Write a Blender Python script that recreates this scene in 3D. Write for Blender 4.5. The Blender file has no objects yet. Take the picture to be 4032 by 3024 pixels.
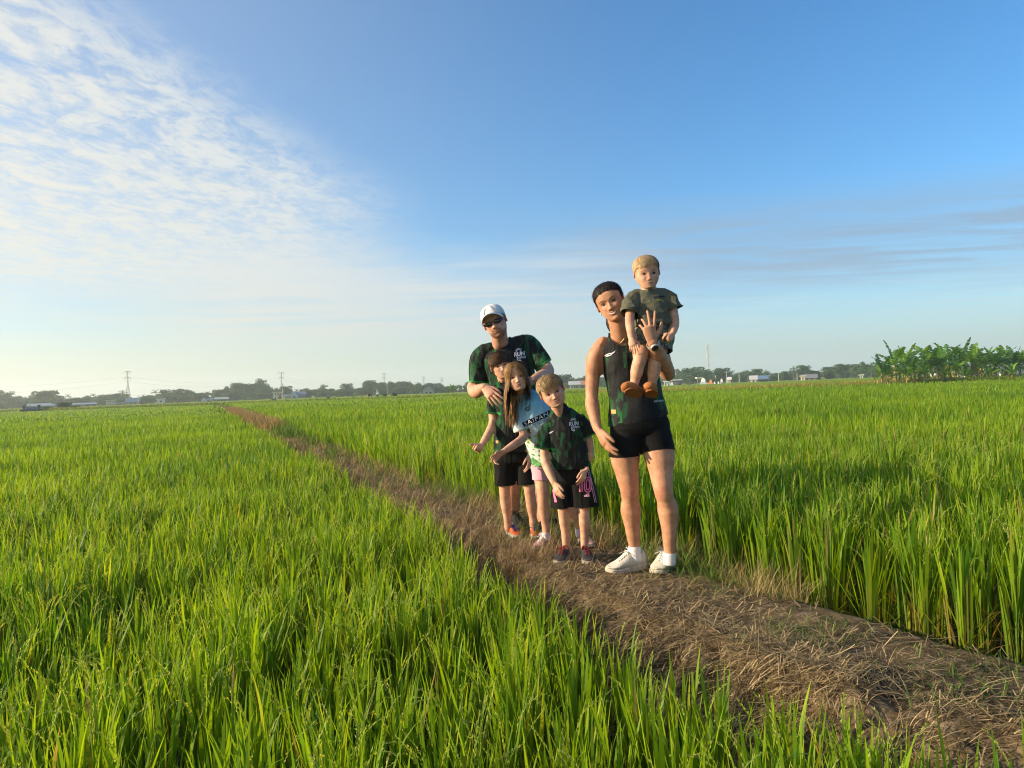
import bpy, bmesh, math, random
import numpy as np
from mathutils import Vector, Matrix, Quaternion
from mathutils.bvhtree import BVHTree
from mathutils import noise as mnoise
random.seed(7); rng = np.random.default_rng(11)
R = math.radians
scene = bpy.context.scene

# ------------------------------------------------------------ camera
CAM_H, PITCH, ROLL, FPX = 1.08, R(0.30), R(2.1), 2912.0
cam_d = bpy.data.cameras.new("camera"); cam = bpy.data.objects.new("camera", cam_d)
scene.collection.objects.link(cam); scene.camera = cam
cam_d.sensor_width = 36; cam_d.lens = 26.0; cam_d.clip_start = 0.02; cam_d.clip_end = 6000
CAM_M = Matrix.Translation((0, 0, CAM_H)) @ Matrix.Rotation(R(90)+PITCH, 4, 'X') @ Matrix.Rotation(-ROLL, 4, 'Z')
cam.matrix_world = CAM_M
def P(px, py, d):
    """survey point: photo pixel (4032 wide) at distance d along the view axis -> metres"""
    return CAM_M @ Vector(((px-2016)*d/FPX, (1512-py)*d/FPX, -d))

# ------------------------------------------------------------ node helper
class S:
    def __init__(s, nt, sock): s.nt = nt; s.k = sock
    def m(s, op, *a, clamp=False):
        n = s.nt.nodes.new('ShaderNodeMath'); n.operation = op; n.use_clamp = clamp
        for i, v in enumerate((s,)+a):
            if isinstance(v, S): s.nt.links.new(v.k, n.inputs[i])
            else: n.inputs[i].default_value = v
        return S(s.nt, n.outputs[0])
    def __add__(s, o): return s.m('ADD', o)
    def __sub__(s, o): return s.m('SUBTRACT', o)
    def __mul__(s, o): return s.m('MULTIPLY', o)
    def __truediv__(s, o): return s.m('DIVIDE', o)
    def neg(s): return s.m('MULTIPLY', -1.0)
    def mx(s, o): return s.m('MAXIMUM', o)
    def mn(s, o): return s.m('MINIMUM', o)
    def ss(s, a, b):      # smoothstep a..b
        n = s.nt.nodes.new('ShaderNodeMapRange'); n.interpolation_type = 'SMOOTHSTEP'
        s.nt.links.new(s.k, n.inputs[0]); n.inputs[1].default_value = min(a, b); n.inputs[2].default_value = max(a, b)
        if a > b: n.inputs[3].default_value = 1; n.inputs[4].default_value = 0
        return S(s.nt, n.outputs[0])
def node(nt, typ, **kw):
    n = nt.nodes.new(typ)
    for k, v in kw.items():
        if k.startswith('i_'):
            key = k[2:]; key = int(key) if key.isdigit() else key.replace('_', ' ')
            if isinstance(v, S): nt.links.new(v.k, n.inputs[key])
            elif hasattr(v, 'is_output'): nt.links.new(v, n.inputs[key])
            else: n.inputs[key].default_value = v
        else: setattr(n, k, v)
    return n
def mixc(nt, f, a, b, mode='MIX'):
    n = nt.nodes.new('ShaderNodeMix'); n.data_type = 'RGBA'; n.blend_type = mode
    for idx, v in ((0, f), (6, a), (7, b)):
        if isinstance(v, S): nt.links.new(v.k, n.inputs[idx])
        elif hasattr(v, 'is_output'): nt.links.new(v, n.inputs[idx])
        elif idx == 0: n.inputs[0].default_value = v
        else: n.inputs[idx].default_value = (*v[:3], 1)
    return n.outputs[2]
def noise_tex(nt, vec, scale, detail=4, rough=.55, dist=0):
    n = node(nt, 'ShaderNodeTexNoise'); n.inputs['Scale'].default_value = scale
    n.inputs['Detail'].default_value = detail; n.inputs['Roughness'].default_value = rough; n.inputs['Distortion'].default_value = dist
    if vec is not None: nt.links.new(vec, n.inputs['Vector'])
    return S(nt, n.outputs[0])
def mapping(nt, vec, scale=(1,1,1), rot=(0,0,0), loc=(0,0,0)):
    n = node(nt, 'ShaderNodeMapping'); nt.links.new(vec, n.inputs[0])
    n.inputs['Scale'].default_value = scale; n.inputs['Rotation'].default_value = rot; n.inputs['Location'].default_value = loc
    return n.outputs[0]
def xyz(nt, v):
    n = node(nt, 'ShaderNodeSeparateXYZ'); nt.links.new(v, n.inputs[0]); return [S(nt, o) for o in n.outputs]

# ------------------------------------------------------------ sun and sky
SUN_EL, SUN_AZ = R(17), R(-97)       # azimuth measured from +Y towards +X
sun_dir = Vector((math.sin(SUN_AZ)*math.cos(SUN_EL), math.cos(SUN_AZ)*math.cos(SUN_EL), math.sin(SUN_EL)))
sl = bpy.data.lights.new("sun", 'SUN'); sl.energy = 5.0; sl.angle = R(0.6); sl.color = (1, .80, .56)
so = bpy.data.objects.new("sun", sl); scene.collection.objects.link(so)
so.rotation_euler = sun_dir.to_track_quat('Z', 'Y').to_euler()
w = bpy.data.worlds.new("World"); scene.world = w; w.use_nodes = True
nt = w.node_tree; nt.nodes.clear()
sky = node(nt, 'ShaderNodeTexSky', sky_type='NISHITA', sun_disc=False, sun_elevation=SUN_EL, sun_rotation=SUN_AZ,
           altitude=0, air_density=1.0, dust_density=0.6, ozone_density=2.5)
tc = node(nt, 'ShaderNodeTexCoord'); D = tc.outputs['Generated']; dx, dy, dz = xyz(nt, D)
el = dz.m('ARCSINE') * 57.2958
az = dx.m('ARCTAN2', dy) * 57.2958
# cirrus sheet seen in perspective: direction projected on a plane overhead
dzc = dz.mx(0.02)
cmb = node(nt, 'ShaderNodeCombineXYZ', i_0=dx/dzc, i_1=dy/dzc); CP = cmb.outputs[0]
def cl(scale, rot, sc, detail=6, rough=.6, dist=.4, loc=(0,0,0)):
    return noise_tex(nt, mapping(nt, CP, sc, (0,0,rot), loc), scale, detail, rough, dist)
big = cl(.55, R(25), (1, 1, 1), 3, .5, .2)
rip = cl(5.2, R(38), (1.0, .6, 1), 7, .66, .5)
fin = cl(15.0, R(30), (1.0, .55, 1), 6, .65, .6, (3,1,0))
wob = (big - .5) * 9.0
# left wedge of altocumulus
topedge = (az * -.43 + 12.2) + wob*.8
mA = (el - topedge).ss(2.6, -3.2) * (el + wob*.6).ss(4.5, 9.5) * (az + wob*1.4).ss(-4.5, -18.5)
texA = (rip*.58 + fin*.42).ss(.38, .60)
covA = (mA * (texA * (el.ss(8, 22)*.30+.48) + .33 + el.ss(19, 9)*.20 - el.ss(12, 24)*.20)).mn(1.0)
# low white streaks left of centre and right band of grey blue cirrus
str1 = cl(1.3, R(8), (.35, 1, 1), 6, .6, .5, (2,5,0))
mB = (el).ss(2.0, 5.0) * (el + wob*.5).ss(12.5, 8.0) * az.ss(-30, -18) * az.ss(16, 2)
covB = mB * (str1.ss(.34, .62)*.62 + .40)
bandc = el - (az*-.03 + 10.0) + wob*.25
str2 = cl(2.1, R(-10), (.32, 1, 1), 7, .62, .8, (7,2,0))
mC = bandc.m('ABSOLUTE').ss(4.8, 1.0) * az.ss(-6, 10)
covC = mC * (str2.ss(.32, .62)*.55 + .38)
lo2 = (el).ss(1.5, 3.5) * el.ss(8.5, 5.0) * az.ss(4, 12) * cl(1.0, R(5), (.3, 1, 1), 6, .6, .5, (1,9,0)).ss(.42, .7) * .5
veil = az.ss(20, -35) * .24
skyc = mixc(nt, 1.0, sky.outputs[0], (0.86, 1.18, 1.40), 'MULTIPLY')
hs = node(nt, 'ShaderNodeHueSaturation', i_Saturation=1.12, i_Value=1.0, i_Color=skyc); skyc = hs.outputs[0]
warm = az.ss(10, -45)
white = mixc(nt, warm, (3.9, 4.55, 5.2), (5.3, 5.25, 4.85))
greyb = (1.75, 2.75, 4.1)
c = mixc(nt, veil, skyc, white)
c = mixc(nt, covC, c, greyb)
c = mixc(nt, lo2, c, (4.6, 5.6, 6.5))
c = mixc(nt, covB, c, white)
c = mixc(nt, covA, c, white)
# pale moist air low over the horizon
hz = el.ss(14, -1); hz = hz * hz * .78
c = mixc(nt, hz, c, mixc(nt, az.ss(25, -38), (3.4, 4.2, 4.65), (5.4, 4.95, 3.7)))
bg = node(nt, 'ShaderNodeBackground', i_Strength=0.090, i_Color=c)
out = node(nt, 'ShaderNodeOutputWorld'); nt.links.new(bg.outputs[0], out.inputs[0])
scene.view_settings.view_transform = 'Standard'; scene.view_settings.look = 'None'
scene.view_settings.exposure = 0.84; scene.view_settings.gamma = 1; scene.view_settings.use_curve_mapping = False
cy = scene.cycles
cy.use_denoising = True; cy.pixel_filter_type = 'BLACKMAN_HARRIS'; cy.filter_width = 1.1; cy.max_bounces = 8; cy.diffuse_bounces = 3; cy.glossy_bounces = 2; cy.transmission_bounces = 4
cy.transparent_max_bounces = 8; cy.volume_bounces = 1; cy.caustics_reflective = False; cy.caustics_refractive = False

# ------------------------------------------------------------ object helpers
COL = scene.collection
def tag(o, label=None, cat=None, group=None, kind=None):
    if label: o['label'] = label
    if cat: o['category'] = cat
    if group: o['group'] = group
    if kind: o['kind'] = kind
    return o
def empty(name, loc=(0,0,0), rz=0, label=None, cat=None, group=None):
    o = bpy.data.objects.new(name, None); COL.objects.link(o); o.location = loc; o.rotation_euler = (0,0,rz)
    o.empty_display_size = .2
    return tag(o, label, cat, group)
def link(name, me, parent=None, mats=()):
    o = bpy.data.objects.new(name, me); COL.objects.link(o)
    for m in (mats if isinstance(mats, (list, tuple)) else [mats]): me.materials.append(m)
    if parent is not None:
        o.parent = parent
        if parent.type != 'EMPTY' or True:
            o.matrix_parent_inverse = Matrix.Identity(4)
    return o
def mesh_np(name, V, F4=None, F3=None, col=None, smooth=False):
    """fast mesh from arrays; quads F4 and triangles F3; col = per vertex rgb"""
    me = bpy.data.meshes.new(name)
    V = np.ascontiguousarray(V, np.float32).reshape(-1, 3)
    n4 = 0 if F4 is None else len(F4); n3 = 0 if F3 is None else len(F3)
    loops = []
    if n4: loops.append(np.asarray(F4, np.int32).ravel())
    if n3: loops.append(np.asarray(F3, np.int32).ravel())
    loops = np.concatenate(loops)
    starts = np.concatenate([np.arange(n4)*4, n4*4+np.arange(n3)*3]).astype(np.int32)
    me.vertices.add(len(V)); me.vertices.foreach_set('co', V.ravel())
    me.loops.add(len(loops)); me.loops.foreach_set('vertex_index', loops)
    me.polygons.add(n4+n3); me.polygons.foreach_set('loop_start', starts)
    try: me.polygons.foreach_set('loop_total', np.concatenate([np.full(n4,4), np.full(n3,3)]).astype(np.int32))
    except Exception: pass
    me.polygons.foreach_set('use_smooth', np.full(n4+n3, bool(smooth)))
    if col is not None: set_col(me, col)
    me.update(calc_edges=True); me.validate()
    return me
def set_col(me, col, name='col'):
    a = me.color_attributes.new(name, 'FLOAT_COLOR', 'POINT')
    c4 = np.ones((len(me.vertices), 4), np.float32); c4[:, :3] = col
    a.data.foreach_set('color', c4.ravel())

# ------------------------------------------------------------ materials
def mat(name, base=(.5,.5,.5), rough=.7, spec=.3, metal=0, bump=0, bscale=40, vary=0, vscale=6, sss=0, coat=0):
    m = bpy.data.materials.new(name); m.use_nodes = True; t = m.node_tree
    b = t.nodes['Principled BSDF']
    b.inputs['Base Color'].default_value = (*base, 1); b.inputs['Roughness'].default_value = rough
    b.inputs['Specular IOR Level'].default_value = spec; b.inputs['Metallic'].default_value = metal
    if coat: b.inputs['Coat Weight'].default_value = coat
    if sss:
        b.inputs['Subsurface Weight'].default_value = sss; b.inputs['Subsurface Radius'].default_value = (1, .35, .2)
        b.inputs['Subsurface Scale'].default_value = .012
    tcn = node(t, 'ShaderNodeTexCoord').outputs['Object']
    if vary:
        n = noise_tex(t, tcn, vscale, 5, .6).ss(.25, .75)
        t.links.new(mixc(t, n, tuple(x*(1-vary) for x in base), tuple(min(1, x*(1+vary)) for x in base)), b.inputs['Base Color'])
    if bump:
        bn = node(t, 'ShaderNodeBump', i_Strength=bump, i_Distance=.01, i_Height=noise_tex(t, tcn, bscale, 5, .6))
        t.links.new(bn.outputs[0], b.inputs['Normal'])
    return m
def leafmat(name, trans=.45, rough=.45, spec=.35, tint=(1,1,1), tboost=(1.15,1.1,.5), attr='col'):
    m = bpy.data.materials.new(name); m.use_nodes = True; t = m.node_tree; b = t.nodes['Principled BSDF']; o = t.nodes['Material Output']
    a = node(t, 'ShaderNodeAttribute', attribute_name=attr)
    c0 = mixc(t, 1.0, a.outputs['Color'], tint, 'MULTIPLY')
    t.links.new(c0, b.inputs['Base Color']); b.inputs['Roughness'].default_value = rough; b.inputs['Specular IOR Level'].default_value = spec
    tr = node(t, 'ShaderNodeBsdfTranslucent'); t.links.new(mixc(t, 1.0, c0, tboost, 'MULTIPLY'), tr.inputs[0])
    mx = node(t, 'ShaderNodeMixShader', i_0=trans); t.links.new(b.outputs[0], mx.inputs[1]); t.links.new(tr.outputs[0], mx.inputs[2])
    t.links.new(mx.outputs[0], o.inputs[0])
    return m

# ------------------------------------------------------------ terrain functions
_cy = np.array([-400, -20, 0, 1.5, 2.26, 2.7, 3.2, 3.87, 4.47, 5.3, 7, 9.2, 18, 30, 57, 80, 400, 1800.])
_cx = np.array([280, 17, 3.25, 2.3, 1.80, 1.50, 1.16, .76, .47, .14, -.62, -1.65, -5.3, -10.3, -21.5, -31, -160, -760.])
_f = np.linspace(-25, 100, 2501); _g = np.interp(_f, _cy, _cx)
_k = np.exp(-np.linspace(-2, 2, 41)**2); _k /= _k.sum(); _gs = np.convolve(np.pad(_g, 20, mode='edge'), _k, 'valid')
_gs[:30] = _g[:30]; _gs[-30:] = _g[-30:]
def cline(y):
    y = np.asarray(y, float)
    return np.where((y > -24) & (y < 99), np.interp(y, _f, _gs), np.interp(y, _cy, _cx))
def vnoise(x, y, sc, seed=0):
    """cheap smooth value noise for arrays"""
    x = np.asarray(x, float)*sc + seed*17.3; y = np.asarray(y, float)*sc + seed*9.1
    xi = np.floor(x); yi = np.floor(y); fx = x-xi; fy = y-yi
    fx = fx*fx*(3-2*fx); fy = fy*fy*(3-2*fy)
    def h(a, b):
        v = np.sin(a*127.1+b*311.7+seed*74.7)*43758.5453; return v-np.floor(v)
    return (h(xi,yi)*(1-fx)+h(xi+1,yi)*fx)*(1-fy)+(h(xi,yi+1)*(1-fx)+h(xi+1,yi+1)*fx)*fy
def fbm(x, y, sc, oct=4, seed=0):
    s = 0; a = 1; t = 0
    for i in range(oct): s = s+a*vnoise(x, y, sc*2**i, seed+i); t += a; a *= .55
    return s/t
FEET = []
for _px, _py in ((2500,2245),(2430,2258),(2630,2235),(2612,2275),(2022,2070),(2035,2085),(2150,2095),(2165,2108),(2005,2105),(2020,2118),(2099,2104),(2103,2120),(2160,2150),(2135,2168),(2290,2142),(2305,2160),(2226,2200),(2212,2218),(2304,2200),(2308,2220)):
    _o = Vector((0,0,CAM_H)); _d = P(_px, _py, 1)-_o; _q = _o+_d*(-CAM_H/_d.z); FEET.append((_q.x, _q.y))
ZL, ZR = -.58, -.34          # mud level of the left and right paddies
def ground_h(x, y):
    s = x - cline(y)
    e = (fbm(x, y, 1.3, 3, 3)-.5)*.22
    near = np.clip((12-y)/6, 0, 1)
    wl = .34+e; 
    u = np.clip((-s-wl)/(.50-.26*np.clip((y-4.0)/2.5, 0, 1)+.40*np.exp(-((y-2.1)/.9)**2)), 0, 1); left = ZL*(1-np.cos(u**.85*np.pi*.9)*1.0)/(1-np.cos(np.pi*.9))
    v = np.clip((s-.36-e*.5)/.22, 0, 1); right = ZR*(v*v*(3-2*v))
    h = np.where(s < 0, left, right)
    top = np.exp(-(s/.5)**2)
    rough = (fbm(x, y, 5, 4, 5)-.5)*(.09+.12*np.clip((-s-.3)*4, 0, 1)) + (fbm(x, y, 22, 3, 8)-.5)*(.035+.05*np.clip((-s-.3)*4, 0, 1))
    onb = np.clip(1.25-np.abs(s+.25)/.75, 0, 1)
    foot = np.clip(1-np.abs(s)/.3, 0, 1)
    h = h + rough*onb*(1-.55*foot) + .012*top*0
    for fx, fy in FEET:
        wgt = np.exp(-(((x-fx)**2+(y-fy)**2)/.17**2)**1.5); h = h*(1-wgt)+.002*wgt
    return h
# edge of the slightly higher field behind
_ex = np.array([-900, -55, -41, -10, 12, 32, 60, 900]); _ey = np.array([330, 116, 107, 90, 66, 60, 53, 30.])
def far_edge(x): return np.interp(x, _ex, _ey)
def canopy_z(x, y): 
    z = .30 + (fbm(x, y, .35, 3, 21)-.5)*.10
    return np.where(y > far_edge(x), z+.30, z)
# ------------------------------------------------------------ ground sheet
def geo(a, b, n, p): return a+(b-a)*np.linspace(0, 1, n)**p
ys = np.concatenate([[-300, -120, -50, -20, -10, -6, -4], np.arange(-3, 0, .2), np.arange(0, 9, .035), np.arange(9, 20, .09), np.arange(20, 60, .4), np.geomspace(60, 1500, 40)])
ss_ = np.concatenate([-np.geomspace(1500, 2.2, 50), np.arange(-2.1, -1.1, .1), np.arange(-1.1, .75, .03), np.arange(.8, 2, .12), np.geomspace(2.1, 1500, 50)])
SS, YY = np.meshgrid(ss_, ys); XX = SS + cline(YY)
ZZ = ground_h(XX, YY)
V = np.stack([XX, YY, ZZ], -1).reshape(-1, 3)
nx, ny = len(ss_), len(ys)
i = np.arange((ny-1)*(nx-1)); r_, c_ = i//(nx-1), i%(nx-1); a = r_*nx+c_
F = np.stack([a, a+1, a+nx+1, a+nx], 1)
me = mesh_np('ground', V, F, smooth=True)
gm = bpy.data.materials.new('soil'); gm.use_nodes = True; t = gm.node_tree; b = t.nodes['Principled BSDF']
o3 = node(t, 'ShaderNodeTexCoord').outputs['Object']
n1 = noise_tex(t, o3, 2.2, 6, .65); n2 = noise_tex(t, o3, 19, 6, .7); n3 = noise_tex(t, o3, 90, 4, .7)
cA = mixc(t, n1.ss(.35, .65), (.044, .031, .017), (.165, .117, .058))
cB = mixc(t, n2.ss(.45, .7), cA, (.27, .20, .13))
gx, gy, gz = xyz(t, o3)
wet = (gz + (n1-.5)*.15).ss(-.30, -.44)
cB = mixc(t, wet, cB, (.045, .034, .022))
cB = mixc(t, n3.ss(.6, .75)*.5, cB, (.36, .28, .18))
t.links.new(cB, b.inputs['Base Color']); b.inputs['Roughness'].default_value = .9; b.inputs['Specular IOR Level'].default_value = .2
bn = node(t, 'ShaderNodeBump', i_Strength=.9, i_Distance=.02, i_Height=n2*.6+n3*.5); t.links.new(bn.outputs[0], b.inputs['Normal'])
g = link('ground', me, None, gm); tag(g, 'brown earth of the paddy fields and the raised footpath dike', 'ground', kind='structure')

# ------------------------------------------------------------ ribbons
def ribbons(base, az, lean, length, width, bend, K, fold=None, twist=None, tipw=0.0, shape='leaf'):
    """N curved blades. az: direction of lean; lean: angle from vertical; bend: extra lean gained to the tip."""
    N = len(base); t = np.linspace(0, 1, K+1)
    ang = lean[:, None] + bend[:, None]*t[None]**1.6
    seg = (length/K)[:, None]
    am = (ang[:, 1:]+ang[:, :-1])/2
    r = np.concatenate([np.zeros((N,1)), np.cumsum(np.sin(am)*seg, 1)], 1)
    z = np.concatenate([np.zeros((N,1)), np.cumsum(np.cos(am)*seg, 1)], 1)
    ca, sa = np.cos(az)[:, None], np.sin(az)[:, None]
    C = np.stack([base[:,0:1]+r*ca, base[:,1:2]+r*sa, base[:,2:3]+z], -1)
    tw = az+np.pi/2 if twist is None else twist
    W = np.stack([np.cos(tw), np.sin(tw), np.zeros(N)], -1)[:, None, :]
    if shape == 'leaf': prof = np.clip(.55+1.1*t, 0, 1)*np.clip((1-t)*1.9, 0, 1)**.9
    elif shape == 'straw': prof = np.ones(K+1)
    else: prof = np.sin(np.pi*np.clip(t*.9+.08, 0, 1))
    prof = np.maximum(prof, tipw)
    hw = (width/2)[:, None]*prof[None]
    L = C - W*hw[..., None]; Rr = C + W*hw[..., None]
    V = np.stack([L, Rr], 2).reshape(N, (K+1)*2, 3)
    k = np.arange(K)*2; q = np.stack([k, k+1, k+3, k+2], 1)
    F = (np.arange(N)*(K+1)*2)[:, None, None] + q[None]
    return V.reshape(-1, 3), F.reshape(-1, 4), (K+1)*2
class RB:
    def __init__(s): s.V=[]; s.F=[]; s.C=[]; s.n=0
    def add(s, base, az, lean, length, width, bend, K, col, coltip=None, **kw):
        if len(base) == 0: return
        V, F, per = ribbons(base, az, lean, length, width, bend, K, **kw)
        s.F.append(F+s.n); s.n += len(V); s.V.append(V)
        c = np.repeat(col[:, None, :], per, 1)
        if coltip is not None:
            tt = np.repeat(np.linspace(0, 1, K+1), 2)[None, :, None]; c = c*(1-tt)+coltip[:, None, :]*tt
        s.C.append(c.reshape(-1, 3))
    def build(s, name, m, smooth=True):
        me = mesh_np(name, np.concatenate(s.V), np.concatenate(s.F), col=np.concatenate(s.C), smooth=smooth)
        return link(name, me, None, m)
rice_m = leafmat('rice_leaf', .52, .5, .25, (1,1,1), (1.35, 1.2, .35))
straw_m = leafmat('dry_straw', .15, .8, .15, (1,1,1), (1,1,1))
def U(a, b, n): return rng.uniform(a, b, n)
def leafcol(x, y, n, dry=0.04):
    k = U(0, 1, n); p = fbm(x, y, .5, 3, 31)
    g1 = np.array([.062, .175, .016]); g2 = np.array([.28, .42, .012]); g3 = np.array([.33, .37, .03])
    f = np.clip(k*.75+(p-.5)*.9+.1, 0, 1)[:, None]
    c = g1*(1-f)+g2*f
    yl = (U(0,1,n) < .06)[:, None]; c = np.where(yl, g3*U(.8,1.2,n)[:, None], c)
    dr = (U(0,1,n) < dry)[:, None]; c = np.where(dr, np.array([.33,.24,.10])*U(.7,1.2,n)[:, None], c)
    return c*U(.85, 1.15, n)[:, None]
def in_view(x, y, margin=1.2): return np.abs(x) < y*.80+margin
def field_pts(y0, y1, dens, side):
    """jittered hills; side -1 left paddy, +1 right paddy"""
    xm = y1*.80+1.6; sp = dens**-.5
    gx = np.arange(-xm, xm, sp); gy = np.arange(y0, y1, sp)
    X, Y = np.meshgrid(gx, gy); X = X.ravel()+U(-.42, .42, X.size)*sp; Y = Y.ravel()+U(-.42, .42, Y.size)*sp
    s = X-cline(Y); k = in_view(X, Y) 
    edge = (fbm(X, Y, .9, 2, 44)-.5)*.35
    if side < 0: k &= s < -(.84-.40*np.clip((Y-4.0)/4.0, 0, 1)+edge*(1-.55*np.clip((Y-4.0)/2.5, 0, 1))+.22*np.exp(-((Y-2.6)/.6)**2))
    else: k &= s > .56-.34*np.clip((Y-5)/3, 0, 1)+edge*.6
    k &= Y < far_edge(X)-.6
    return X[k], Y[k]
def rice(rb, y0, y1, hills, per, K, side, wmul=1.0, stems=False, panic=0.0):
    X, Y = field_pts(y0, y1, hills, side)
    zg = ZL if side < 0 else ZR
    top = (.115 if side < 0 else .385)
    n = len(X); hh = (np.clip((Y-30)/40, 0, 1)*.09 if side < 0 else 0)+(fbm(X, Y, .7, 3, 51)-.5)*.18+(fbm(X, Y, 3., 2, 53)-.5)*.14
    s = X-cline(Y)
    X = np.repeat(X, per); Y = np.repeat(Y, per); H = np.repeat(hh, per); s = np.repeat(s, per); N = len(X)
    a = U(0, 2*np.pi, N); rad = np.abs(rng.normal(0, .045, N))
    x = X+np.cos(a)*rad; y = Y+np.sin(a)*rad
    L = U(.20, .38, N)*(1 if wmul < 1.5 else 1.05); lean = np.abs(rng.normal(0, .15, N))+.02; bend = np.abs(rng.normal(0, .19 if y0 < 9 else .30, N))
    big = U(0,1,N) < .06; bend = np.where(big, bend+1.1, bend)
    tipz = top+H+rng.normal(-.03, .055, N) - np.where(big, .05, 0)
    tipz = np.where(U(0,1,N) < .05, tipz+U(.0,.09,N), tipz)
    zb = tipz - L*np.cos(lean+bend*.35)
    zb = np.maximum(zb, zg)
    base = np.stack([x-np.cos(a)*0.0, y, zb], 1)
    W = U(.009, .0165, N)*wmul
    c = leafcol(X, Y, N, .008 if side < 0 else .03)
    rb.add(base, a, lean, L, W, bend, K, c*.92, c*1.12)
    if stems:
        # sheathed stems and lower leaves near the open edges
        m = (s > -1.75) & (s < 1.9) if side > 0 else (s > -2.2)
        m &= U(0,1,N) < .75
        xb, yb, ab, n2 = x[m], y[m], a[m], m.sum()
        h2 = np.maximum(zb[m]-zg, .08)*U(1.0, 1.25, n2)
        col = np.stack([U(.16,.34,n2), U(.22,.33,n2), U(.03,.08,n2)], 1)
        rb.add(np.stack([xb-np.cos(ab)*.02, yb-np.sin(ab)*.02, np.full(n2, zg)-.02], 1), ab, U(0,.10,n2), h2+.06, U(.005,.009,n2), U(0,.05,n2), 2, col*U(.6,1.0,n2)[:,None], col*np.array([.8,1.0,.7]), shape='straw')
        m2 = U(0,1,n2) < .55; n3 = m2.sum()
        cb = leafcol(xb[m2], yb[m2], n3, .35)
        rb.add(np.stack([xb[m2], yb[m2], zg+U(.03,.28,n3)], 1), U(0,6.28,n3), U(.1,.7,n3), U(.2,.4,n3), U(.005,.010,n3), U(.3,1.9,n3), 5, cb, cb*np.array([1.4,1.1,.9]))
    if panic > 0:
        m = U(0,1,N) < panic/per; n2 = m.sum()
        L2 = U(.16,.24,n2); a2 = a[m]; K2 = 8
        l0 = U(.05,.3,n2); bd = U(.3,1.9,n2)
        zb2 = top+H[m]+U(-.02,.07,n2)-L2*np.cos(l0+bd*.3)
        bs = np.stack([x[m], y[m], zb2], 1)
        pc = np.stack([U(.30,.42,n2), U(.38,.46,n2), U(.06,.12,n2)], 1)
        rb.add(bs, a2, l0, L2, np.full(n2,.003), bd, K2, pc, shape='straw')
        # grains: little spikelets along the arch
        G = 34; tt = np.tile(np.linspace(.12, 1, G), n2); rp = lambda v: np.repeat(v, G)
        ang = rp(l0)+rp(bd)*tt**1.6
        # position along arch by integration
        st = np.linspace(0, 1, 25); A = l0[:,None]+bd[:,None]*st[None]**1.6
        rr = np.cumsum(np.sin(A), 1)*(L2/25)[:,None]; zz = np.cumsum(np.cos(A), 1)*(L2/25)[:,None]
        idx = (np.tile(np.linspace(.12, 1, G), (n2,1))*24).astype(int); rw = np.take_along_axis(rr, idx, 1).ravel(); zw = np.take_along_axis(zz, idx, 1).ravel()
        ca, sa = np.cos(rp(a2)), np.sin(rp(a2)); M = n2*G
        side_ = U(-1,1,M)*.0045*(1.3-tt*.6)
        gb = np.stack([rp(bs[:,0])+rw*ca-sa*side_, rp(bs[:,1])+rw*sa+ca*side_, rp(bs[:,2])+zw+U(-.004,.004,M)], 1)
        gc = rp(np.arange(n2)); pcg = np.stack([U(.34,.52,M), U(.46,.60,M), U(.06,.14,M)], 1)
        rb.add(gb, rp(a2)+U(-.6,.6,M), ang+U(-.5,.3,M), U(.008,.012,M), U(.0035,.0055,M), U(0,.4,M), 2, pcg, twist=U(0,6.28,M), shape='grain')
for side, nm, lab in ((-1, 'rice_crop', 'young green rice filling the paddy left of the dike'), (1, 'rice_crop', 'green rice with nodding seed heads filling the paddy right of the dike')):
    rb = RB()
    rice(rb, -.2, 5.0, 36, 32, 6, side, 1.0, True, 2.2)
    rice(rb, 5.0, 10, 32, 26, 5, side, 1.0, True, 2.0)
    rice(rb, 10, 22, 26, 22, 4, side, 1.15)
    rice(rb, 22, 45, 11, 18, 3, side, 1.9)
    rice(rb, 45, 115, 1.6, 12, 2, side, 6.0)
    o = rb.build(nm, rice_m); tag(o, lab, 'rice crop', kind='stuff')

# ------------------------------------------------------------ distant crop canopy
def sheet(y_arr, s_arr, zf, warp=True):
    SS, YY = np.meshgrid(s_arr, y_arr); XX = SS + (cline(YY) if warp else 0)
    V = np.stack([XX, YY, zf(XX, YY)], -1).reshape(-1, 3); nx = len(s_arr); ny = len(y_arr)
    i = np.arange((ny-1)*(nx-1)); a = (i//(nx-1))*nx+i%(nx-1)
    return V, np.stack([a, a+1, a+nx+1, a+nx], 1)
def crop_mat(name, c1, c2, c3):
    m = bpy.data.materials.new(name); m.use_nodes = True; t = m.node_tree; b = t.nodes['Principled BSDF']
    o3 = node(t, 'ShaderNodeTexCoord').outputs['Object']
    n1 = noise_tex(t, mapping(t, o3, (1, .35, 1)), .12, 5, .6); n2 = noise_tex(t, o3, 2.5, 5, .7); n3 = noise_tex(t, o3, 14, 3, .7)
    cc = mixc(t, n2.ss(.3, .7), c1, c2); cc = mixc(t, n1.ss(.5, .72)*.55, cc, c3)
    t.links.new(cc, b.inputs['Base Color']); b.inputs['Roughness'].default_value = .8; b.inputs['Specular IOR Level'].default_value = .1
    bn = node(t, 'ShaderNodeBump', i_Strength=1.0, i_Distance=.12, i_Height=n2*.5+n3*.6); t.links.new(bn.outputs[0], b.inputs['Normal'])
    return m
cm = crop_mat('crop_canopy', (.14,.23,.012), (.28,.38,.02), (.32,.32,.05))
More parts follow.
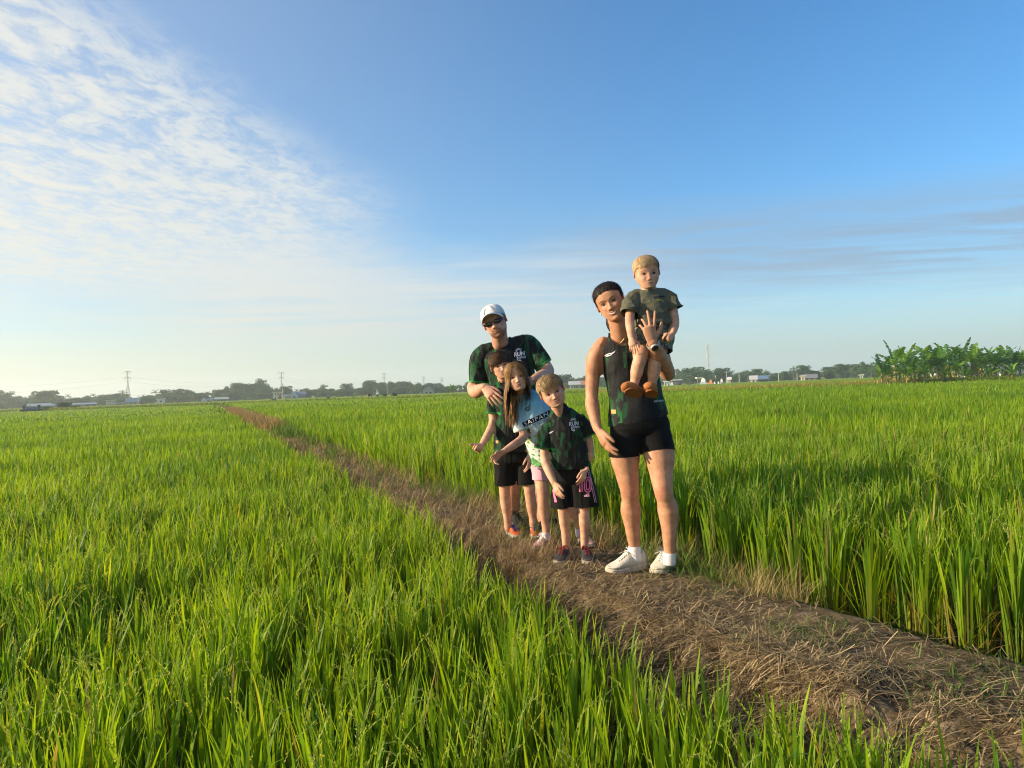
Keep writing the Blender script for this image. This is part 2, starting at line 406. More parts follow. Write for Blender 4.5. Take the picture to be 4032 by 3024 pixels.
def zc(x, y):
    s = x-cline(y); side_top = np.where(s < 0, .115+.09*np.clip((y-30)/40, 0, 1), .385)
    z = side_top-.17 + (fbm(x, y, .7, 3, 51)-.5)*.22 + (fbm(x, y, 2.6, 2, 61)-.5)*.10
    z = z*1.0 - np.clip((26-y)/14, 0, 1)*.16 + np.clip((y-45)/40, 0, 1)*.10
    inside = np.where(s < 0, np.clip((-s-.75)/.5, 0, 1), np.clip((s-.55)/.5, 0, 1))
    z = np.where(inside < .02, -.56, z*inside-.6*(1-inside))
    rise = np.clip((y-far_edge(x))/1.2, 0, 1)
    hi = .58-np.clip((y-90)/120,0,1)*.45+(fbm(x, y, .05, 3, 71)-.5)*.10
    z = z*(1-rise)+np.where(rise > 0, hi, 0)*rise
    return np.where(y > 600, np.minimum(z, .3), z)
sa = np.concatenate([-np.geomspace(1400, 32, 60), np.arange(-31, -4, .45), np.arange(-4, 4, .16), np.arange(4, 45, .45), np.geomspace(46, 1400, 60)])
ya = np.concatenate([np.arange(13, 40, .35), np.arange(40, 125, .55), np.geomspace(126, 1400, 60)])
V, F = sheet(ya, sa, zc)
o = link('rice_canopy', mesh_np('rice_canopy', V, F, smooth=True), None, cm); tag(o, 'far rice fields merging into an even green carpet', 'rice crop', kind='stuff')

# fringe of grass along the edge of the higher far field, dry and green
rb = RB(); n = 26000
x = U(-130, 75, n); y = far_edge(x)+rng.normal(.2, .45, n); vis = in_view(x, y, 6)
x, y = x[vis], y[vis]; n = len(x)
px_dry = fbm(x, y, .09, 2, 5); dry = ((px_dry > .5) & (x > 8) & (x < 34)) | (U(0,1,n) < .10)
c = np.where(dry[:,None], np.stack([U(.30,.42,n),U(.24,.33,n),U(.08,.13,n)],1), np.stack([U(.09,.17,n),U(.15,.24,n),U(.015,.03,n)],1))
rb.add(np.stack([x, y, U(.0,.35,n)], 1), U(0,6.28,n), U(0,.5,n), U(.25,.5,n), U(.03,.06,n), U(0,.8,n), 2, c)
o = rb.build('bund_grass', rice_m); tag(o, 'band of green and tan grass along the low far bund', 'grass', kind='stuff')

# ------------------------------------------------------------ dike cover: straw litter, tufts, weeds
rb = RB()
def on_ground(s, y): 
    x = s+cline(y); return x, ground_h(x, y)
# flat litter
n = 150000; y = .9+ (13-.9)*U(0,1,n)**1.8; s = np.clip(rng.normal(-.50, .50, n), -1.6, .56); x, z = on_ground(s, y); k = in_view(x, y, .6)
pat = fbm(x, y, 1.7, 3, 81); k &= (U(0,1,n) < np.clip((pat-.30)*3.6, .12, 1)) & ((s < -.30) | (U(0,1,n) < .36))
x, y, z, s = x[k], y[k], z[k], s[k]; n = len(x)
dk = U(0,1,n)[:,None]; c = np.array([.10,.066,.032])*(1-dk**1.6)+np.array([.68,.52,.26])*dk**1.6
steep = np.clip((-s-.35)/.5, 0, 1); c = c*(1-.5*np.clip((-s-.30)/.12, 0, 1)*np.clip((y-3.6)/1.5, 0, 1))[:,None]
azm = np.where(steep > .2, rng.normal(np.pi*1.12, .8, n), U(0, 6.28, n))
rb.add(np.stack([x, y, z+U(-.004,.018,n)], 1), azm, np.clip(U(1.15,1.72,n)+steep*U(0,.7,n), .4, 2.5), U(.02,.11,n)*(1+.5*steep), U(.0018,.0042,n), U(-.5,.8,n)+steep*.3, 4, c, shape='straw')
# upright dry tufts on bank shoulder and right edge, denser in patches
def tufts(n, y0, y1, p, s0, ssd, col0, col1, l0, l1, wd=(.0015,.0035), spread=.6, seed=90, thr=.5, lean=(.1,.9), bend=(.2,1.6), per=16):
    y = y0+(y1-y0)*U(0,1,n)**p; s = rng.normal(s0, ssd, n); x, z = on_ground(s, y)
    k = in_view(x, y, .6) & (fbm(x, y, .9, 3, seed) > thr); x, y, z = x[k], y[k], z[k]
    x = np.repeat(x, per)+rng.normal(0, .03, len(x)*per); y = np.repeat(y, per)+rng.normal(0, .03, len(y)*per); m = len(x)
    z = ground_h(x, y)-.01
    f = U(0,1,m)[:,None]; c = np.array(col0)*(1-f)+np.array(col1)*f
    wm = np.clip(y/5, 1, 6)
    rb.add(np.stack([x,y,z],1), U(0,6.28,m), U(*lean,m), U(l0,l1,m), U(*wd,m)*wm, U(*bend,m), 4, c, shape='leaf')
T1, T2 = (.22,.13,.06), (.50,.34,.17)
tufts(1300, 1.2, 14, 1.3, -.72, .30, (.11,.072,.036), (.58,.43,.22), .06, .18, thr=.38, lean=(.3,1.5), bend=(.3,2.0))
tufts(1400, 4.6, 30, 1.4, -.40, .24, (.20,.13,.065), (.50,.36,.18), .07, .20, seed=93, thr=.42)
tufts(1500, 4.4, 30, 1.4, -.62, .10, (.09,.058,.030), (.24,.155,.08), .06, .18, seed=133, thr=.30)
tufts(700, 5.0, 30, 1.3, -.05, .30, (.09,.16,.03), (.28,.30,.08), .05, .15, seed=113, thr=.47)
tufts(1100, 4.9, 26, 1.4, .36, .16, (.26,.20,.08), (.54,.42,.19), .10, .26, seed=95, thr=.42)
tufts(500, 5.2, 22, 1.3, .30, .2, (.10,.18,.03), (.24,.30,.06), .08, .24, seed=121, thr=.46)
tufts(420, 3.6, 9, 1.3, .52, .08, (.34,.27,.10), (.46,.36,.16), .10, .28, seed=96, thr=.38)
tufts(430, 3.9, 24, 1.5, .48, .12, (.07,.15,.02), (.18,.26,.04), .08, .28, wd=(.002,.005), seed=97, thr=.40)
tufts(2000, 22, 62, .9, -.15, .35, (.27,.18,.07), (.48,.33,.13), .25, .5, wd=(.002,.004), seed=99, thr=.30, per=14, lean=(0,.5), bend=(0,.6))
tufts(2300, 9, 60, 1.0, .30, .38, (.10,.18,.02), (.20,.28,.04), .18, .40, wd=(.002,.004), seed=101, thr=.45, per=14, lean=(0,.5), bend=(0,.8))
# small green weeds on the path
for (px, py, dd, rr, cnt) in ((3250,2470,3.1,.16,340), (3080,2490,3.05,.10,160), (3850,2640,2.66,.13,300), (3700,2700,2.5,.10,220), (2850,2330,3.8,.14,200), (2620,2270,4.1,.10,90), (2080,2090,5.3,.10,100), (1450,1880,9.3,.30,240), (3900,2760,2.4,.1,120), (2500,2240,4.2,.12,60), (3080,2350,3.7,.16,260)):
    q = P(px, py, dd); ng = cnt//2
    x = q.x+rng.normal(0, rr, ng); y = q.y+rng.normal(0, rr*.8, ng); z = ground_h(x, y)
    f = U(0,1,ng)[:,None]; c = np.array([.06,.12,.02])*(1-f)+np.array([.16,.23,.05])*f
    rb.add(np.stack([x,y,z],1), U(0,6.28,ng), U(.3,1.3,ng), U(.025,.075,ng), U(.003,.006,ng), U(.1,1.,ng), 3, c)
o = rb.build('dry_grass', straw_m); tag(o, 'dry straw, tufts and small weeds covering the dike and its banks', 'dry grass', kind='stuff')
# ============================================================ far background
def hzn(px): return 1527-(px-2016)*math.tan(ROLL)
def spot(px, d, z=-.3):
    """ground point under photo column px at distance d"""
    q = P(px, hzn(px), d); return Vector((q.x, q.y, z))
def pxh(px, py, d): return P(px, py, d).z      # height of something seen at px,py and distance d
def quads_cloud(C, size, rg, squash=.7):
    """small randomly turned leaf clump faces round the centres C"""
    n = len(C); a = rg.normal(0, 1, (n,3)); a /= np.linalg.norm(a, axis=1)[:,None]
    b = rg.normal(0, 1, (n,3)); b -= (b*a).sum(1)[:,None]*a; b /= np.linalg.norm(b, axis=1)[:,None]
    s = size[:,None]
    V = np.stack([C-a*s-b*s*squash*.4, C+a*s*.1-b*s*squash, C+a*s+b*s*.2, C-a*s*.2+b*s*squash], 1)
    F = (np.arange(n)*4)[:,None]+np.arange(4)[None]
    return V.reshape(-1,3), F
def limb_mesh(segs):
    """tapered limbs: list of (points, radii) swept as one mesh"""
    Vs, Fs, o = [], [], 0
    for pts, rad in segs:
        pts = [Vector(p) for p in pts]; k = 7
        for i, p in enumerate(pts):
            tdir = (pts[min(i+1, len(pts)-1)]-pts[max(i-1, 0)]).normalized()
            u = tdir.orthogonal().normalized(); v = tdir.cross(u)
            for j in range(k):
                A = 2*math.pi*j/k; Vs.append(p+(u*math.cos(A)+v*math.sin(A))*rad[i])
        for i in range(len(pts)-1):
            for j in range(k): Fs.append((o+i*k+j, o+i*k+(j+1)%k, o+(i+1)*k+(j+1)%k, o+(i+1)*k+j))
        o += len(pts)*k
    return np.array([tuple(v) for v in Vs]), np.array(Fs)
bark = mat('bark', (.16,.12,.085), .9, vary=.3, vscale=3)
crown_m = leafmat('tree_leaves', .22, .6, .25, (1,1,1), (1.1,1.1,.6))
def tree_meshes(seed, form='round'):
    rg = np.random.default_rng(seed); rr = random.Random(seed)
    H = 10.0
    segs = [([(0,0,-.3), (.1,.05,2.4), (-.1,.1,5.2), (.05,0,7.6)], [.30,.22,.15,.06])]
    lobes = []
    nl = {'round': 14, 'tall': 13, 'open': 10, 'low': 13}[form]
    for i in range(nl):
        A = rr.uniform(0, 6.28)
        if form == 'tall': r = rr.uniform(.2, 1.7); z = rr.uniform(1.8, 8.6); s = rr.uniform(1.0, 1.7)*(1.2-.05*z)
        elif form == 'open': r = rr.uniform(.6, 2.9); z = rr.uniform(4.4, 8.7); s = rr.uniform(.8, 1.4)
        elif form == 'low': r = rr.uniform(.3, 3.0); z = rr.uniform(1.0, 7.8); s = rr.uniform(1.3, 2.2)
        else: r = rr.uniform(.3, 2.6); z = rr.uniform(2.0, 8.4); s = rr.uniform(1.0, 1.8)
        c = Vector((math.cos(A)*r, math.sin(A)*r, z)); lobes.append((c, s))
        segs.append(([(0, 0, max(1.2, z-2.4)), tuple((c*.6+Vector((0,0,z*.32)))), tuple(c)], [.09,.06,.02]))
    V, F = limb_mesh(segs); trunk = mesh_np('tree_trunk', V, F, smooth=True)
    Cs = []; cols = []; sz = []
    for c, s in lobes:
        n = int(150*s*s*(.62 if form == 'open' else 1))
        u = rg.normal(0, 1, (n,3)); u /= np.linalg.norm(u, axis=1)[:,None]
        rad = s*(rg.uniform(.35, 1, n)**.5)*(1+.28*np.sin(u[:,0]*5+c.x)*np.sin(u[:,2]*6+c.y))
        p = np.array(c)+u*rad[:,None]*np.array([1.1,1.1,.82])
        Cs.append(p); sz.append(rg.uniform(.10, .30, n))
        tone = rr.uniform(.75, 1.25); k = rg.uniform(0,1,n)[:,None]
        cols.append((np.array([.030,.090,.045])*(1-k)+np.array([.09,.165,.070])*k)*tone)
    C = np.concatenate(Cs); V, F = quads_cloud(C, np.concatenate(sz), rg)
    crown = mesh_np('tree_crown', V, F, col=np.repeat(np.concatenate(cols), 4, 0))
    trunk.materials.append(bark); crown.materials.append(crown_m)
    return trunk, crown
def palm_meshes(seed):
    rg = np.random.default_rng(seed); rr = random.Random(seed)
    lx, ly = rr.uniform(-.8,.8), rr.uniform(-.8,.8)
    pts = [(0,0,-.3), (lx*.2,ly*.2,2.5), (lx*.6,ly*.6,5), (lx,ly,7.4)]
    V, F = limb_mesh([(pts, [.22,.16,.13,.12])]); trunk = mesh_np('palm_trunk', V, F, smooth=True)
    rb = RB(); top = np.array([lx, ly, 7.4])
    for i in range(20):
        A = i*2.4; lean = rr.uniform(.1, 1.5); L = rr.uniform(2.4, 3.1); bend = rr.uniform(.7, 1.5)
        K = 12; t = np.linspace(0, 1, K+1); ang = lean+bend*t**1.4
        r = np.concatenate([[0], np.cumsum(np.sin((ang[1:]+ang[:-1])/2))])*L/K; z = np.concatenate([[0], np.cumsum(np.cos((ang[1:]+ang[:-1])/2))])*L/K
        c0 = np.array([[.06,.10,.02]])*rr.uniform(.7,1.4)
        rb.add(top[None], np.array([A]), np.array([lean]), np.array([L]), np.array([.10]), np.array([bend]), K, c0)
        for sd in (-1, 1):
            b = np.stack([top[0]+r*math.cos(A), top[1]+r*math.sin(A), top[2]+z], 1)[1:]; n = len(b)
            rb.add(b, np.full(n, A+sd*1.15), np.clip(ang[1:]+.4, 0, 2.6), .75*np.sin(np.pi*np.clip(t[1:]*.85+.1,0,1)), np.full(n,.15), np.full(n,.7), 2, np.repeat(c0*rr.uniform(.8,1.3), n, 0))
    Vc, Fc, Cc = np.concatenate(rb.V), np.concatenate(rb.F), np.concatenate(rb.C)
    crown = mesh_np('palm_crown', Vc, Fc, col=Cc); trunk.materials.append(bark); crown.materials.append(crown_m)
    return trunk, crown
TREES = [tree_meshes(s, f) for s, f in ((1,'round'),(2,'low'),(3,'tall'),(4,'round'),(5,'open'),(6,'low'),(7,'round'))]
PALMS = [palm_meshes(s) for s in (31, 32, 33)]
def plant_tree(px, top, d, kind, label, group, rr, width=1.0):
    h = max(2.5, pxh(px, top, d)+.4)
    tr, cr = (PALMS[rr.randrange(3)] if kind == 'palm' else TREES[kind])
    s = h/(9.4 if kind != 'palm' else 9.2)
    e = empty('palm_tree' if kind == 'palm' else 'broadleaf_tree', spot(px, d), rr.uniform(0, 6.28), label, 'palm tree' if kind == 'palm' else 'tree', group)
    wd = s*width*rr.uniform(.9, 1.15); e.scale = (wd, wd, s)
    a = link('palm_trunk' if kind == 'palm' else 'trunk', tr.copy() if False else tr, e, ()); b2 = link('palm_fronds' if kind == 'palm' else 'crown', cr, e, ())
    a.name = 'trunk'; b2.name = 'fronds' if kind == 'palm' else 'crown'
    return e
rr = random.Random(5)
MARKS = [(-200,'left of the long blue shed at the left edge'), (115,'behind the long blue shed at far left'), (380,'between the long blue shed and the nearest pylon'), (520,'just right of the nearest pylon'), (690,'behind the small white farm buildings left of centre'), (960,'left of the second pylon'), (1115,'right of the second pylon behind the cream house'), (1290,'between the cream house and the third pylon'), (1520,'between the third pylon and the lone banana plant'), (1780,'behind the lone banana plant by the man'), (2100,'between the man and the woman'), (2560,'just right of the woman, behind the tombs'), (2870,'between the tomb cluster and the blue tarp shed'), (3040,'behind the wooden power poles'), (3180,'between the grey hut and the banana grove'), (3440,'behind the banana grove')]
def where(px): return [m for a, m in MARKS if px >= a][-1] if px >= -200 else MARKS[0][1]
front = [(-60,1540,0),(-20,1530,2),(15,1537,4),(50,1556,1),(95,1562,'palm'),(130,1562,1),(165,1537,0),(195,1537,3),(235,1556,'palm'),(275,1553,'palm'),(310,1564,1),(345,1556,6),(375,1550,'palm'),(410,1552,0),(450,1550,3),(478,1537,'palm'),(520,1566,1),(560,1555,'palm'),(590,1548,1),(618,1534,'palm'),(655,1533,3),(700,1530,0),(745,1532,6),(785,1540,1),(820,1541,'palm'),(860,1532,0),(895,1520,2),
 (930,1507,3),(975,1508,0),(1028,1492,4),(1055,1522,1),(1090,1527,2),(1128,1518,0),(1165,1531,'palm'),(1190,1532,6),(1218,1527,1),(1250,1531,4),(1275,1515,4),(1305,1530,3),(1335,1532,2),(1368,1508,0),(1405,1533,'palm'),(1430,1521,'palm'),(1462,1497,3),(1500,1504,0),(1545,1500,6),(1590,1500,0),(1620,1512,1),(1650,1504,'palm'),(1690,1508,3),(1735,1508,2),(1770,1518,1),(1808,1514,'palm'),(1850,1503,3),(1890,1500,0),
 (2188,1475,0),(2225,1474,3),(2262,1490,1),(2280,1486,'palm'),(2310,1474,6),(2350,1483,3),(2400,1482,1),(2640,1480,'palm'),(2672,1452,2),(2710,1448,6),(2738,1443,0),(2765,1456,3),(2795,1455,4),(2826,1450,2),(2850,1446,0),(2888,1458,'palm'),(2915,1465,1),(2943,1456,'palm'),(2976,1451,0),(3016,1456,'palm'),(3050,1473,1),(3088,1461,6),(3125,1442,'palm'),(3165,1436,0),(3205,1452,1),(3240,1450,'palm'),(3268,1444,3),(3318,1431,0),(3350,1434,'palm'),(3378,1433,3),(3402,1424,2),(3432,1431,'palm'),(3480,1440,0),(3540,1436,1),(3620,1433,3),(3720,1430,0),(3840,1428,6),(3960,1425,3),(4060,1420,0)]
look = {0:'rounded dark green tree',1:'low spreading tree',2:'tall narrow tree',3:'full rounded tree with a lumpy crown',4:'sparse open crowned tree',5:'low bushy tree',6:'dense leafy tree','palm':'coconut palm with drooping fronds'}
for px, top, k in front:
    d = 300+rr.uniform(-14, 14)-(.018*px if px > 2000 else 0)
    hgt = 'standing high above its neighbours' if (px in (1028,1462,2738,3402,165)) else ''
    plant_tree(px, top, d, k, f"{look[k]} {hgt+' ' if hgt else ''}{where(px)}", 'trees and palms of the far tree line', rr, 1.0 if k == 'palm' else (1.05 if k in (2,4) else 1.38))
for px in range(-160, 3500, 27):
    if 1930 < px < 2140: continue
    tops = np.interp(px, [f[0] for f in front], [f[1] for f in front])
    k = rr.choice([0,1,3,5,6,1,5])
    plant_tree(px+rr.uniform(-12,12), tops+rr.uniform(0, 12), 335+rr.uniform(-10,10), k, f"hazy back row treetop {where(px)}", 'hazy back row of the far tree line', rr, 1.3)
for px in range(-150, 3500, 34):
    if 1930 < px < 2140: continue
    plant_tree(px+rr.uniform(-14,14), hzn(px)-rr.uniform(12,30), 278+rr.uniform(-6,6) , rr.choice([1,5]), f"low undergrowth tree {where(px)}", 'undergrowth at the foot of the tree line', rr, 1.9)

# ---------- shrubs and the lone banana in the open fields
def shrub(px, top, d, label, width=1.0, base=None):
    tr, cr = TREES[rr.choice([1,5])]
    h = pxh(px, top, d)+.0; z0 = .0
    e = empty('shrub', spot(px, d, z0), rr.uniform(0,6.28), label, 'shrub', 'shrubs standing in the open fields'); s = (h-z0)/9.4
    e.scale = (s*width, s*width, s); link('stem', tr, e); link('foliage', cr, e)
shrub(250, 1580, 125, 'rounded bush in front of the long blue shed at far left', 1.7)
shrub(183, 1595, 122, 'low bush right of the dark blue tomb at far left', 1.8)
shrub(294, 1594, 130, 'small low bush at the right end of the long blue shed', 1.8)
shrub(647, 1586, 150, 'small bush on the bund below the white gate house', 1.2)
shrub(1077, 1566, 130, 'small bush on the bund below the cream house', 1.1)
for px, tp, lb in ((1291,1560,'leftmost small shrub of the row left of the bending worker'), (1315,1562,'tiny second shrub of the row left of the bending worker'), (1393,1558,'third shrub of the row, by the white plastic strip'), (1423,1558,'fourth shrub of the row, right of the white plastic strip'), (1452,1556,'shrub directly left of the bending worker'), (1486,1552,'shrub under the left white flag'), (1515,1547,'tall thin shrub by the grey pole right of the left white flag'), (1553,1540,'rightmost tall shrub of the row right of the grey pole'), (1588,1556,'tiny shrub right of the row of field shrubs')):
    shrub(px, tp, 118, lb, .9)

# ---------- banana plants
ban_leaf = leafmat('banana_leaf', .38, .38, .45, (1,1,1), (1.3,1.2,.4))
ban_stem = mat('banana_stem', (.24,.22,.10), .7, vary=.4, vscale=4)
bag_m = mat('bunch_bag', (.50,.72,.70), .5); bag_w = mat('white_bag', (.8,.82,.8), .5)
def banana_meshes(seed, H=3.0, nl=10):
    r_ = random.Random(seed); rg = np.random.default_rng(seed)
    V, F = limb_mesh([([(0,0,-.3),(.03,.02,H*.3),(0,.03,H*.62)], [.16,.13,.08]), ([(.35,.2,-.3),(.42,.25,H*.3),(.5,.2,H*.42)], [.10,.08,.04])])
    stem = mesh_np('b_stem', V, F, smooth=True); stem.materials.append(ban_stem)
    Vs, Fs, Cs, o = [], [], [], 0
    def leaf(b, A, lean, L, W, bend, col, tear):
        nonlocal o
        K = 18; t = np.linspace(0, 1, K+1); ang = lean+bend*t**1.5
        r = np.concatenate([[0], np.cumsum(np.sin((ang[1:]+ang[:-1])/2))])*L/K; z = np.concatenate([[0], np.cumsum(np.cos((ang[1:]+ang[:-1])/2))])*L/K
        dirn = np.array([math.cos(A), math.sin(A), 0]); sd = np.array([-math.sin(A), math.cos(A), 0])
        mid = np.array(b)+dirn*r[:,None]+np.array([0,0,1])*z[:,None]
        prof = np.where(t < .14, .04, np.sin(np.pi*np.clip((t-.12)/.92, 0, 1))**.6)
        for s in (-1, 1):
            droop = r_.uniform(-.25, .35)
            for k in range(K):
                if t[k] < .10: w0 = w1 = .03
                else: w0, w1 = W*prof[k], W*prof[k+1]
                jj = r_.uniform(.0, .25)*tear if r_.random() < .5 else 0
                dz = -droop*W-(r_.uniform(-.12,.25)*tear)
                sh = dirn*(r_.uniform(-.03,.08)*tear+.06)
                a0 = mid[k]; a1 = mid[k+1]
                e1 = a1+sd*s*w1*(1-jj)+np.array([0,0,dz*w1/W])+sh*.8; e0 = a0+sd*s*w0*(1-jj*.6)+np.array([0,0,dz*w0/W])+sh*.8
                Vs.extend([a0, a1, e1, e0]); Fs.append((o, o+1, o+2, o+3)); o += 4
                cc = np.array(col)*r_.uniform(.85, 1.15); Cs.extend([cc]*4)
    for i in range(nl):
        A = i*2.4+r_.uniform(-.4,.4); f = i/nl
        lean = .05+1.25*f+r_.uniform(-.08,.15); L = H*r_.uniform(.58,.82); 
        g = r_.random()**1.5; col = (.045+.17*g, .14+.24*g, .018+.012*g)
        leaf((0, .03, H*.60), A, lean, L, .31*H/3*r_.uniform(.85,1.2), r_.uniform(.35,1.25), col, .4+.6*f)
    for i in range(4):
        A = r_.uniform(0,6.28); leaf((0,0,H*.55), A, r_.uniform(1.5,1.9), H*.5, .15, r_.uniform(.7,1.1), r_.choice([(.42,.32,.05),(.35,.22,.10),(.26,.17,.09),(.25,.28,.03)]), 1.0)
    for i in range(4):
        leaf((.5,.2,H*.4), i*1.7+r_.uniform(-.3,.3), .2+.3*i, H*.42, .19, .8, (.14,.26,.03), .5)
    cr = mesh_np('b_leaves', np.array(Vs), np.array(Fs), col=np.array(Cs)); cr.materials.append(ban_leaf)
    return stem, cr
BAN = [banana_meshes(s, 3.0, n) for s, n in ((1,10),(2,9),(3,11),(4,9),(5,10),(6,9))]
def bag_mesh(m):
    V, F = limb_mesh([([(0,0,.32),(0,0,.25),(.01,0,.05),(0,.01,-.22),(0,0,-.30)], [.03,.11,.15,.13,.04])])
    me = mesh_np('bag', V, F, smooth=True); me.materials.append(m); return me
BAGS = [bag_mesh(bag_m), bag_mesh(bag_w)]
def banana(px, top, d, label, group, v, bag=None, rot=None, z0=-.1):
    h = (pxh(px, top, d)-z0)*.95
    e = empty('banana_plant', spot(px, d, z0), rr.uniform(0,6.28) if rot is None else rot, label, 'banana plant', group); s = h/3.75; e.scale = (s,s,s)
    link('stem', BAN[v][0], e); link('leaves', BAN[v][1], e)
    if bag:
        for (bx, by, bz, k) in bag:
            o = link('bunch_bag', BAGS[k], e); o.location = (bx, by, bz)
    return e
G = 'banana plants of the grove at the right edge'
bl = [(3472,1396,59,0,'short yellowing banana plant at the left end of the banana grove'),(3524,1334,61,1,'tall banana plant with the second leaf fan from the left end of the grove'),(3565,1350,63,2,'banana plant with hanging yellow dead leaves near the left of the grove'),(3600,1395,60,3,'low banana plant in front left of the grove with leaves near the rice'),(3650,1340,64,4,'banana plant with one long leaf arching up to the right, left half of grove'),
 (3694,1362,62,0,'bright yellow green banana plant a third of the way along the grove'),(3735,1338,66,5,'banana plant with a single upright rolled leaf, centre of the grove'),(3765,1392,61,3,'banana plant with a wide drooping leaf at the centre front of the grove'),(3792,1328,67,1,'tallest banana plant, upright leaf above the centre of the grove'),(3826,1346,64,2,'banana plant with a wide pale upright leaf right of the tallest one'),
 (3880,1350,66,4,'banana plant with pale tip leaves right of the grove centre, white bags below'),(3920,1362,65,0,'banana plant in front of white bags in the right half of the grove'),(3958,1350,68,5,'banana plant with bright upright leaf near the right edge'),(3998,1356,66,2,'banana plant cut by the right edge of the grove'),(4040,1352,68,1,'banana plant at the very right edge of the photo'),(4095,1350,68,3,'banana plant just past the right edge of the photo')]
for i, (px, tp, d, v, lb) in enumerate(bl):
    bags = None
    if i in (4,7,8,9,10,11,12,13): bags = [(rr.uniform(-.6,.6), rr.uniform(-.8,0), rr.uniform(.9,1.9), rr.choice([0,1])) for _ in range(3)]
    banana(px, tp, d, lb, G, v, bags)
for i, px in enumerate(range(3585, 4150, 42)):
    banana(px, 1366+rr.uniform(-10,12), 70+rr.uniform(-2,4), 'shaded back row plant inside the banana grove', 'banana plants of the back row of the grove', rr.randrange(6), [(rr.uniform(-.5,.5), -.6, rr.uniform(.8,1.9), 1)] if i % 2 else None)
for i, px in enumerate((3495,3570,3640,3720,3800,3890,3985)):
    banana(px, 1428+rr.uniform(-12,10), 59+rr.uniform(-.5,.8), 'short young banana plant at the foot of the grove', 'young banana plants at the foot of the grove', rr.randrange(6))
banana(1778, 1508, 112, 'lone banana plant standing in the far field left of the man', None, 2, z0=.1)
banana(978, 1560, 270, 'small pale banana clump at the foot of trees left of the cream house', None, 4, z0=-.3)
# ============================================================ far buildings, tombs, poles, pylons
def box(bm, x0, x1, y0, y1, z0, z1):
    vs = [bm.verts.new((x, y, z)) for z in (z0, z1) for y in (y0, y1) for x in (x0, x1)]
    for f in ((0,2,3,1),(4,5,7,6),(0,1,5,4),(1,3,7,5),(3,2,6,7),(2,0,4,6)): bm.faces.new([vs[i] for i in f])
def part(name, parent, m, fn, bevel=0):
    bm = bmesh.new(); fn(bm); bmesh.ops.recalc_face_normals(bm, faces=bm.faces)
    me = bpy.data.meshes.new(name); bm.to_mesh(me); bm.free()
    o = link(name, me, parent, m)
    if bevel: md = o.modifiers.new('bevel', 'BEVEL'); md.width = bevel; md.segments = 2
    return o
MC = {}
def cmat(c, rough=.7, metal=0):
    k = (tuple(c), rough, metal)
    if k not in MC: MC[k] = mat('paint', c, rough, metal=metal, vary=.12, vscale=1.5, bump=.2, bscale=6)
    return MC[k]
glass = mat('window_dark', (.03,.035,.04), .2, .5)
def gable(bm, w, dp, z0, z1, ov=.4, th=.12):
    for s in (-1, 1):
        p = [(-w/2-ov, s*(dp/2+ov), z0), (w/2+ov, s*(dp/2+ov), z0), (w/2+ov, 0, z1), (-w/2-ov, 0, z1)]
        a = [bm.verts.new(q) for q in p]; b = [bm.verts.new((q[0], q[1], q[2]+th)) for q in p]
        bm.faces.new(a); bm.faces.new(b)
        for i in range(4): bm.faces.new((a[i], a[(i+1)%4], b[(i+1)%4], b[i]))
def house(x0, x1, ytop, d, label, roofc, wallc, dp=5, name='farm_house', cat='house', wins=2, rz=0, rh=.35, storeys=1, cross=False, flat=False, porch=False):
    pc = (x0+x1)/2; w = (x1-x0)*d/FPX; z0 = -.3; ht = pxh(pc, ytop, d)-z0
    e = empty(name, spot(pc, d, z0), math.atan2(-(pc-2016)/FPX, 1)+rz, label, cat)
    hr = 0 if flat else ht*rh; hw = ht-hr
    part('wall', e, cmat(wallc), lambda bm: box(bm, -w/2, w/2, -dp/2, dp/2, 0, hw))
    if flat: part('roof', e, cmat(roofc), lambda bm: box(bm, -w/2-.3, w/2+.3, -dp/2-.5, dp/2+.3, hw+.003, hw+.25))
    elif cross:
        o = part('roof', e, cmat(roofc), lambda bm: gable(bm, dp, w, hw-.02, ht)); o.rotation_euler[2] = math.pi/2
        def g(bm):
            vs = [bm.verts.new(q) for q in ((-w/2+.02,-dp/2+.02,hw-.01),(w/2-.02,-dp/2+.02,hw-.01),(0,-dp/2+.02,ht-.12))]
            v2 = [bm.verts.new((v.co.x, v.co.y+.1, v.co.z)) for v in vs]; bm.faces.new(vs); bm.faces.new(v2)
            for i in range(3): bm.faces.new((vs[i], vs[(i+1)%3], v2[(i+1)%3], v2[i]))
        part('gable', e, cmat(wallc), g)
    else: part('roof', e, cmat(roofc), lambda bm: gable(bm, w, dp, hw-.02, ht))
    for st in range(storeys):
        zb = hw*st/storeys
        for i in range(wins):
            cx = -w/2+w*(i+1)/(wins+1)
            ww = min(.9, w/(wins+1)*.5)
            part('window', e, glass, lambda bm: box(bm, cx-ww/2, cx+ww/2, -dp/2-.06, -dp/2-.004, zb+hw/storeys*.4, zb+hw/storeys*.75))
    if w > 3: part('door', e, cmat((.12,.10,.09)), lambda bm: box(bm, w*.08, w*.08+.8, -dp/2-.05, -dp/2-.004, .004, min(2.0, hw*.7)))
    if porch:
        part('awning', e, cmat(roofc), lambda bm: box(bm, -w/2, w/2, -dp/2-2.2, -dp/2-.01, hw*.78, hw*.78+.1))
        for sx in (-1, 1): part('post', e, cmat((.6,.6,.58)), lambda bm: box(bm, sx*(w/2-.2)-.08, sx*(w/2-.2)+.08, -dp/2-2.1, -dp/2-1.94, 0, hw*.77))
    return e
blue, pale, cream, white_, grey = (.25,.36,.46), (.45,.50,.52), (.50,.45,.35), (.55,.56,.54), (.35,.36,.37)
house(150, 360, 1590, 240, 'long low shed with a pale blue metal roof at far left', (.20,.27,.32), (.16,.21,.25), 12, 'storage_shed', 'shed', 6, rh=.3)
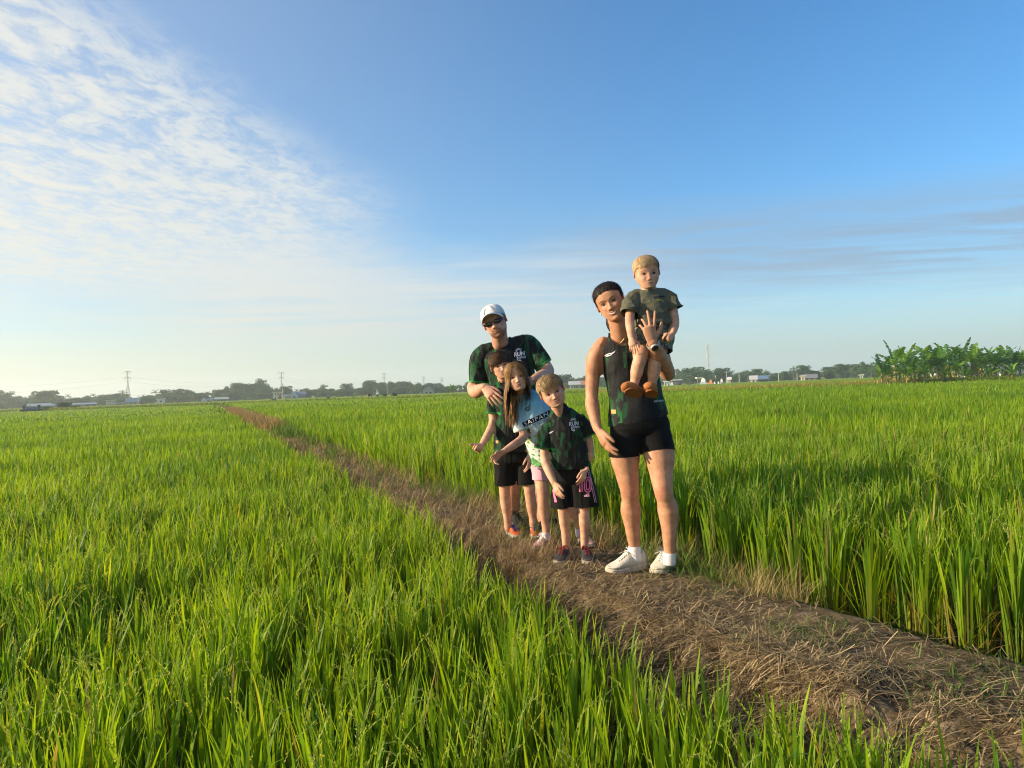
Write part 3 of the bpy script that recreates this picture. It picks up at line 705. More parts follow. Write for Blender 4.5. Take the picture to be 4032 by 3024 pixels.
house(118, 190, 1590, 262, 'back shed with a pale blue roof peeking over the long shed', (.24,.31,.36), (.16,.21,.25), 8, 'storage_shed', 'shed', 2, rh=.3)
house(420, 452, 1577, 270, 'small two storey cream house left of the nearest pylon', (.40,.42,.42), cream, 5, wins=3, storeys=2, flat=True)
house(456, 488, 1583, 272, 'low shed with a pale tin roof beside the cream two storey house', (.42,.44,.43), (.2,.18,.16), 5, 'farm_shed', 'shed', 2)
house(500, 545, 1568, 268, 'house with a steep bright blue roof below the nearest pylon', (.10,.17,.22), (.20,.28,.33), 6, wins=2, rh=.5)
house(619, 648, 1572, 262, 'small white gate house with an open dark front', (.6,.62,.62), white_, 3, wins=1, flat=True)
house(794, 812, 1566, 268, 'pale blue gabled house left of centre with a side shed', (.40,.50,.58), (.62,.68,.70), 6, wins=1, cross=True, rh=.45)
house(812, 834, 1570, 269, 'dark roofed lean-to joined beside the pale blue gabled house', (.18,.24,.30), (.3,.32,.34), 5, 'farm_shed', 'shed', 1)
house(850, 895, 1565, 270, 'long roofed farm shed with a pale roof left of the second pylon', (.34,.38,.40), (.2,.2,.2), 6, 'farm_shed', 'shed', 3)
house(1076, 1114, 1545, 258, 'unfinished cream two storey house just left of centre', (.5,.47,.4), (.52,.46,.36), 6, wins=3, storeys=2, flat=True)
house(1117, 1150, 1556, 256, 'low white veranda house right of the cream two storey house', (.5,.55,.57), (.60,.62,.6), 5, wins=3, flat=True, porch=True)
house(1145, 1172, 1541, 262, 'pale house whose gable faces the field right of the veranda house', (.42,.50,.56), (.62,.66,.66), 6, wins=1, cross=True, rh=.45)
house(1172, 1200, 1543, 266, 'house with a dark blue slate roof beside the pale gabled house', (.13,.19,.26), (.35,.37,.38), 6, wins=2, rh=.45)
house(1665, 1708, 1521, 240, 'house with a blue hipped roof among trees left of the lone banana', (.24,.33,.42), (.32,.34,.33), 6, wins=2, cross=True, rh=.5)
house(2243, 2281, 1502, 240, 'white roofed farm house between the man and the woman', (.45,.47,.47), (.3,.32,.32), 6, wins=3, rh=.4)
house(2281, 2306, 1500, 246, 'house with an orange tiled roof between the man and the woman', (.42,.20,.11), (.45,.42,.38), 5, wins=1, rh=.5)
house(2614, 2626, 1503, 200, 'small white cubicle just right of the woman at field level', (.7,.72,.72), white_, 2, 'field_hut', 'hut', 1, flat=True)
house(2624, 2640, 1493, 215, 'small house with a pale sky blue gable right of the woman', (.55,.68,.75), (.62,.72,.76), 4, wins=1, cross=True, rh=.5)
house(2640, 2682, 1498, 220, 'open shed with a long thin pale roof right of the sky blue gable', (.62,.64,.64), (.12,.14,.15), 4, 'open_shed', 'shed', 0, flat=True)
house(2864, 2876, 1486, 250, 'small white roofed hut by the second wooden pole', (.78,.77,.72), (.6,.58,.5), 3, 'field_hut', 'hut', 1)
house(2955, 2978, 1480, 235, 'white shed with a bright panel front left of the blue tarp shed', (.5,.5,.49), (.5,.45,.4), 4, 'farm_shed', 'shed', 1, rh=.5)
house(2976, 3028, 1480, 240, 'shed covered with bright blue tarpaulin on the right', (.12,.20,.32), (.10,.16,.24), 5, 'farm_shed', 'shed', 1, rh=.45, porch=True)
house(3160, 3212, 1475, 235, 'low hut with a weathered grey roof left of the banana grove', (.20,.20,.21), (.17,.15,.15), 6, 'field_hut', 'hut', 2, rh=.5)
house(3153, 3168, 1482, 228, 'bright cream panel wall in front of the grey roofed hut', (.6,.57,.47), (.55,.5,.38), 1.5, 'field_hut', 'hut', 1, flat=True)
house(3385, 3397, 1478, 230, 'small pale concrete box near the banana grove', (.6,.6,.56), (.55,.55,.5), 2, 'field_hut', 'hut', 1, flat=True)
# tombs
def tomb(x0, x1, top, d, label, c, c2, style='pillars'):
    pc = (x0+x1)/2; w = (x1-x0)*d/FPX; z0 = .0; h = pxh(pc, top, d)-z0
    e = empty('tomb', spot(pc, d, z0), math.atan2(-(pc-2016)/FPX, 1), label, 'tomb')
    hb = h*.45
    part('plinth', e, cmat(c), lambda bm: (box(bm, -w/2, w/2, -1, 1, 0, hb)), .03)
    def pl(bm, sx):
        box(bm, sx*w*.33-w*.06, sx*w*.33+w*.06, -.5, .5, hb+.003, h*.92); box(bm, sx*w*.33-w*.085, sx*w*.33+w*.085, -.6, .6, h*.923, h)
    if style == 'pillars':
        for sx in (-1, 1): part('pillar', e, cmat(c), lambda bm: pl(bm, sx), .02)
        part('slab', e, cmat(c2), lambda bm: box(bm, -w*.26, w*.26, -.5, .5, hb+.003, h*.72), .03)
    else:
        part('headstone', e, cmat(c2), lambda bm: (box(bm, -w*.32, w*.32, -.2, .3, hb+.003, h*.84), box(bm, -w*.20, w*.20, -.15, .25, h*.843, h)), .03)
    return e
tomb(86, 162, 1595, 114, 'dark blue grey tomb with two end pillars at far left', (.05,.065,.085), (.16,.22,.27))
tomb(2756, 2782, 1489, 175, 'tall white tomb with blue grey base, leftmost of the tomb cluster', (.42,.50,.52), (.82,.80,.74), 'head')
tomb(2792, 2806, 1495, 172, 'orange tomb in the middle of the tomb cluster', (.55,.25,.12), (.75,.34,.14), 'head')
tomb(2783, 2793, 1506, 168, 'tiny orange tomb left of the bigger orange tomb', (.6,.26,.12), (.78,.36,.15), 'head')
tomb(2809, 2818, 1503, 168, 'small white tomb right of the orange tomb', (.6,.64,.64), (.80,.78,.72), 'head')
tomb(2824, 2832, 1502, 168, 'second small white tomb right of the orange tomb', (.62,.64,.62), (.82,.80,.72), 'head')
tomb(2835, 2848, 1491, 178, 'tall white tomb at the right end of the tomb cluster', (.6,.6,.55), (.82,.80,.70), 'head')
tomb(2641, 2651, 1504, 180, 'small cream tomb under the open shed right of the woman', (.6,.58,.5), (.75,.70,.58), 'head')
tomb(2702, 2726, 1509, 165, 'low dark flat tomb slab between the woman and the tomb cluster', (.10,.07,.06), (.12,.09,.08), 'head')
e = empty('tomb_canopy', spot(2753, 180, 0), 0, 'white slanted canopy on posts left of the tall white tomb', 'canopy')
part('roof', e, cmat((.8,.74,.68)), lambda bm: box(bm, -.75, .75, -1, 1, 1.72, 1.95))
for sx in (-.6, .6): part('post', e, cmat((.3,.3,.28)), lambda bm: box(bm, sx-.06, sx+.06, -.9, -.78, 0, 1.71))
# poles
def pole(px, top, d, label, bars=1, r=.12, c=(.42,.40,.36)):
    h = pxh(px, top, d)+.3; e = empty('utility_pole', spot(px, d, -.3), 0, label, 'utility pole')
    V, F = limb_mesh([([(0,0,0),(0,0,h*.5),(0,0,h)], [r,r*.85,r*.7])]); link('shaft', mesh_np('shaft', V, F, smooth=True), e, cmat(c))
    if bars: part('crossarm', e, cmat(c), lambda bm: box(bm, -.7, .7, -.08-r, -r*.75, h-.5, h-.38))
    return e, h
pole(2861, 1461, 215, 'pale utility pole right of the tomb cluster')
pole(2911, 1461, 235, 'thin utility pole left of a palm, second from the tomb cluster')
pole(3066, 1469, 200, 'leaning left pole of the pair joined by a sagging wire', 0)
pole(3139, 1469, 200, 'right pole of the pair joined by a sagging wire', 0)
pole(1525, 1513, 190, 'thin pole standing in the field by the white flag', 0, .08)
pole(1114, 1510, 255, 'thin pole beside the cream two storey house', 1, .1)
pole(545, 1555, 262, 'thin pole beside the steep blue roofed house', 1, .1)
def wire(pts, r, label, name='overhead_wire', m=None, sub=14, sag=0):
    segs = []
    for a, b in zip(pts[:-1], pts[1:]):
        a, b = Vector(a), Vector(b)
        ps = [a.lerp(b, i/sub)-Vector((0,0,sag*4*(i/sub)*(1-i/sub))) for i in range(sub+1)]; segs.append((ps, [r]*(sub+1)))
    V, F = limb_mesh(segs); o = link(name, mesh_np(name, V, F, smooth=True), None, m or cmat((.10,.10,.10)))
    return tag(o, label, 'wire')
wire([P(3066,1471,200), P(3139,1470,200)], .04, 'sagging wire between the two poles left of the banana grove', sag=.95)
# pylons
steel = cmat((.46,.47,.48), .6)
def lattice(bm, pts_pairs, r):
    for a, b in pts_pairs:
        a, b = Vector(a), Vector(b); dd = (b-a).normalized(); u = dd.orthogonal().normalized()*r; v = dd.cross(u).normalized()*r
        q = [[bm.verts.new(p+s) for s in (u+v, u-v, -u-v, -u+v)] for p in (a, b)]
        for i in range(4): bm.faces.new((q[0][i], q[0][(i+1)%4], q[1][(i+1)%4], q[1][i]))
def pylon(px, top, d, label, arms=((.985,3.2),(.80,2.9),(.62,0)), rr_=.13):
    h = pxh(px, top, d)+.5; e = empty('power_pylon', spot(px, d, -.5), .25, label, 'pylon', 'power pylons beyond the trees')
    def half(z): return max(.55, 3.2*(1-z/h*1.35))*h/38
    zs = list(np.linspace(0, h, 15))
    L = []
    for a, b in zip(zs[:-1], zs[1:]):
        A, B = half(a), half(b)
        c0 = [(-A,-A),(A,-A),(A,A),(-A,A)]; c1 = [(-B,-B),(B,-B),(B,B),(-B,B)]
        for i in range(4):
            j = (i+1)%4; L += [((*c0[i],a),(*c1[i],b)), ((*c0[i],a),(*c1[j],b)), ((*c1[i],b),(*c1[j],b))]
    part('tower_frame', e, steel, lambda bm: lattice(bm, L, rr_))
    for f, wd in arms:
        if wd == 0: continue
        wd = wd*h/38; z = h*f; H2 = half(z)
        la = []
        for s in (-1, 1):
            la += [((s*H2,0,z-.8),(s*wd*1.15,0,z)), ((s*H2,0,z+.3),(s*wd*1.15,0,z)), ((0,-H2,z),(s*wd*1.15,0,z)), ((0,H2,z),(s*wd*1.15,0,z))]
        part('crossarm', e, steel, lambda bm: lattice(bm, la, rr_))
        for s in (-1, 1): part('insulator', e, cmat((.25,.22,.2)), lambda bm: lattice(bm, [((s*wd*1.1,0,z-.2),(s*wd*1.1,0,z-2.6))], rr_))
    return e, h
py = [(505,1461,760,'nearest and tallest power pylon on the left'), (1110,1465,900,'second power pylon above the trees left of centre'), (1514,1469,1080,'third power pylon above the trees near the left white flag'), (1669,1483,1150,'small far pylon left of the last one before the man'), (1741,1487,1150,'smallest far pylon right of the other small one, near the man')]
for a in py: pylon(*a, rr_=.15*a[2]/760)
W1 = [(-700,1512,620),(505,1483,760),(1110,1485,900),(1514,1490,1080),(1741,1497,1150)]
W2 = [(-700,1545,620),(505,1502,760),(1110,1497,900),(1514,1500,1080),(1741,1502,1150)]
wire([P(*q) for q in W1], .085, 'upper power line strung between the far pylons', sag=7, m=steel)
wire([P(*q) for q in W2], .085, 'lower power line strung between the far pylons', sag=7, m=steel)
# antenna mast
d = 380; h = pxh(2791, 1356, d)+.3; e = empty('antenna_mast', spot(2791, d, -.3), .2, 'tall thin red and white antenna mast rising behind trees right of the woman', 'antenna mast')
def mast(bm):
    zs = np.linspace(0, h, 26); L = []
    for a, b in zip(zs[:-1], zs[1:]):
        c = [(math.cos(k*2.094)*.34, math.sin(k*2.094)*.34) for k in range(3)]
        for i in range(3): L += [((*c[i],a),(*c[i],b)), ((*c[i],a),(*c[(i+1)%3],b))]
    lattice(bm, L, .04)
part('mast_frame', e, cmat((.5,.42,.40)), mast)
for z, s in ((h-.6,.8),(h-1.9,.75),(h-5,.6),(h-6.2,.6),(h-10,.5)):
    for k in range(3):
        A = k*2.09+z; part('antenna_panel', e, cmat((.6,.6,.6)), lambda bm: box(bm, math.cos(A)*s-.09, math.cos(A)*s+.09, math.sin(A)*s-.09, math.sin(A)*s+.09, z-.8, z+.7))
# white flags
def flag(px, top, d, label, s=1):
    q = spot(px, d, .0); h = pxh(px, top, d)
    e = empty('field_flag', q, 0, label, 'flag')
    V, F = limb_mesh([([(0,0,-.3),(0,0,h)], [.025,.02])]); link('stick', mesh_np('stick', V, F), e, cmat((.3,.25,.18)))
    def cl_(bm):
        N = 8; rows = []
        for i in range(N+1):
            t = i/N; wd = .62*t*s; z = h-.9*s*t
            rows.append([bm.verts.new((-.02-wd*.25+wd*j/4*1.0, .06*math.sin(j*2+i), z-(.1*j/4))) for j in range(5)])
        for i in range(N):
            for j in range(4): bm.faces.new((rows[i][j], rows[i][j+1], rows[i+1][j+1], rows[i+1][j]))
    part('cloth', e, cmat((.85,.85,.85)), cl_)
flag(1485, 1531, 118, 'white cloth flag on a stick right of the bending worker', .9)
flag(1822, 1518, 110, 'white cloth flag on a stick just left of the man', .55)
flag(2818, 1478, 172, 'tiny white flag above the tomb cluster', .5)
shrub(2818, 1490, 176, 'bush growing behind the tomb cluster below the tiny flag', 1.5)
o = part('plastic_strip', None, cmat((.8,.84,.84)), lambda bm: [box(bm, x, x+1.3, 0, .8, 0, .22+.05*math.sin(x)) for x in (0, 1.5)], .08)
o.location = P(1385, 1570, 112); o.location.z = .22; tag(o, 'strip of white plastic sheeting among the field shrubs', 'plastic sheet')
# ============================================================ people: tools
def Pg(px, py, z=0.0):
    """ground point (height z) seen at px,py"""
    o = Vector((0,0,CAM_H)); dvec = P(px, py, 1.0)-o
    return o+dvec*((z-CAM_H)/dvec.z)
def sm(*a): return np.array(a, float)
def vn3(p, sc, seed=0):
    q = p*np.array(sc)+seed*13.7; i = np.floor(q); f = q-i; f = f*f*(3-2*f); r = 0
    for dx_ in (0,1):
        for dy_ in (0,1):
            for dz_ in (0,1):
                v = np.sin((i[:,0]+dx_)*127.1+(i[:,1]+dy_)*311.7+(i[:,2]+dz_)*74.7+seed)*43758.5453; v -= np.floor(v)
                r = r+v*(f[:,0] if dx_ else 1-f[:,0])*(f[:,1] if dy_ else 1-f[:,1])*(f[:,2] if dz_ else 1-f[:,2])
    return r
class Flesh:
    """collects closed rounded tubes and unites them into ONE continuous surface"""
    def __init__(s): s.V=[]; s.F=[]; s.n=0
    def add(s, V, F):
        s.V += [Vector(v) for v in V]; s.F += [tuple(i+s.n for i in f) for f in F]; s.n = len(s.V)
    def tube(s, pts, rads, right=(1,0,0), n=26, sub=4, sq=1.0, round_=(1,1)):
        if n == 26 and max(r if not isinstance(r, (tuple,list)) else max(r) for r in rads) > .05: n = 44
        pts = [Vector(p) for p in pts]; rads = [(r, r) if not isinstance(r, (tuple,list)) else r for r in rads]
        Q, Rr = [], []
        m = len(pts)
        for i in range(m-1):
            p0, p1, p2, p3 = pts[max(i-1,0)], pts[i], pts[i+1], pts[min(i+2,m-1)]
            for j in range(sub):
                t = j/sub
                Q.append(.5*((2*p1)+(p2-p0)*t+(2*p0-5*p1+4*p2-p3)*t*t+(3*p1-p0-3*p2+p3)*t**3))
                tt = t*t*(3-2*t)*.5+t*.5; Rr.append((rads[i][0]*(1-tt)+rads[i+1][0]*tt, rads[i][1]*(1-tt)+rads[i+1][1]*tt))
        Q.append(pts[-1]); Rr.append(rads[-1])
        a0 = (Q[0]-Q[1]).normalized(); a1 = (Q[-1]-Q[-2]).normalized()
        k = [(.5,.87),(.87,.5),(.98,.2)]
        Q2 = [Q[0]+a0*min(Rr[0])*s_*round_[0] for s_, c_ in reversed(k)]+Q+[Q[-1]+a1*min(Rr[-1])*s_*round_[1] for s_, c_ in k]
        R2 = [(Rr[0][0]*c_, Rr[0][1]*c_) for s_, c_ in reversed(k)]+Rr+[(Rr[-1][0]*c_, Rr[-1][1]*c_) for s_, c_ in k]
        right = Vector(right); V = []; F = []
        if all(abs(a_-b_) < 1e-9 for a_, b_ in Rr) and max(abs((Q[i+1]-Q[i]).normalized().dot(right.normalized())) for i in range(len(Q)-1)) > .75:
            cand = [Vector((0,.15,1)), Vector((0,1,.15)), Vector((1,.1,0)), Vector((.7,-.7,0)), Vector((.7,.7,0))]
            right = min(cand, key=lambda c: max(abs((Q[i+1]-Q[i]).normalized().dot(c.normalized())) for i in range(len(Q)-1)))
        for i, q in enumerate(Q2):
            T = (Q2[min(i+1,len(Q2)-1)]-Q2[max(i-1,0)]).normalized()
            W = right-T*right.dot(T)
            W = W.normalized() if W.length > 1e-3 else T.orthogonal().normalized()
            Dp = T.cross(W)
            for j in range(n):
                A = 2*math.pi*j/n; c, d = math.cos(A), math.sin(A)
                c = math.copysign(abs(c)**sq, c); d = math.copysign(abs(d)**sq, d)
                V.append(q+W*c*R2[i][0]+Dp*d*R2[i][1])
        for i in range(len(Q2)-1):
            for j in range(n): F.append((i*n+j, i*n+(j+1)%n, (i+1)*n+(j+1)%n, (i+1)*n+j))
        F.append(tuple(range(n))[::-1]); F.append(tuple((len(Q2)-1)*n+j for j in range(n)))
        s.add(V, F)
    def ball(s, c, r, M=None):
        r = (r,)*3 if not isinstance(r, (tuple,list)) else r
        V = []; F = []; a, b = 14, 10
        for i in range(1, b):
            for j in range(a):
                th = math.pi*i/b; ph = 2*math.pi*j/a
                v = Vector((r[0]*math.sin(th)*math.cos(ph), r[1]*math.sin(th)*math.sin(ph), r[2]*math.cos(th)))
                V.append(Vector(c)+(M@v if M else v))
        for i in range(b-2):
            for j in range(a): F.append((i*a+j, (i+1)*a+j, (i+1)*a+(j+1)%a, i*a+(j+1)%a))
        F.append(tuple(range(a))); F.append(tuple((b-2)*a+j for j in range(a))[::-1]); s.add(V, F)
    def fuse(s, voxel=.003, smooth=3, fac=.5):
        me = bpy.data.meshes.new('tmp'); me.from_pydata([tuple(v) for v in s.V], [], s.F)
        bm = bmesh.new(); bm.from_mesh(me); bmesh.ops.recalc_face_normals(bm, faces=bm.faces); bm.to_mesh(me); bm.free()
        o = bpy.data.objects.new('tmp', me); COL.objects.link(o)
        m = o.modifiers.new('r', 'REMESH'); m.mode = 'VOXEL'; m.voxel_size = voxel; m.use_smooth_shade = True
        if smooth: q = o.modifiers.new('s', 'SMOOTH'); q.iterations = smooth; q.factor = fac
        dg = bpy.context.evaluated_depsgraph_get(); r = bpy.data.meshes.new_from_object(o.evaluated_get(dg))
        bpy.data.objects.remove(o); bpy.data.meshes.remove(me); r.materials.clear()
        return r
def vco(me):
    a = np.empty(len(me.vertices)*3, np.float32); me.vertices.foreach_get('co', a); return a.reshape(-1,3).astype(float)
def vno(me):
    a = np.empty(len(me.vertices)*3, np.float32); me.vertex_normals.foreach_get('vector', a); return a.reshape(-1,3).astype(float)
def setco(me, a): me.vertices.foreach_set('co', a.astype(np.float32).ravel()); me.update()
def bvh(me): return BVHTree.FromPolygons([v.co.copy() for v in me.vertices], [tuple(p.vertices) for p in me.polygons])
def cut(me, cuts):
    bm = bmesh.new(); bm.from_mesh(me)
    for c in cuts:
        p, nrm, rad = Vector(c[0]), Vector(c[1]).normalized(), c[2]
        fs = [f for f in bm.faces if (f.calc_center_median()-p).length < rad]
        g = set(fs); 
        for f in fs: g.update(f.edges); g.update(f.verts)
        bmesh.ops.bisect_plane(bm, geom=list(g), plane_co=p, plane_no=nrm, clear_outer=True, dist=1e-5)
    # keep the largest piece
    bm.verts.ensure_lookup_table(); seen = set(); best = []
    for v in bm.verts:
        if v.index in seen: continue
        st = [v]; seen.add(v.index); comp = []
        while st:
            a = st.pop(); comp.append(a)
            for e in a.link_edges:
                b = e.other_vert(a)
                if b.index not in seen: seen.add(b.index); st.append(b)
        if len(comp) > len(best):
            best, old = comp, best
        else: old = comp
    keep = set(best); bmesh.ops.delete(bm, geom=[v for v in bm.verts if v not in keep], context='VERTS')
    bm.to_mesh(me); bm.free()
def tuck(body, cloth, margin=.004, M=None, H=1):
    """keep the skin under the cloth"""
    t = bvh(cloth); co = vco(body); co0 = co.copy(); lo = vco(cloth).min(0)-.02; hi = vco(cloth).max(0)+.02
    idx = np.where(((co > lo)&(co < hi)).all(1))[0]
    if M is not None and len(idx):
        Mi = np.array(M.inverted()); L = (co[idx]@Mi[:3,:3].T+Mi[:3,3])/H; idx = idx[~((L[:,1] > -.56)&(np.abs(L[:,0]) < .5)&(L[:,2] > -.25+0*L[:,1]))]
    for i in idx:
        v = Vector(co[i]); p, n, _, dd = t.find_nearest(v, .022)
        if p is None: continue
        d_ = v-p; s_ = d_.dot(n)
        if s_ > -margin and (dd < 1e-5 or abs(s_) > .88*dd): co[i] = p-n*(margin+.003)
    dsp = co-co0; ed = np.empty(len(body.edges)*2, np.int32); body.edges.foreach_get('vertices', ed); ed = ed.reshape(-1,2); act = np.linalg.norm(dsp, axis=1) > 0
    for _ in range(4):
        sm_ = np.zeros_like(dsp); cn = np.zeros(len(dsp)); np.add.at(sm_, ed[:,0], dsp[ed[:,1]]); np.add.at(sm_, ed[:,1], dsp[ed[:,0]]); np.add.at(cn, ed[:,0], 1); np.add.at(cn, ed[:,1], 1)
        dsp = dsp*.4+.6*sm_/np.maximum(cn, 1)[:,None]
    setco(body, co0+dsp)
def cyl_cut(me, cyls):
    # clean round openings: (centre, axis, radius, min height along axis[, V depth])
    for cc in cyls:
        c, ax, r = np.array(cc[0]), np.array(Vector(cc[1]).normalized()), cc[2]; lo = cc[3] if len(cc) > 3 else -.08; vd = cc[4] if len(cc) > 4 else 0
        co = vco(me); rel = co-c; h = rel@ax; per = rel-np.outer(h, ax); rad = np.linalg.norm(per, axis=1)+1e-9
        rr_ = np.full(len(co), r)
        if vd:
            f = np.array([0,-1.,0]); f = f-ax*(f@ax); f /= np.linalg.norm(f); ang = np.arccos(np.clip(per@f/rad, -1, 1)); rr_ = r+vd*np.clip(1-ang/.7, 0, 1)
        f = rad-rr_; act = h > lo
        dele = (f < 0)&act
        bm = bmesh.new(); bm.from_mesh(me); bm.verts.ensure_lookup_table()
        fd = [fc for fc in bm.faces if all(dele[v.index] for v in fc.verts)]
        edge = {v.index for fc in fd for v in fc.verts}
        for i in np.where(dele)[0]:
            if True:
                n = per[i]/rad[i]; bm.verts[i].co = Vector(co[i]+n*(rr_[i]-rad[i])) if rr_[i]-rad[i] < .012 else bm.verts[i].co
        bmesh.ops.delete(bm, geom=fd, context='FACES'); bmesh.ops.delete(bm, geom=[v for v in bm.verts if not v.link_faces], context='VERTS')
        bm.to_mesh(me); bm.free()
# ---- head
HT = np.array([(-.50,.055,.25,.14),(-.485,.11,.29,.08),(-.45,.165,.315,.0),(-.40,.205,.325,-.09),(-.33,.24,.325,-.17),(-.25,.268,.325,-.24),(-.15,.29,.325,-.32),(-.05,.305,.33,-.39),(.05,.318,.335,-.43),(.15,.328,.345,-.45),(.25,.325,.33,-.44),(.33,.30,.285,-.40),(.40,.255,.215,-.34),(.455,.185,.125,-.25),(.485,.11,.04,-.16),(.50,.03,-.04,-.09)])
def G2(x, y, sx, sy): return np.exp(-(x/sx)**2-(y/sy)**2)
def head_geo(H, M, kid=0.0, jaw=1.0, cheek=0.0, ey=0.0, nose=1.0, fat=1.0):
    n, m = 72, 56; y = np.sin(np.linspace(-np.pi/2, np.pi/2, m))*.5
    w = np.interp(y, HT[:,0], HT[:,1])*fat; zf = np.interp(y, HT[:,0], HT[:,2]); zb = np.interp(y, HT[:,0], HT[:,3])
    low = np.clip(-y/.5, 0, 1); w = w*(1+(jaw-1)*low); w = w*(1+cheek*np.exp(-((y+.2)/.14)**2))
    V = []
    for i in range(m):
        ph = 2*np.pi*np.arange(n)/n; s_, c_ = np.sin(ph), np.cos(ph); e = .86
        x = w[i]*np.sign(s_)*np.abs(s_)**e; z = (zf[i]+zb[i])/2+(zf[i]-zb[i])/2*np.sign(c_)*np.abs(c_)**(.92)
        V.append(np.stack([x, np.full(n, y[i]), z], 1))
    V = np.concatenate(V); x, y_, z = V.T; fr = np.clip(z/.12, 0, 1)
    yy = y_-ey
    f = -.044*(G2(x-.145, yy, .085, .052)+G2(x+.145, yy, .085, .052)) + .016*(G2(x-.12, yy-.085, .11, .032)+G2(x+.12, yy-.085, .11, .032))*(1-kid)
    t = np.clip((.04-yy)/.20, 0, 1); f += nose*(.018+.095*t**1.4)*np.exp(-(x/(.034+.020*t))**2)*np.clip((yy+.195)/.03, 0, 1)*np.clip((.07-yy)/.05, 0, 1)
    f += .042*nose*(G2(x-.055, yy+.155, .030, .028)+G2(x+.055, yy+.155, .030, .028))
    f += .020*G2(x, yy+.27, .13, .07)-.020*G2(x, yy+.275, .075, .010)+.010*G2(x, yy+.245, .07, .016)+.013*G2(x, yy+.305, .06, .018)-.016*G2(x, yy+.345, .06, .018)
    f += .026*G2(x, y_+.43, .075, .04)+(.016+.5*cheek*.12)*(G2(x-.175, yy+.12, .07, .08)+G2(x+.175, yy+.12, .07, .08))
    V[:,2] += f*fr
    F = []
    for i in range(m-1):
        for j in range(n): F.append((i*n+j, i*n+(j+1)%n, (i+1)*n+(j+1)%n, (i+1)*n+j))
    F.append(tuple(range(n))[::-1]); F.append(tuple((m-1)*n+j for j in range(n)))
    return [M@(Vector(v)*H) for v in V], F
def head_matrix(c, roll=0, yaw=0, pitch=0):
    """+X viewer's right, +Y up, +Z the way the face looks; roll>0 leans the crown to the viewer's left, yaw>0 turns to viewer's left, pitch>0 looks down"""
    Z = (Vector((0,0,CAM_H+.0))-c); Z.z *= .6; Z.normalize(); X = Vector((0,0,1)).cross(Z).normalized(); Y = Z.cross(X)
    B = Matrix((X, Y, Z)).transposed()
    return Matrix.Translation(c)@(B@Matrix.Rotation(R(roll), 3, 'Z')@Matrix.Rotation(R(-yaw), 3, 'Y')@Matrix.Rotation(R(pitch), 3, 'X')).to_4x4()
def project(pts2, M, H, tree, off=.0006):
    out = []; d = (M.to_3x3()@Vector((0,0,-1))).normalized()
    for x, y in pts2:
        o = M@Vector((x*H, y*H, .8*H)); h, n, _, _ = tree.ray_cast(o, d, H)
        if h is None: h = M@Vector((x*H, y*H, .28*H))
        out.append(h-d*off)
    return out
def strip(name, parent, base, top, bot, M, H, tree, m, off=.0006, rows=3):
    """patch laid on the face between two curves"""
    n = len(top); P2 = []
    for r_ in range(rows+1):
        t = r_/rows; P2 += [(a[0]*(1-t)+b[0]*t, a[1]*(1-t)+b[1]*t) for a, b in zip(top, bot)]
    V = project(P2, M, H, tree, off); F = [(r_*n+i, r_*n+i+1, (r_+1)*n+i+1, (r_+1)*n+i) for r_ in range(rows) for i in range(n-1)]
    me = bpy.data.meshes.new(name); me.from_pydata([tuple(v-base) for v in V], [], F)
    for p in me.polygons: p.use_smooth = True
    return link(name, me, parent, m)
def ellipsoid(name, parent, base, c, r, M3, m, seg=20):
    bm = bmesh.new(); bmesh.ops.create_uvsphere(bm, u_segments=seg, v_segments=seg//2+2, radius=1)
    for v in bm.verts: v.co = c+M3@Vector((v.co.x*r[0], v.co.y*r[1], v.co.z*r[2]))-base
    for f in bm.faces: f.smooth = True
    me = bpy.data.meshes.new(name); bm.to_mesh(me); bm.free(); return link(name, me, parent, m)
sclera = mat('eye_white', (.27,.23,.21), .3, .5); iris_b = mat('iris_brown', (.03,.018,.012), .2, .6); lash = mat('lash', (.015,.010,.008), .7)
teeth_m = mat('teeth', (.74,.71,.66), .3, .4)
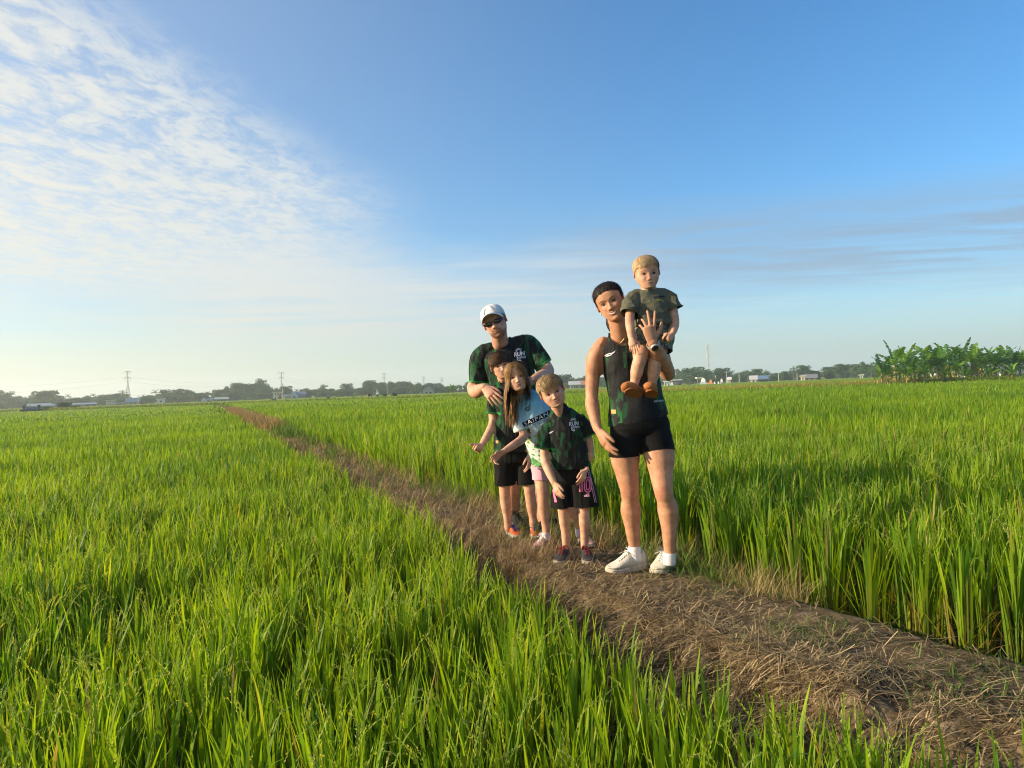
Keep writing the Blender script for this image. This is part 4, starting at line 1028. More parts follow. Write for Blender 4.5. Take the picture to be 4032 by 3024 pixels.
def face(parent, base, M, H, tree, browc, lipc, ey=0., smile=.0, teeth=False, mouthw=.085, open_=.5, eyes=True, look=(0,0), brow_th=.014, squint=1.0, esz=1.0):
    M3 = M.to_3x3()
    bm_ = mat('eyebrow', browc, .8); lm = mat('lips', lipc, .45, .35, bump=.1)
    if eyes:
        for s in (-1, 1):
            ex = .145*s; h = project([(ex, ey-.004)], M, H, tree, 0)[0]
            r = (.058*H*esz, .0245*H*squint*esz, .020*H); c = h-(M3@Vector((0,0,1)))*r[2]*.25
            rot = M3@Matrix.Rotation(R(18*s), 3, 'Y')
            e = ellipsoid('eye', parent, base, c, r, rot, sclera)
            ir = c+rot@Vector((look[0]*H-.004*s*H, look[1]*H, .0145*H)); ellipsoid('iris', e, base, ir, (.029*H*esz, .029*H*min(1, squint*1.0)*esz, .0085*H), rot, iris_b, 14)
            t = np.linspace(-1, 1, 11)
            up = [(ex+.067*a*esz, ey-.004+(.034*squint*esz)*(1-a*a)+.008+.004*a*s) for a in t]; dn = [(ex+.067*a*esz, ey-.004+(.0215*squint*esz)*(1-a*a)+.000+.004*a*s) for a in t]
            strip('eyelashes', parent, base, up, dn, M, H, tree, lash, .0022)
            up = [(ex+.092*a+.008*s, ey+.085+.024*(1-(a*s-.05)**2)-.008*a*s+brow_th*(1-.5*abs(a+.2*s))) for a in t]; dn = [(q[0], q[1]-brow_th*2.0*(1-.62*max(0, a*s))) for q, a in zip(up, t)]
            strip('eyebrow', parent, base, up, dn, M, H, tree, bm_, .0012)
    t = np.linspace(-1, 1, 15); my = ey-.268; w_ = mouthw
    line = [(w_*a, my+smile*(a*a)*.05) for a in t]
    op = .030*open_ if teeth else 0
    u1 = [(x, y+(.020)*(1-a*a)**.6*(1-.22*math.exp(-(a/.16)**2))+.0025+op*.3*(1-a*a)) for (x, y), a in zip(line, t)]
    u0 = [(x, y+.0008+op*.3*(1-a*a)) for (x, y), a in zip(line, t)]
    l1 = [(x, y-.0008-op*1.3*(1-a*a)) for (x, y), a in zip(line, t)]; l0 = [(x, y-.026*(1-a*a)**.6-op*1.3*(1-a*a)-.002) for (x, y), a in zip(line, t)]
    strip('lips', parent, base, u1, u0, M, H, tree, lm, .0010); strip('lips', parent, base, l1, l0, M, H, tree, lm, .0012)
    if teeth: strip('teeth', parent, base, u0, l1, M, H, tree, teeth_m, .0006)
    else: strip('mouth_line', parent, base, [(x*.95, y+.0045) for x, y in line], [(x*.95, y-.0045) for x, y in line], M, H, tree, mat('mouth_dark', (.10,.03,.02), .6), .0018)
# ---- hand
def hand(fl, wrist, fdir, thumb_dir, size, curls=(25,25,28,30), spread=4, tcurl=15, tangle=42, wr=.026):
    """fdir to the fingers, thumb_dir to the thumb side; palm side = fdir x thumb_dir sign chosen by caller through thumb_dir handedness"""
    s = size/.185; f = Vector(fdir).normalized(); t = Vector(thumb_dir); t = (t-f*t.dot(f)).normalized(); return f, t, s
def add_hand(fl, wrist, fdir, thumb, palm, size, curls=(25,25,28,30), spread=5, tcurl=18, tangle=45, thick=1.0):
    """palm = direction the palm faces (fingers curl that way)"""
    s = size/.185; f = Vector(fdir).normalized(); t = Vector(thumb); t = (t-f*t.dot(f)).normalized()
    pn = f.cross(t).normalized()
    if pn.dot(Vector(palm)) < 0: pn = -pn
    w0 = Vector(wrist); kn = w0+f*.088*s
    fl.tube([w0-f*.01*s, w0+f*.03*s, w0+f*.065*s, kn], [(.024*s,.019*s), (.032*s,.0165*s*thick), (.038*s,.015*s*thick), (.036*s,.0125*s*thick)], right=t, n=16, sub=3)
    fl.tube([w0+f*.012*s+t*.012*s+pn*.004*s, w0+f*.045*s+t*.028*s+pn*.008*s], [.015*s,.014*s], n=10)
    offs = (.0285,.0095,-.0095,-.0275); L = ((.043,.026,.020),(.047,.030,.022),(.043,.028,.021),(.034,.021,.018)); rr0 = (.0092,.0095,.0090,.0080)
    for i in range(4):
        a = R(spread*(1.5-i)); d = (f*math.cos(a)+t*math.sin(a)).normalized(); p = w0+f*(.083-.004*abs(i-1))*s+t*offs[i]*s
        cu = curls[i]; cu = (cu*.8, cu, cu*.7) if not isinstance(cu, (tuple,list)) else cu
        pts = [p-d*.012*s, p]; ax = d.cross(pn); ang = 0
        for k in range(3):
            ang += R(cu[k]); dd = d*math.cos(ang)+pn*math.sin(ang); p = p+dd*L[i][k]*s; pts.append(p)
        r0 = rr0[i]*s; fl.tube(pts, [r0*1.02, r0*1.05, r0*.95, r0*.88, r0*.74], right=t, n=10, sub=3)
    a = R(tangle); d = f*math.cos(a)+t*math.sin(a); p = w0+f*.022*s+t*.020*s+pn*.006*s; pts = [p]
    for k, l in enumerate((.040,.032,.026)):
        aa = a-R(tcurl)*k*.9; d = (f*math.cos(aa)+t*math.sin(aa)+pn*.22*(k+1)*.6).normalized(); p = p+d*l*s; pts.append(p)
    fl.tube(pts, [.0145*s, .0118*s, .0105*s, .0085*s], n=10, sub=3)
# ---- skin
def skin(name, c, red=(.42,.16,.10)):
    m = bpy.data.materials.new(name); m.use_nodes = True; t = m.node_tree; b = t.nodes['Principled BSDF']
    o3 = node(t, 'ShaderNodeTexCoord').outputs['Object']; at = node(t, 'ShaderNodeAttribute', attribute_name='col')
    n1 = noise_tex(t, o3, 22, 4, .6); n2 = noise_tex(t, o3, 160, 3, .6)
    base = mixc(t, n1.ss(.3, .7), tuple(x*f_ for x, f_ in zip(c, (.84,.76,.73))), tuple(x*f_ for x, f_ in zip(c, (1.12,1.16,1.14))))
    base = mixc(t, 1.0, base, at.outputs['Color'], 'MULTIPLY')
    t.links.new(base, b.inputs['Base Color']); b.inputs['Roughness'].default_value = .55; b.inputs['Specular IOR Level'].default_value = .30
    b.inputs['Subsurface Weight'].default_value = .12; b.inputs['Subsurface Radius'].default_value = (1,.35,.18); b.inputs['Subsurface Scale'].default_value = .010
    bn = node(t, 'ShaderNodeBump', i_Strength=.12, i_Distance=.002, i_Height=n2); t.links.new(bn.outputs[0], b.inputs['Normal'])
    return m
def skin_cols(me, M, H, ey=0., beard=0., blush=.5, knees=()):
    co = vco(me); Mi = np.array(M.inverted()); L = (co@Mi[:3,:3].T+Mi[:3,3])/H; x, y, z = L.T
    c = np.ones((len(co),3)); near = (np.abs(x) < .5)&(np.abs(y) < .65)&(z > 0)
    bl = (G2(x-.17, y-ey+.13, .09, .07)+G2(x+.17, y-ey+.13, .09, .07)+.8*G2(x, y-ey+.13, .04, .04))*near*blush
    c *= 1-bl[:,None]*np.array([.0,.22,.20])
    ears = ((np.abs(x) > .30)&(np.abs(y+.03) < .14)&(np.abs(z) < .15)); c[ears] *= np.array([1.0,.80,.76])
    sock = (G2(x-.132, y-ey-.015, .075, .05)+G2(x+.132, y-ey-.015, .075, .05))*near*.30; c *= 1-sock[:,None]*np.array([.8,1,1])
    if beard:
        r2 = np.exp(-((y+.40)/.10)**4)*np.clip((z-.03)/.15, 0, 1)*(np.abs(x) < .30)+np.exp(-((y-ey+.235)/.022)**2)*(np.abs(x) < .12)*(z > .15)*.8+np.clip(1-np.abs(np.abs(x)-.13)/.05, 0, 1)*((y < -.22)&(y > -.42))*(z > .1)*.8
        r2 = np.clip(r2, 0, 1)*near*beard*(.75+.5*vn3(co, (300,300,300), 3)); r2 = np.clip(r2, 0, 1)
        c = c*(1-r2[:,None]*np.array([.62,.66,.68]))
    for k in knees:
        dd = np.linalg.norm(co-np.array(k[0]), axis=1); g = np.exp(-(dd/k[1])**2); c *= 1-g[:,None]*np.array([.02,.16,.16])
    set_col(me, c)
# ---- cloth
def smooth_rim(me, it=8):
    bm = bmesh.new(); bm.from_mesh(me)
    bd = {}
    for e in bm.edges:
        if len(e.link_faces) == 1:
            for a_, b_ in ((e.verts[0], e.verts[1]), (e.verts[1], e.verts[0])): bd.setdefault(a_, []).append(b_)
    for _ in range(it):
        new = {v: v.co*.4+sum((q.co for q in nb), Vector())*(.6/len(nb)) for v, nb in bd.items() if len(nb) == 2}
        for v, c in new.items(): v.co = c
    bm.to_mesh(me); bm.free()
def cloth(fl, cuts, voxel=.0042, smooth=8, wr=.004, wsc=(16,16,5), seed=1, thick=.0018, extra=None, cyls=()):
    me = fl.fuse(voxel, smooth); co = vco(me); n = vno(me)
    a = vn3(co, wsc, seed); b = vn3(co, tuple(2.3*x for x in wsc), seed+5)
    rid = 1-np.abs(2*a-1); rid2 = 1-np.abs(2*b-1)
    amt = wr*((rid**2-.4)*1.3+(rid2**2-.4)*.55)
    if extra is not None: amt = amt+extra(co)
    setco(me, co+n*amt[:,None]); cut(me, cuts); cyl_cut(me, cyls); smooth_rim(me)
    for p in me.polygons: p.use_smooth = True
    return me
def garment(name, me, parent, base, m, thick=.0018):
    co = vco(me)-np.array(base); setco(me, co); o = link(name, me, parent, m)
    md = o.modifiers.new('thickness', 'SOLIDIFY'); md.thickness = thick; md.offset = -1
    return o
def trim_attr(me, planes, w=.012):
    co = vco(me); tr = np.zeros(len(co))
    for p, n, rad in planes:
        n = np.array(Vector(n).normalized()); d = np.abs((co-np.array(p))@n); near = np.linalg.norm(co-np.array(p), axis=1) < rad
        tr = np.maximum(tr, ((d < w)&near)*1.0)
    return tr
def jersey(name, seed=0., green=(.015,.115,.030), dark=(.008,.009,.011), amount=.0):
    """dark running shirt with scratchy green leaf print; col.r = print weight, col.g = trim"""
    m = bpy.data.materials.new(name); m.use_nodes = True; t = m.node_tree; b = t.nodes['Principled BSDF']
    o3 = node(t, 'ShaderNodeTexCoord').outputs['Object']; at = node(t, 'ShaderNodeAttribute', attribute_name='col')
    sr, sg, sb = xyz(t, at.outputs['Color'])
    dn = noise_tex(t, o3, 18, 2, .5); X0, Y0, Z0 = xyz(t, o3)
    def vor(rot, sc, k):
        n = node(t, 'ShaderNodeTexVoronoi'); n.inputs['Scale'].default_value = sc; n.inputs['Randomness'].default_value = 1
        t.links.new(mapping(t, o3, (1, .25, .30), (0, R(rot), 0), (seed+k, 0, 0)), n.inputs['Vector']); return xyz(t, n.outputs['Color'])
    def lines(ax, az, fr): return (X0*ax+Z0*az+dn*.012).m('MULTIPLY', fr).m('SINE')
    r1, r2, r3 = vor(24, 44, 0); q1, q2, q3 = vor(-32, 58, 5)
    pm = noise_tex(t, o3, 9, 2, .5); z1 = (r1+(sr-.5)*.30+(pm-.5)*.9+amount).ss(.87, .91); z2 = (q1+(sr-.5)*.28+(pm-.5)*.9+amount).ss(.91, .95)
    l1 = lines(.9, .35, 1000).ss(.0, .5); l2 = lines(.8, -.55, 1200).ss(.1, .6)
    f = (z1*l1*.8).mx(z2*l2*.7)
    lf = r2.ss(.80, .82)*z1.mx(z2*.8)
    grey = noise_tex(t, mapping(t, o3, (1,.6,.4), (0,R(-20),0), (seed,9,0)), 14, 4, .6).ss(.42, .72)*.8
    c = mixc(t, grey, dark, (.028,.029,.027))
    c = mixc(t, z1.mx(z2)*.5, c, (.006,.035,.014)); c = mixc(t, f.mn(1.0), c, (.025,.135,.045)); c = mixc(t, lf, c, green); c = mixc(t, sg, c, (.03,.24,.05))
    t.links.new(c, b.inputs['Base Color']); b.inputs['Roughness'].default_value = .75; b.inputs['Specular IOR Level'].default_value = .18
    w_ = noise_tex(t, o3, 900, 2, .5); bn = node(t, 'ShaderNodeBump', i_Strength=.15, i_Distance=.001, i_Height=w_); t.links.new(bn.outputs[0], b.inputs['Normal'])
    return m
# ---- decals
def text_mesh(txt, bold=.02, shear=0, space=1.0):
    cu = bpy.data.curves.new('t', 'FONT'); cu.body = txt; cu.align_x = 'CENTER'; cu.align_y = 'CENTER'; cu.offset = bold; cu.shear = shear; cu.space_character = space; cu.resolution_u = 3
    o = bpy.data.objects.new('t', cu); COL.objects.link(o); dg = bpy.context.evaluated_depsgraph_get(); me = bpy.data.meshes.new_from_object(o.evaluated_get(dg)); bpy.data.objects.remove(o)
    V = [(v.co.x, v.co.y) for v in me.vertices]; F = [tuple(p.vertices) for p in me.polygons]; return V, F
def poly_mesh(pts): return list(pts), [tuple(range(len(pts)))]
def join2(lst):
    V, F = [], []
    for v, f in lst: F += [tuple(i+len(V) for i in q) for q in f]; V += v
    return V, F
def xf(vf, s=(1,1), o=(0,0), rot=0):
    c, d = math.cos(R(rot)), math.sin(R(rot)); return [((x*s[0])*c-(y*s[1])*d+o[0], (x*s[0])*d+(y*s[1])*c+o[1]) for x, y in vf[0]], vf[1]
def decal(name, vf, O, Ux, Uy, N, tree, parent, base, m, off=.003):
    N = Vector(N).normalized(); bm = bmesh.new(); V, F = vf
    vs = [bm.verts.new((x, y, 0)) for x, y in V]
    for f in F:
        try: bm.faces.new([vs[i] for i in f])
        except ValueError: pass
    bmesh.ops.triangulate(bm, faces=bm.faces)
    for _ in range(4):
        le = [e for e in bm.edges if e.calc_length() > .008]
        if not le: break
        bmesh.ops.subdivide_edges(bm, edges=le, cuts=1); bmesh.ops.triangulate(bm, faces=[f for f in bm.faces if len(f.verts) > 3])
    for v in bm.verts:
        o = Vector(O)+Vector(Ux)*v.co.x+Vector(Uy)*v.co.y; h, n, _, _ = tree.ray_cast(o+N*.12, -N, .4)
        if h is None: h, n, _, _ = tree.find_nearest(o)
        v.co = h+(N*.5+n*.5)*off-Vector(base)
    me = bpy.data.meshes.new(name); bm.to_mesh(me); bm.free(); return link(name, me, parent, m)
silver = mat('silver_print', (.62,.63,.66), .4, .5)
def ring2(r0, r1, n=20, a0=0, a1=360, sx=1, sy=1):
    V = []; F = []
    for i in range(n+1):
        A = R(a0+(a1-a0)*i/n); V += [(r0*math.cos(A)*sx, r0*math.sin(A)*sy), (r1*math.cos(A)*sx, r1*math.sin(A)*sy)]
    for i in range(n): F.append((2*i, 2*i+1, 2*i+3, 2*i+2))
    return V, F
def run_logo(w):
    """footprint shaped emblem with the words RUN SAIPAN"""
    L = [xf(text_mesh('RUN', .035, .15), (.46,.50), (0,.06)), xf(text_mesh('SAIPAN', .03, .15), (.235,.27), (.14,-.27))]
    for i, a in enumerate((150,115,82,48,20)): L.append(xf(ring2(.16, .20, 5, -30, 30), (1,1.1), (-.02+.0*i,.31), a-0))
    L.append(xf(ring2(.30, .345, 14, 20, 160, .9, 1), (1,1), (0,.27))); L.append(xf(ring2(.17, .21, 10, 30, 150, 1, 1), (1,1), (0,.27)))
    L.append(xf(ring2(.05, .10, 14, 110, 330, 1, 1.5), (1.6,1.5), (-.12,-.33)))
    L.append(xf(ring2(0, .12, 12, 0, 360, 1, 1), (1,.75), (-.02,-.52)))
    return xf(join2(L), (w, w))
def swoosh(w):
    """little leaf and wave emblem"""
    a = [(-.5,-.18),(-.30,-.02),(-.05,.05),(.18,.04),(.5,.22),(.34,.02),(.10,-.07),(-.12,-.05),(-.30,-.12)]
    b = [(-.42,-.26),(-.2,-.12),(.05,-.12),(.22,-.02),(.12,-.16),(-.08,-.22)]
    return xf(join2([poly_mesh(a), poly_mesh(b)]), (w, w))
def eye_logo(w):
    a = [(-.5,-.22),(-.42,.02),(-.22,.16),(.05,.14),(.28,.24),(.5,.62),(.44,.22),(.24,.02),(.02,.00),(-.2,.02),(-.36,-.06)]
    b = ring2(.10, .19, 16, 0, 360, 1.3, .8); c = [(-.5,-.24),(-.2,-.26),(.1,-.2),(.34,.0),(.40,.16),(.30,-.14),(.08,-.33),(-.22,-.36)]
    return xf(join2([poly_mesh(a), xf(b, (1,1), (-.08,-.1), 15), poly_mesh(c)]), (w, w))
# ---- shoes
def shoe(parent, base, heel, dirn, L, upm, solem, lacem, width=.36, hgt=1.0, thick=.11, zoff=0, collarm=None, up=(0,0,1), label=None):
    d = Vector((dirn[0], dirn[1], 0)).normalized(); up = Vector(up).normalized(); d = (d-up*d.dot(up)).normalized(); s = up.cross(d); W = L*width
    B = Vector(heel)+Vector((0,0,zoff))
    def pt(u, v, h): return B+d*u*L+s*v*W+up*h*L
    xs = np.linspace(0, 1, 15)
    hw = np.interp(xs, [0,.06,.2,.4,.6,.78,.9,.97,1], [.20,.33,.38,.37,.44,.50,.42,.26,.08])
    tops = np.interp(xs, [0,.05,.15,.3,.45,.6,.75,.9,.97,1], [.30,.38,.36,.34,.36,.27,.20,.15,.11,.06])*hgt
    sp = np.interp(xs, [0,.1,.6,.85,1], [.03,0,0,.015,.055])
    fl = Flesh(); V = []; F = []; n = 20
    for i, u in enumerate(xs):
        for j in range(n):
            A = 2*math.pi*j/n; c, q = math.cos(A), math.sin(A); t = tops[i]; mid = thick*.8+sp[i]; hh = max(.02, (t-mid)/2)
            wv = hw[i]*(1-.30*max(0, q)**1.5*(1 if u < .7 else .5)); V.append(pt(u, math.copysign(abs(c)**.75, c)*wv, mid+hh+q*hh))
    for i in range(len(xs)-1):
        for j in range(n): F.append((i*n+j, i*n+(j+1)%n, (i+1)*n+(j+1)%n, (i+1)*n+j))
    F.append(tuple(range(n))[::-1]); F.append(tuple((len(xs)-1)*n+j for j in range(n))); fl.add(V, F)
    me = fl.fuse(.0035, 5)
    # ankle opening
    co = vco(me); cen = np.array(pt(.24, 0, .36*hgt)); ax = np.array(d); sx_ = np.array(s); upn = np.array(up)
    rel = co-cen; u_ = rel@ax/(.16*L); v_ = rel@sx_/(.115*L); h_ = rel@upn
    inside = np.clip(1-(u_**2+v_**2), 0, 1)**.5; co2 = co-np.outer(inside*.10*L*(h_ > -.12*L*hgt), upn); rim = np.exp(-((u_**2+v_**2-1.35)/.5)**2)*(h_ > -.08*L); co2 += np.outer(rim*.012*L, upn)
    setco(me, co2-np.array(base))
    if collarm is not None:
        me.materials.append(upm); me.materials.append(collarm)
        for p in me.polygons:
            c = co2[p.vertices[0]]-cen
            if c@upn > -.06*L and abs(c@ax) < .24*L: p.material_index = 1
        o = link('shoe', me, parent, ())
    else: o = link('shoe', me, parent, upm)
    if label: o['label'] = label
    # sole with a rocker and grooves
    fl = Flesh(); V = []; F = []; xs2 = np.linspace(-.02, 1.02, 22); hw2 = np.interp(xs2, [-.02,.04,.2,.4,.6,.78,.92,1.0,1.02], [.14,.36,.42,.39,.47,.54,.44,.22,.05]); sp2 = np.interp(xs2, [-.02,.1,.6,.85,1.02], [.03,0,0,.012,.06]); th = np.interp(xs2, [-.02,.2,.7,1.02], [thick*1.25, thick*1.15, thick*.85, thick*.7])
    prof = [(1,.0),(1.03,.35),(.97,.5),(1.04,.68),(1.0,1.0)]
    for i, u in enumerate(xs2):
        ring = [(k, h) for k, h in prof]+[(-k, h) for k, h in reversed(prof)]
        for k, h in ring: V.append(pt(u, k*hw2[i]*.98, sp2[i]+th[i]*h))
    n = len(prof)*2
    for i in range(len(xs2)-1):
        for j in range(n): F.append((i*n+j, i*n+(j+1)%n, (i+1)*n+(j+1)%n, (i+1)*n+j))
    F.append(tuple(range(n))[::-1]); F.append(tuple((len(xs2)-1)*n+j for j in range(n)))
    me = bpy.data.meshes.new('sole'); me.from_pydata([tuple(v-base) for v in V], [], F); so_ = link('sole', me, o, solem)
    for p in me.polygons: p.use_smooth = True
    # laces
    segs = []
    tt = np.linspace(.40, .66, 5)
    hgtf = lambda u: float(np.interp(u, xs, tops))+.012
    for k, u in enumerate(tt):
        for sgn in (-1, 1):
            a = pt(u, -.16*sgn, hgtf(u)-.012); b = pt(u+.05, .16*sgn, hgtf(u+.05)-.012); m_ = pt(u+.025, 0, hgtf(u+.025)+.012); segs.append(([a, m_, b], [.0022+L*.004]*3))
    k0 = pt(.40, 0, hgtf(.40)+.01)
    for sgn in (-1, 1):
        segs.append(([k0, k0+s*sgn*.10*L+up*.06*L, k0+s*sgn*.20*L-up*.02*L, k0+s*sgn*.10*L-up*.01*L, k0], [.0017+L*.003]*5)); segs.append(([k0, k0+s*sgn*.05*L+d*.1*L-up*.01*L, k0+s*sgn*.17*L+d*.14*L-up*.06*L], [.0017+L*.003]*3))
    V, F = limb_mesh(segs); me = mesh_np('laces', V-np.array(base), F, smooth=True); link('laces', me, o, lacem)
    return o
def sock(parent, base, a, b, r0, r1, m):
    V, F = limb_mesh([([b, Vector(b).lerp(Vector(a), .5), a, Vector(a)+(Vector(a)-Vector(b)).normalized()*.001], [r1, (r0+r1)/2*1.0, r0, r0-.004])])
    V, F = limb_mesh([([b, Vector(b).lerp(Vector(a), .5), a], [r1, (r0+r1)/2, r0])]); 
    fl = Flesh(); fl.tube([b, Vector(b).lerp(Vector(a), .5), a], [r1, (r0+r1)/2, r0], n=16, round_=(.3,.05)); me = fl.fuse(.003, 1); setco(me, vco(me)-np.array(base)); return link('sock', me, parent, m)
# ---- hair
def hairmat(name, c0, c1, rough=.38):
    m = bpy.data.materials.new(name); m.use_nodes = True; t = m.node_tree; b = t.nodes['Principled BSDF']; at = node(t, 'ShaderNodeAttribute', attribute_name='col')
    o3 = node(t, 'ShaderNodeTexCoord').outputs['Object']; n = noise_tex(t, o3, 45, 4, .6)
    c = mixc(t, n.ss(.3,.7), tuple(.85*x for x in (1,1,1)), (1.12,1.12,1.12)); c = mixc(t, 1.0, c, at.outputs['Color'], 'MULTIPLY')
    t.links.new(c, b.inputs['Base Color']); b.inputs['Roughness'].default_value = rough+.18; b.inputs['Specular IOR Level'].default_value = .22
    tr = node(t, 'ShaderNodeBsdfTranslucent'); t.links.new(c, tr.inputs[0]); mx = node(t, 'ShaderNodeMixShader', i_0=.18); t.links.new(b.outputs[0], mx.inputs[1]); t.links.new(tr.outputs[0], mx.inputs[2]); t.links.new(mx.outputs[0], t.nodes['Material Output'].inputs[0])
    return m
def hair(parent, base, M, H, region, flow, N, length, col0, col1, m, K=7, width=.0035, lift=.012, cap=.018, down=.0, seed=1, capcol=None, maxout=.06, clump=.0, bumpy=.9, stick=.85, free=-.45, fat=1.0, side_full=False):
    """thin scalp mesh plus ribbons combed over it. region(L)->keep mask, flow(L)->direction, all in head units"""
    rg = np.random.default_rng(seed); Vh, Fh = head_geo(1.0, Matrix.Identity(4), fat=fat); V = np.array([tuple(v) for v in Vh]); tree = BVHTree.FromPolygons([Vector(v) for v in Vh], Fh)
    cen = np.array([0,.05,-.05]); nr = V-cen; nr /= np.linalg.norm(nr, axis=1)[:,None]
    bump = vn3(V, (7,7,7), seed)*.6+vn3(V, (16,16,16), seed+2)*.4
    Vc = V+nr*(.006+cap*.35*(1+.4*bumpy*bump))[:,None]; keep = region(V)
    F = [f for f in Fh if len(f) == 4 and all(keep[i] for i in f)]
    used = sorted({i for f in F for i in f}); mp = {i: k for k, i in enumerate(used)}
    Vw = np.array([tuple(M@(Vector(Vc[i])*H)-base) for i in used]); n0 = len(used)
    cand = np.where(keep)[0]; wt = np.hypot(V[cand,0], V[cand,2])*np.sqrt(np.maximum(1-(V[cand,1]/.5)**2, .01))+1e-4; idx = rg.choice(cand, N, p=wt/wt.sum())
    p = V[idx]+rg.normal(0, .012, (N,3)); nn = nr[idx]; thick_ = cap*(.45+.55*rg.uniform(0,1,N)**.7)*(.75+bumpy*.6*(bump[idx]-.3)); lf = rg.uniform(.2, 1, N)*lift/.05; fly = rg.uniform(0,1,N) < .03; thick_ = np.where(fly, thick_+.018, thick_); lf = np.where(fly, lf+.3, lf)
    p = p+nn*(thick_*.5)[:,None]; dvec = flow(p, rg); dvec = dvec-nn*(dvec*nn).sum(1)[:,None]; dvec /= np.linalg.norm(dvec, axis=1)[:,None]+1e-6
    Ls = (length(p) if callable(length) else np.full(N, length))*rg.uniform(.7,1.15,N)
    Mi3 = np.array(M.to_3x3()); g = np.array(M.to_3x3().inverted()@Vector((0,0,-1))); pts = [p.copy()]
    nrm = nn.copy(); nearS = np.ones(N, bool)
    for k in range(K):
        fd = flow(pts[-1], rg); fd = fd-nrm*((fd*nrm).sum(1)*nearS)[:,None]; fd /= np.linalg.norm(fd, axis=1)[:,None]+1e-6
        dvec = dvec*.55+fd*.35+g*down*(k+1)/K+nn*(lf*.25)[:,None]*(1-k/K); dvec /= np.linalg.norm(dvec, axis=1)[:,None]
        q = pts[-1]+dvec*(Ls/K)[:,None]
        for i in range(N):
            v = Vector(q[i]); c, n_, _, dd = tree.find_nearest(v)
            if c is None or dd > .25: nearS[i] = False; continue
            if n_.dot(c-Vector(cen)) < 0: n_ = -n_
            nrm[i] = n_; nearS[i] = q[i][1] > free
            s_ = (v-c).dot(n_); t_ = thick_[i]*(1 if side_full or q[i][1] > .12 else max(.25, 1-(.12-q[i][1])*5))+lf[i]*.05
            if s_ < t_: q[i] = v+n_*(t_-s_)
            elif q[i][1] > free: q[i] = v+n_*(t_-s_)*stick
        pts.append(q)
    pts = np.stack(pts, 1); T = np.gradient(pts, axis=1); out = pts-cen; W = np.cross(T, out); W /= np.linalg.norm(W, axis=2)[...,None]+1e-6
    prof = np.array([.25,.8]+[1.0]*(K-3)+[.7,.12])[None,:,None]*(width/H/2)*rg.uniform(.6,1.3,(N,1,1))*np.where(fly, .35, 1)[:,None,None]
    on = out/np.linalg.norm(out, axis=2)[...,None]; A = pts-W*prof; B = pts+W*prof+on*prof*.5
    RV = np.stack([A, B], 2).reshape(-1, 3); RW = RV*H@Mi3.T+np.array(M.translation)-np.array(base)
    k = np.arange(K)*2; q4 = np.stack([k,k+1,k+3,k+2], 1); RF = ((np.arange(N)*(K+1)*2)[:,None,None]+q4[None]).reshape(-1,4)+n0
    cr = rg.uniform(0,1,N)[:,None]; cc = np.array(col0)*(1-cr)+np.array(col1)*cr; cc = np.repeat(cc, (K+1)*2, 0)
    capc = np.tile(np.array(capcol if capcol is not None else (np.array(col0)*.7+np.array(col1)*.3)), (n0,1))
    allF = np.array([[mp[i] for i in f] for f in F]); 
    me = mesh_np('hair', np.concatenate([Vw, RW]), np.concatenate([allF, RF]), col=np.concatenate([capc, cc]), smooth=True)
    return link('hair', me, parent, m)
# ============================================================ people
def ears(fl, M, H, s=1.0, tilt=18, fat=1.0):
    M3 = M.to_3x3()
    for sg in (-1, 1):
        Rt = M3@Matrix.Rotation(R(sg*tilt), 3, 'Y')@Matrix.Rotation(R(-8), 3, 'X')
        c = M@Vector((sg*(.322*fat+.010)*H, -.035*H, .0))
        fl.ball(c+Rt@Vector((sg*.012*H, 0, -.015*H)), (.026*H*s, .100*H*s, .058*H*s), Rt)
        rim = [Rt@Vector((sg*(.02)*H, y*H*s, z*H*s)) for y, z in ((-.09,.0),(-.05,-.05),(.02,-.07),(.075,-.05),(.095,-.005),(.07,.03))]
        fl.tube([c+Rt@Vector((sg*.004*H,0,0))+r for r in rim], [.012*H,.014*H,.016*H,.017*H,.015*H,.010*H], n=8, sub=2)
X_ = Vector((1,0,0)); Yf = Vector((0,-1,0)); Zu = Vector((0,0,1))
sk_w = skin('skin_tan', (.50,.255,.15)); sk_m = skin('skin_man', (.55,.30,.205)); sk_k = skin('skin_child', (.60,.345,.225)); sk_t = skin('skin_toddler', (.60,.34,.22)); sk_g = skin('skin_girl', (.57,.325,.21))
def finish_body(fl, base, parent, m, M, H, clothes, vox=.003, **kw):
    me = fl.fuse(vox, 3, .5)
    for c in clothes: tuck(me, c, M=M, H=H)
    skin_cols(me, M, H, **kw)
    return me
def place_body(me, parent, base, m):
    setco(me, vco(me)-np.array(base))
    for p in me.polygons: p.use_smooth = True
    return link('body', me, parent, m)

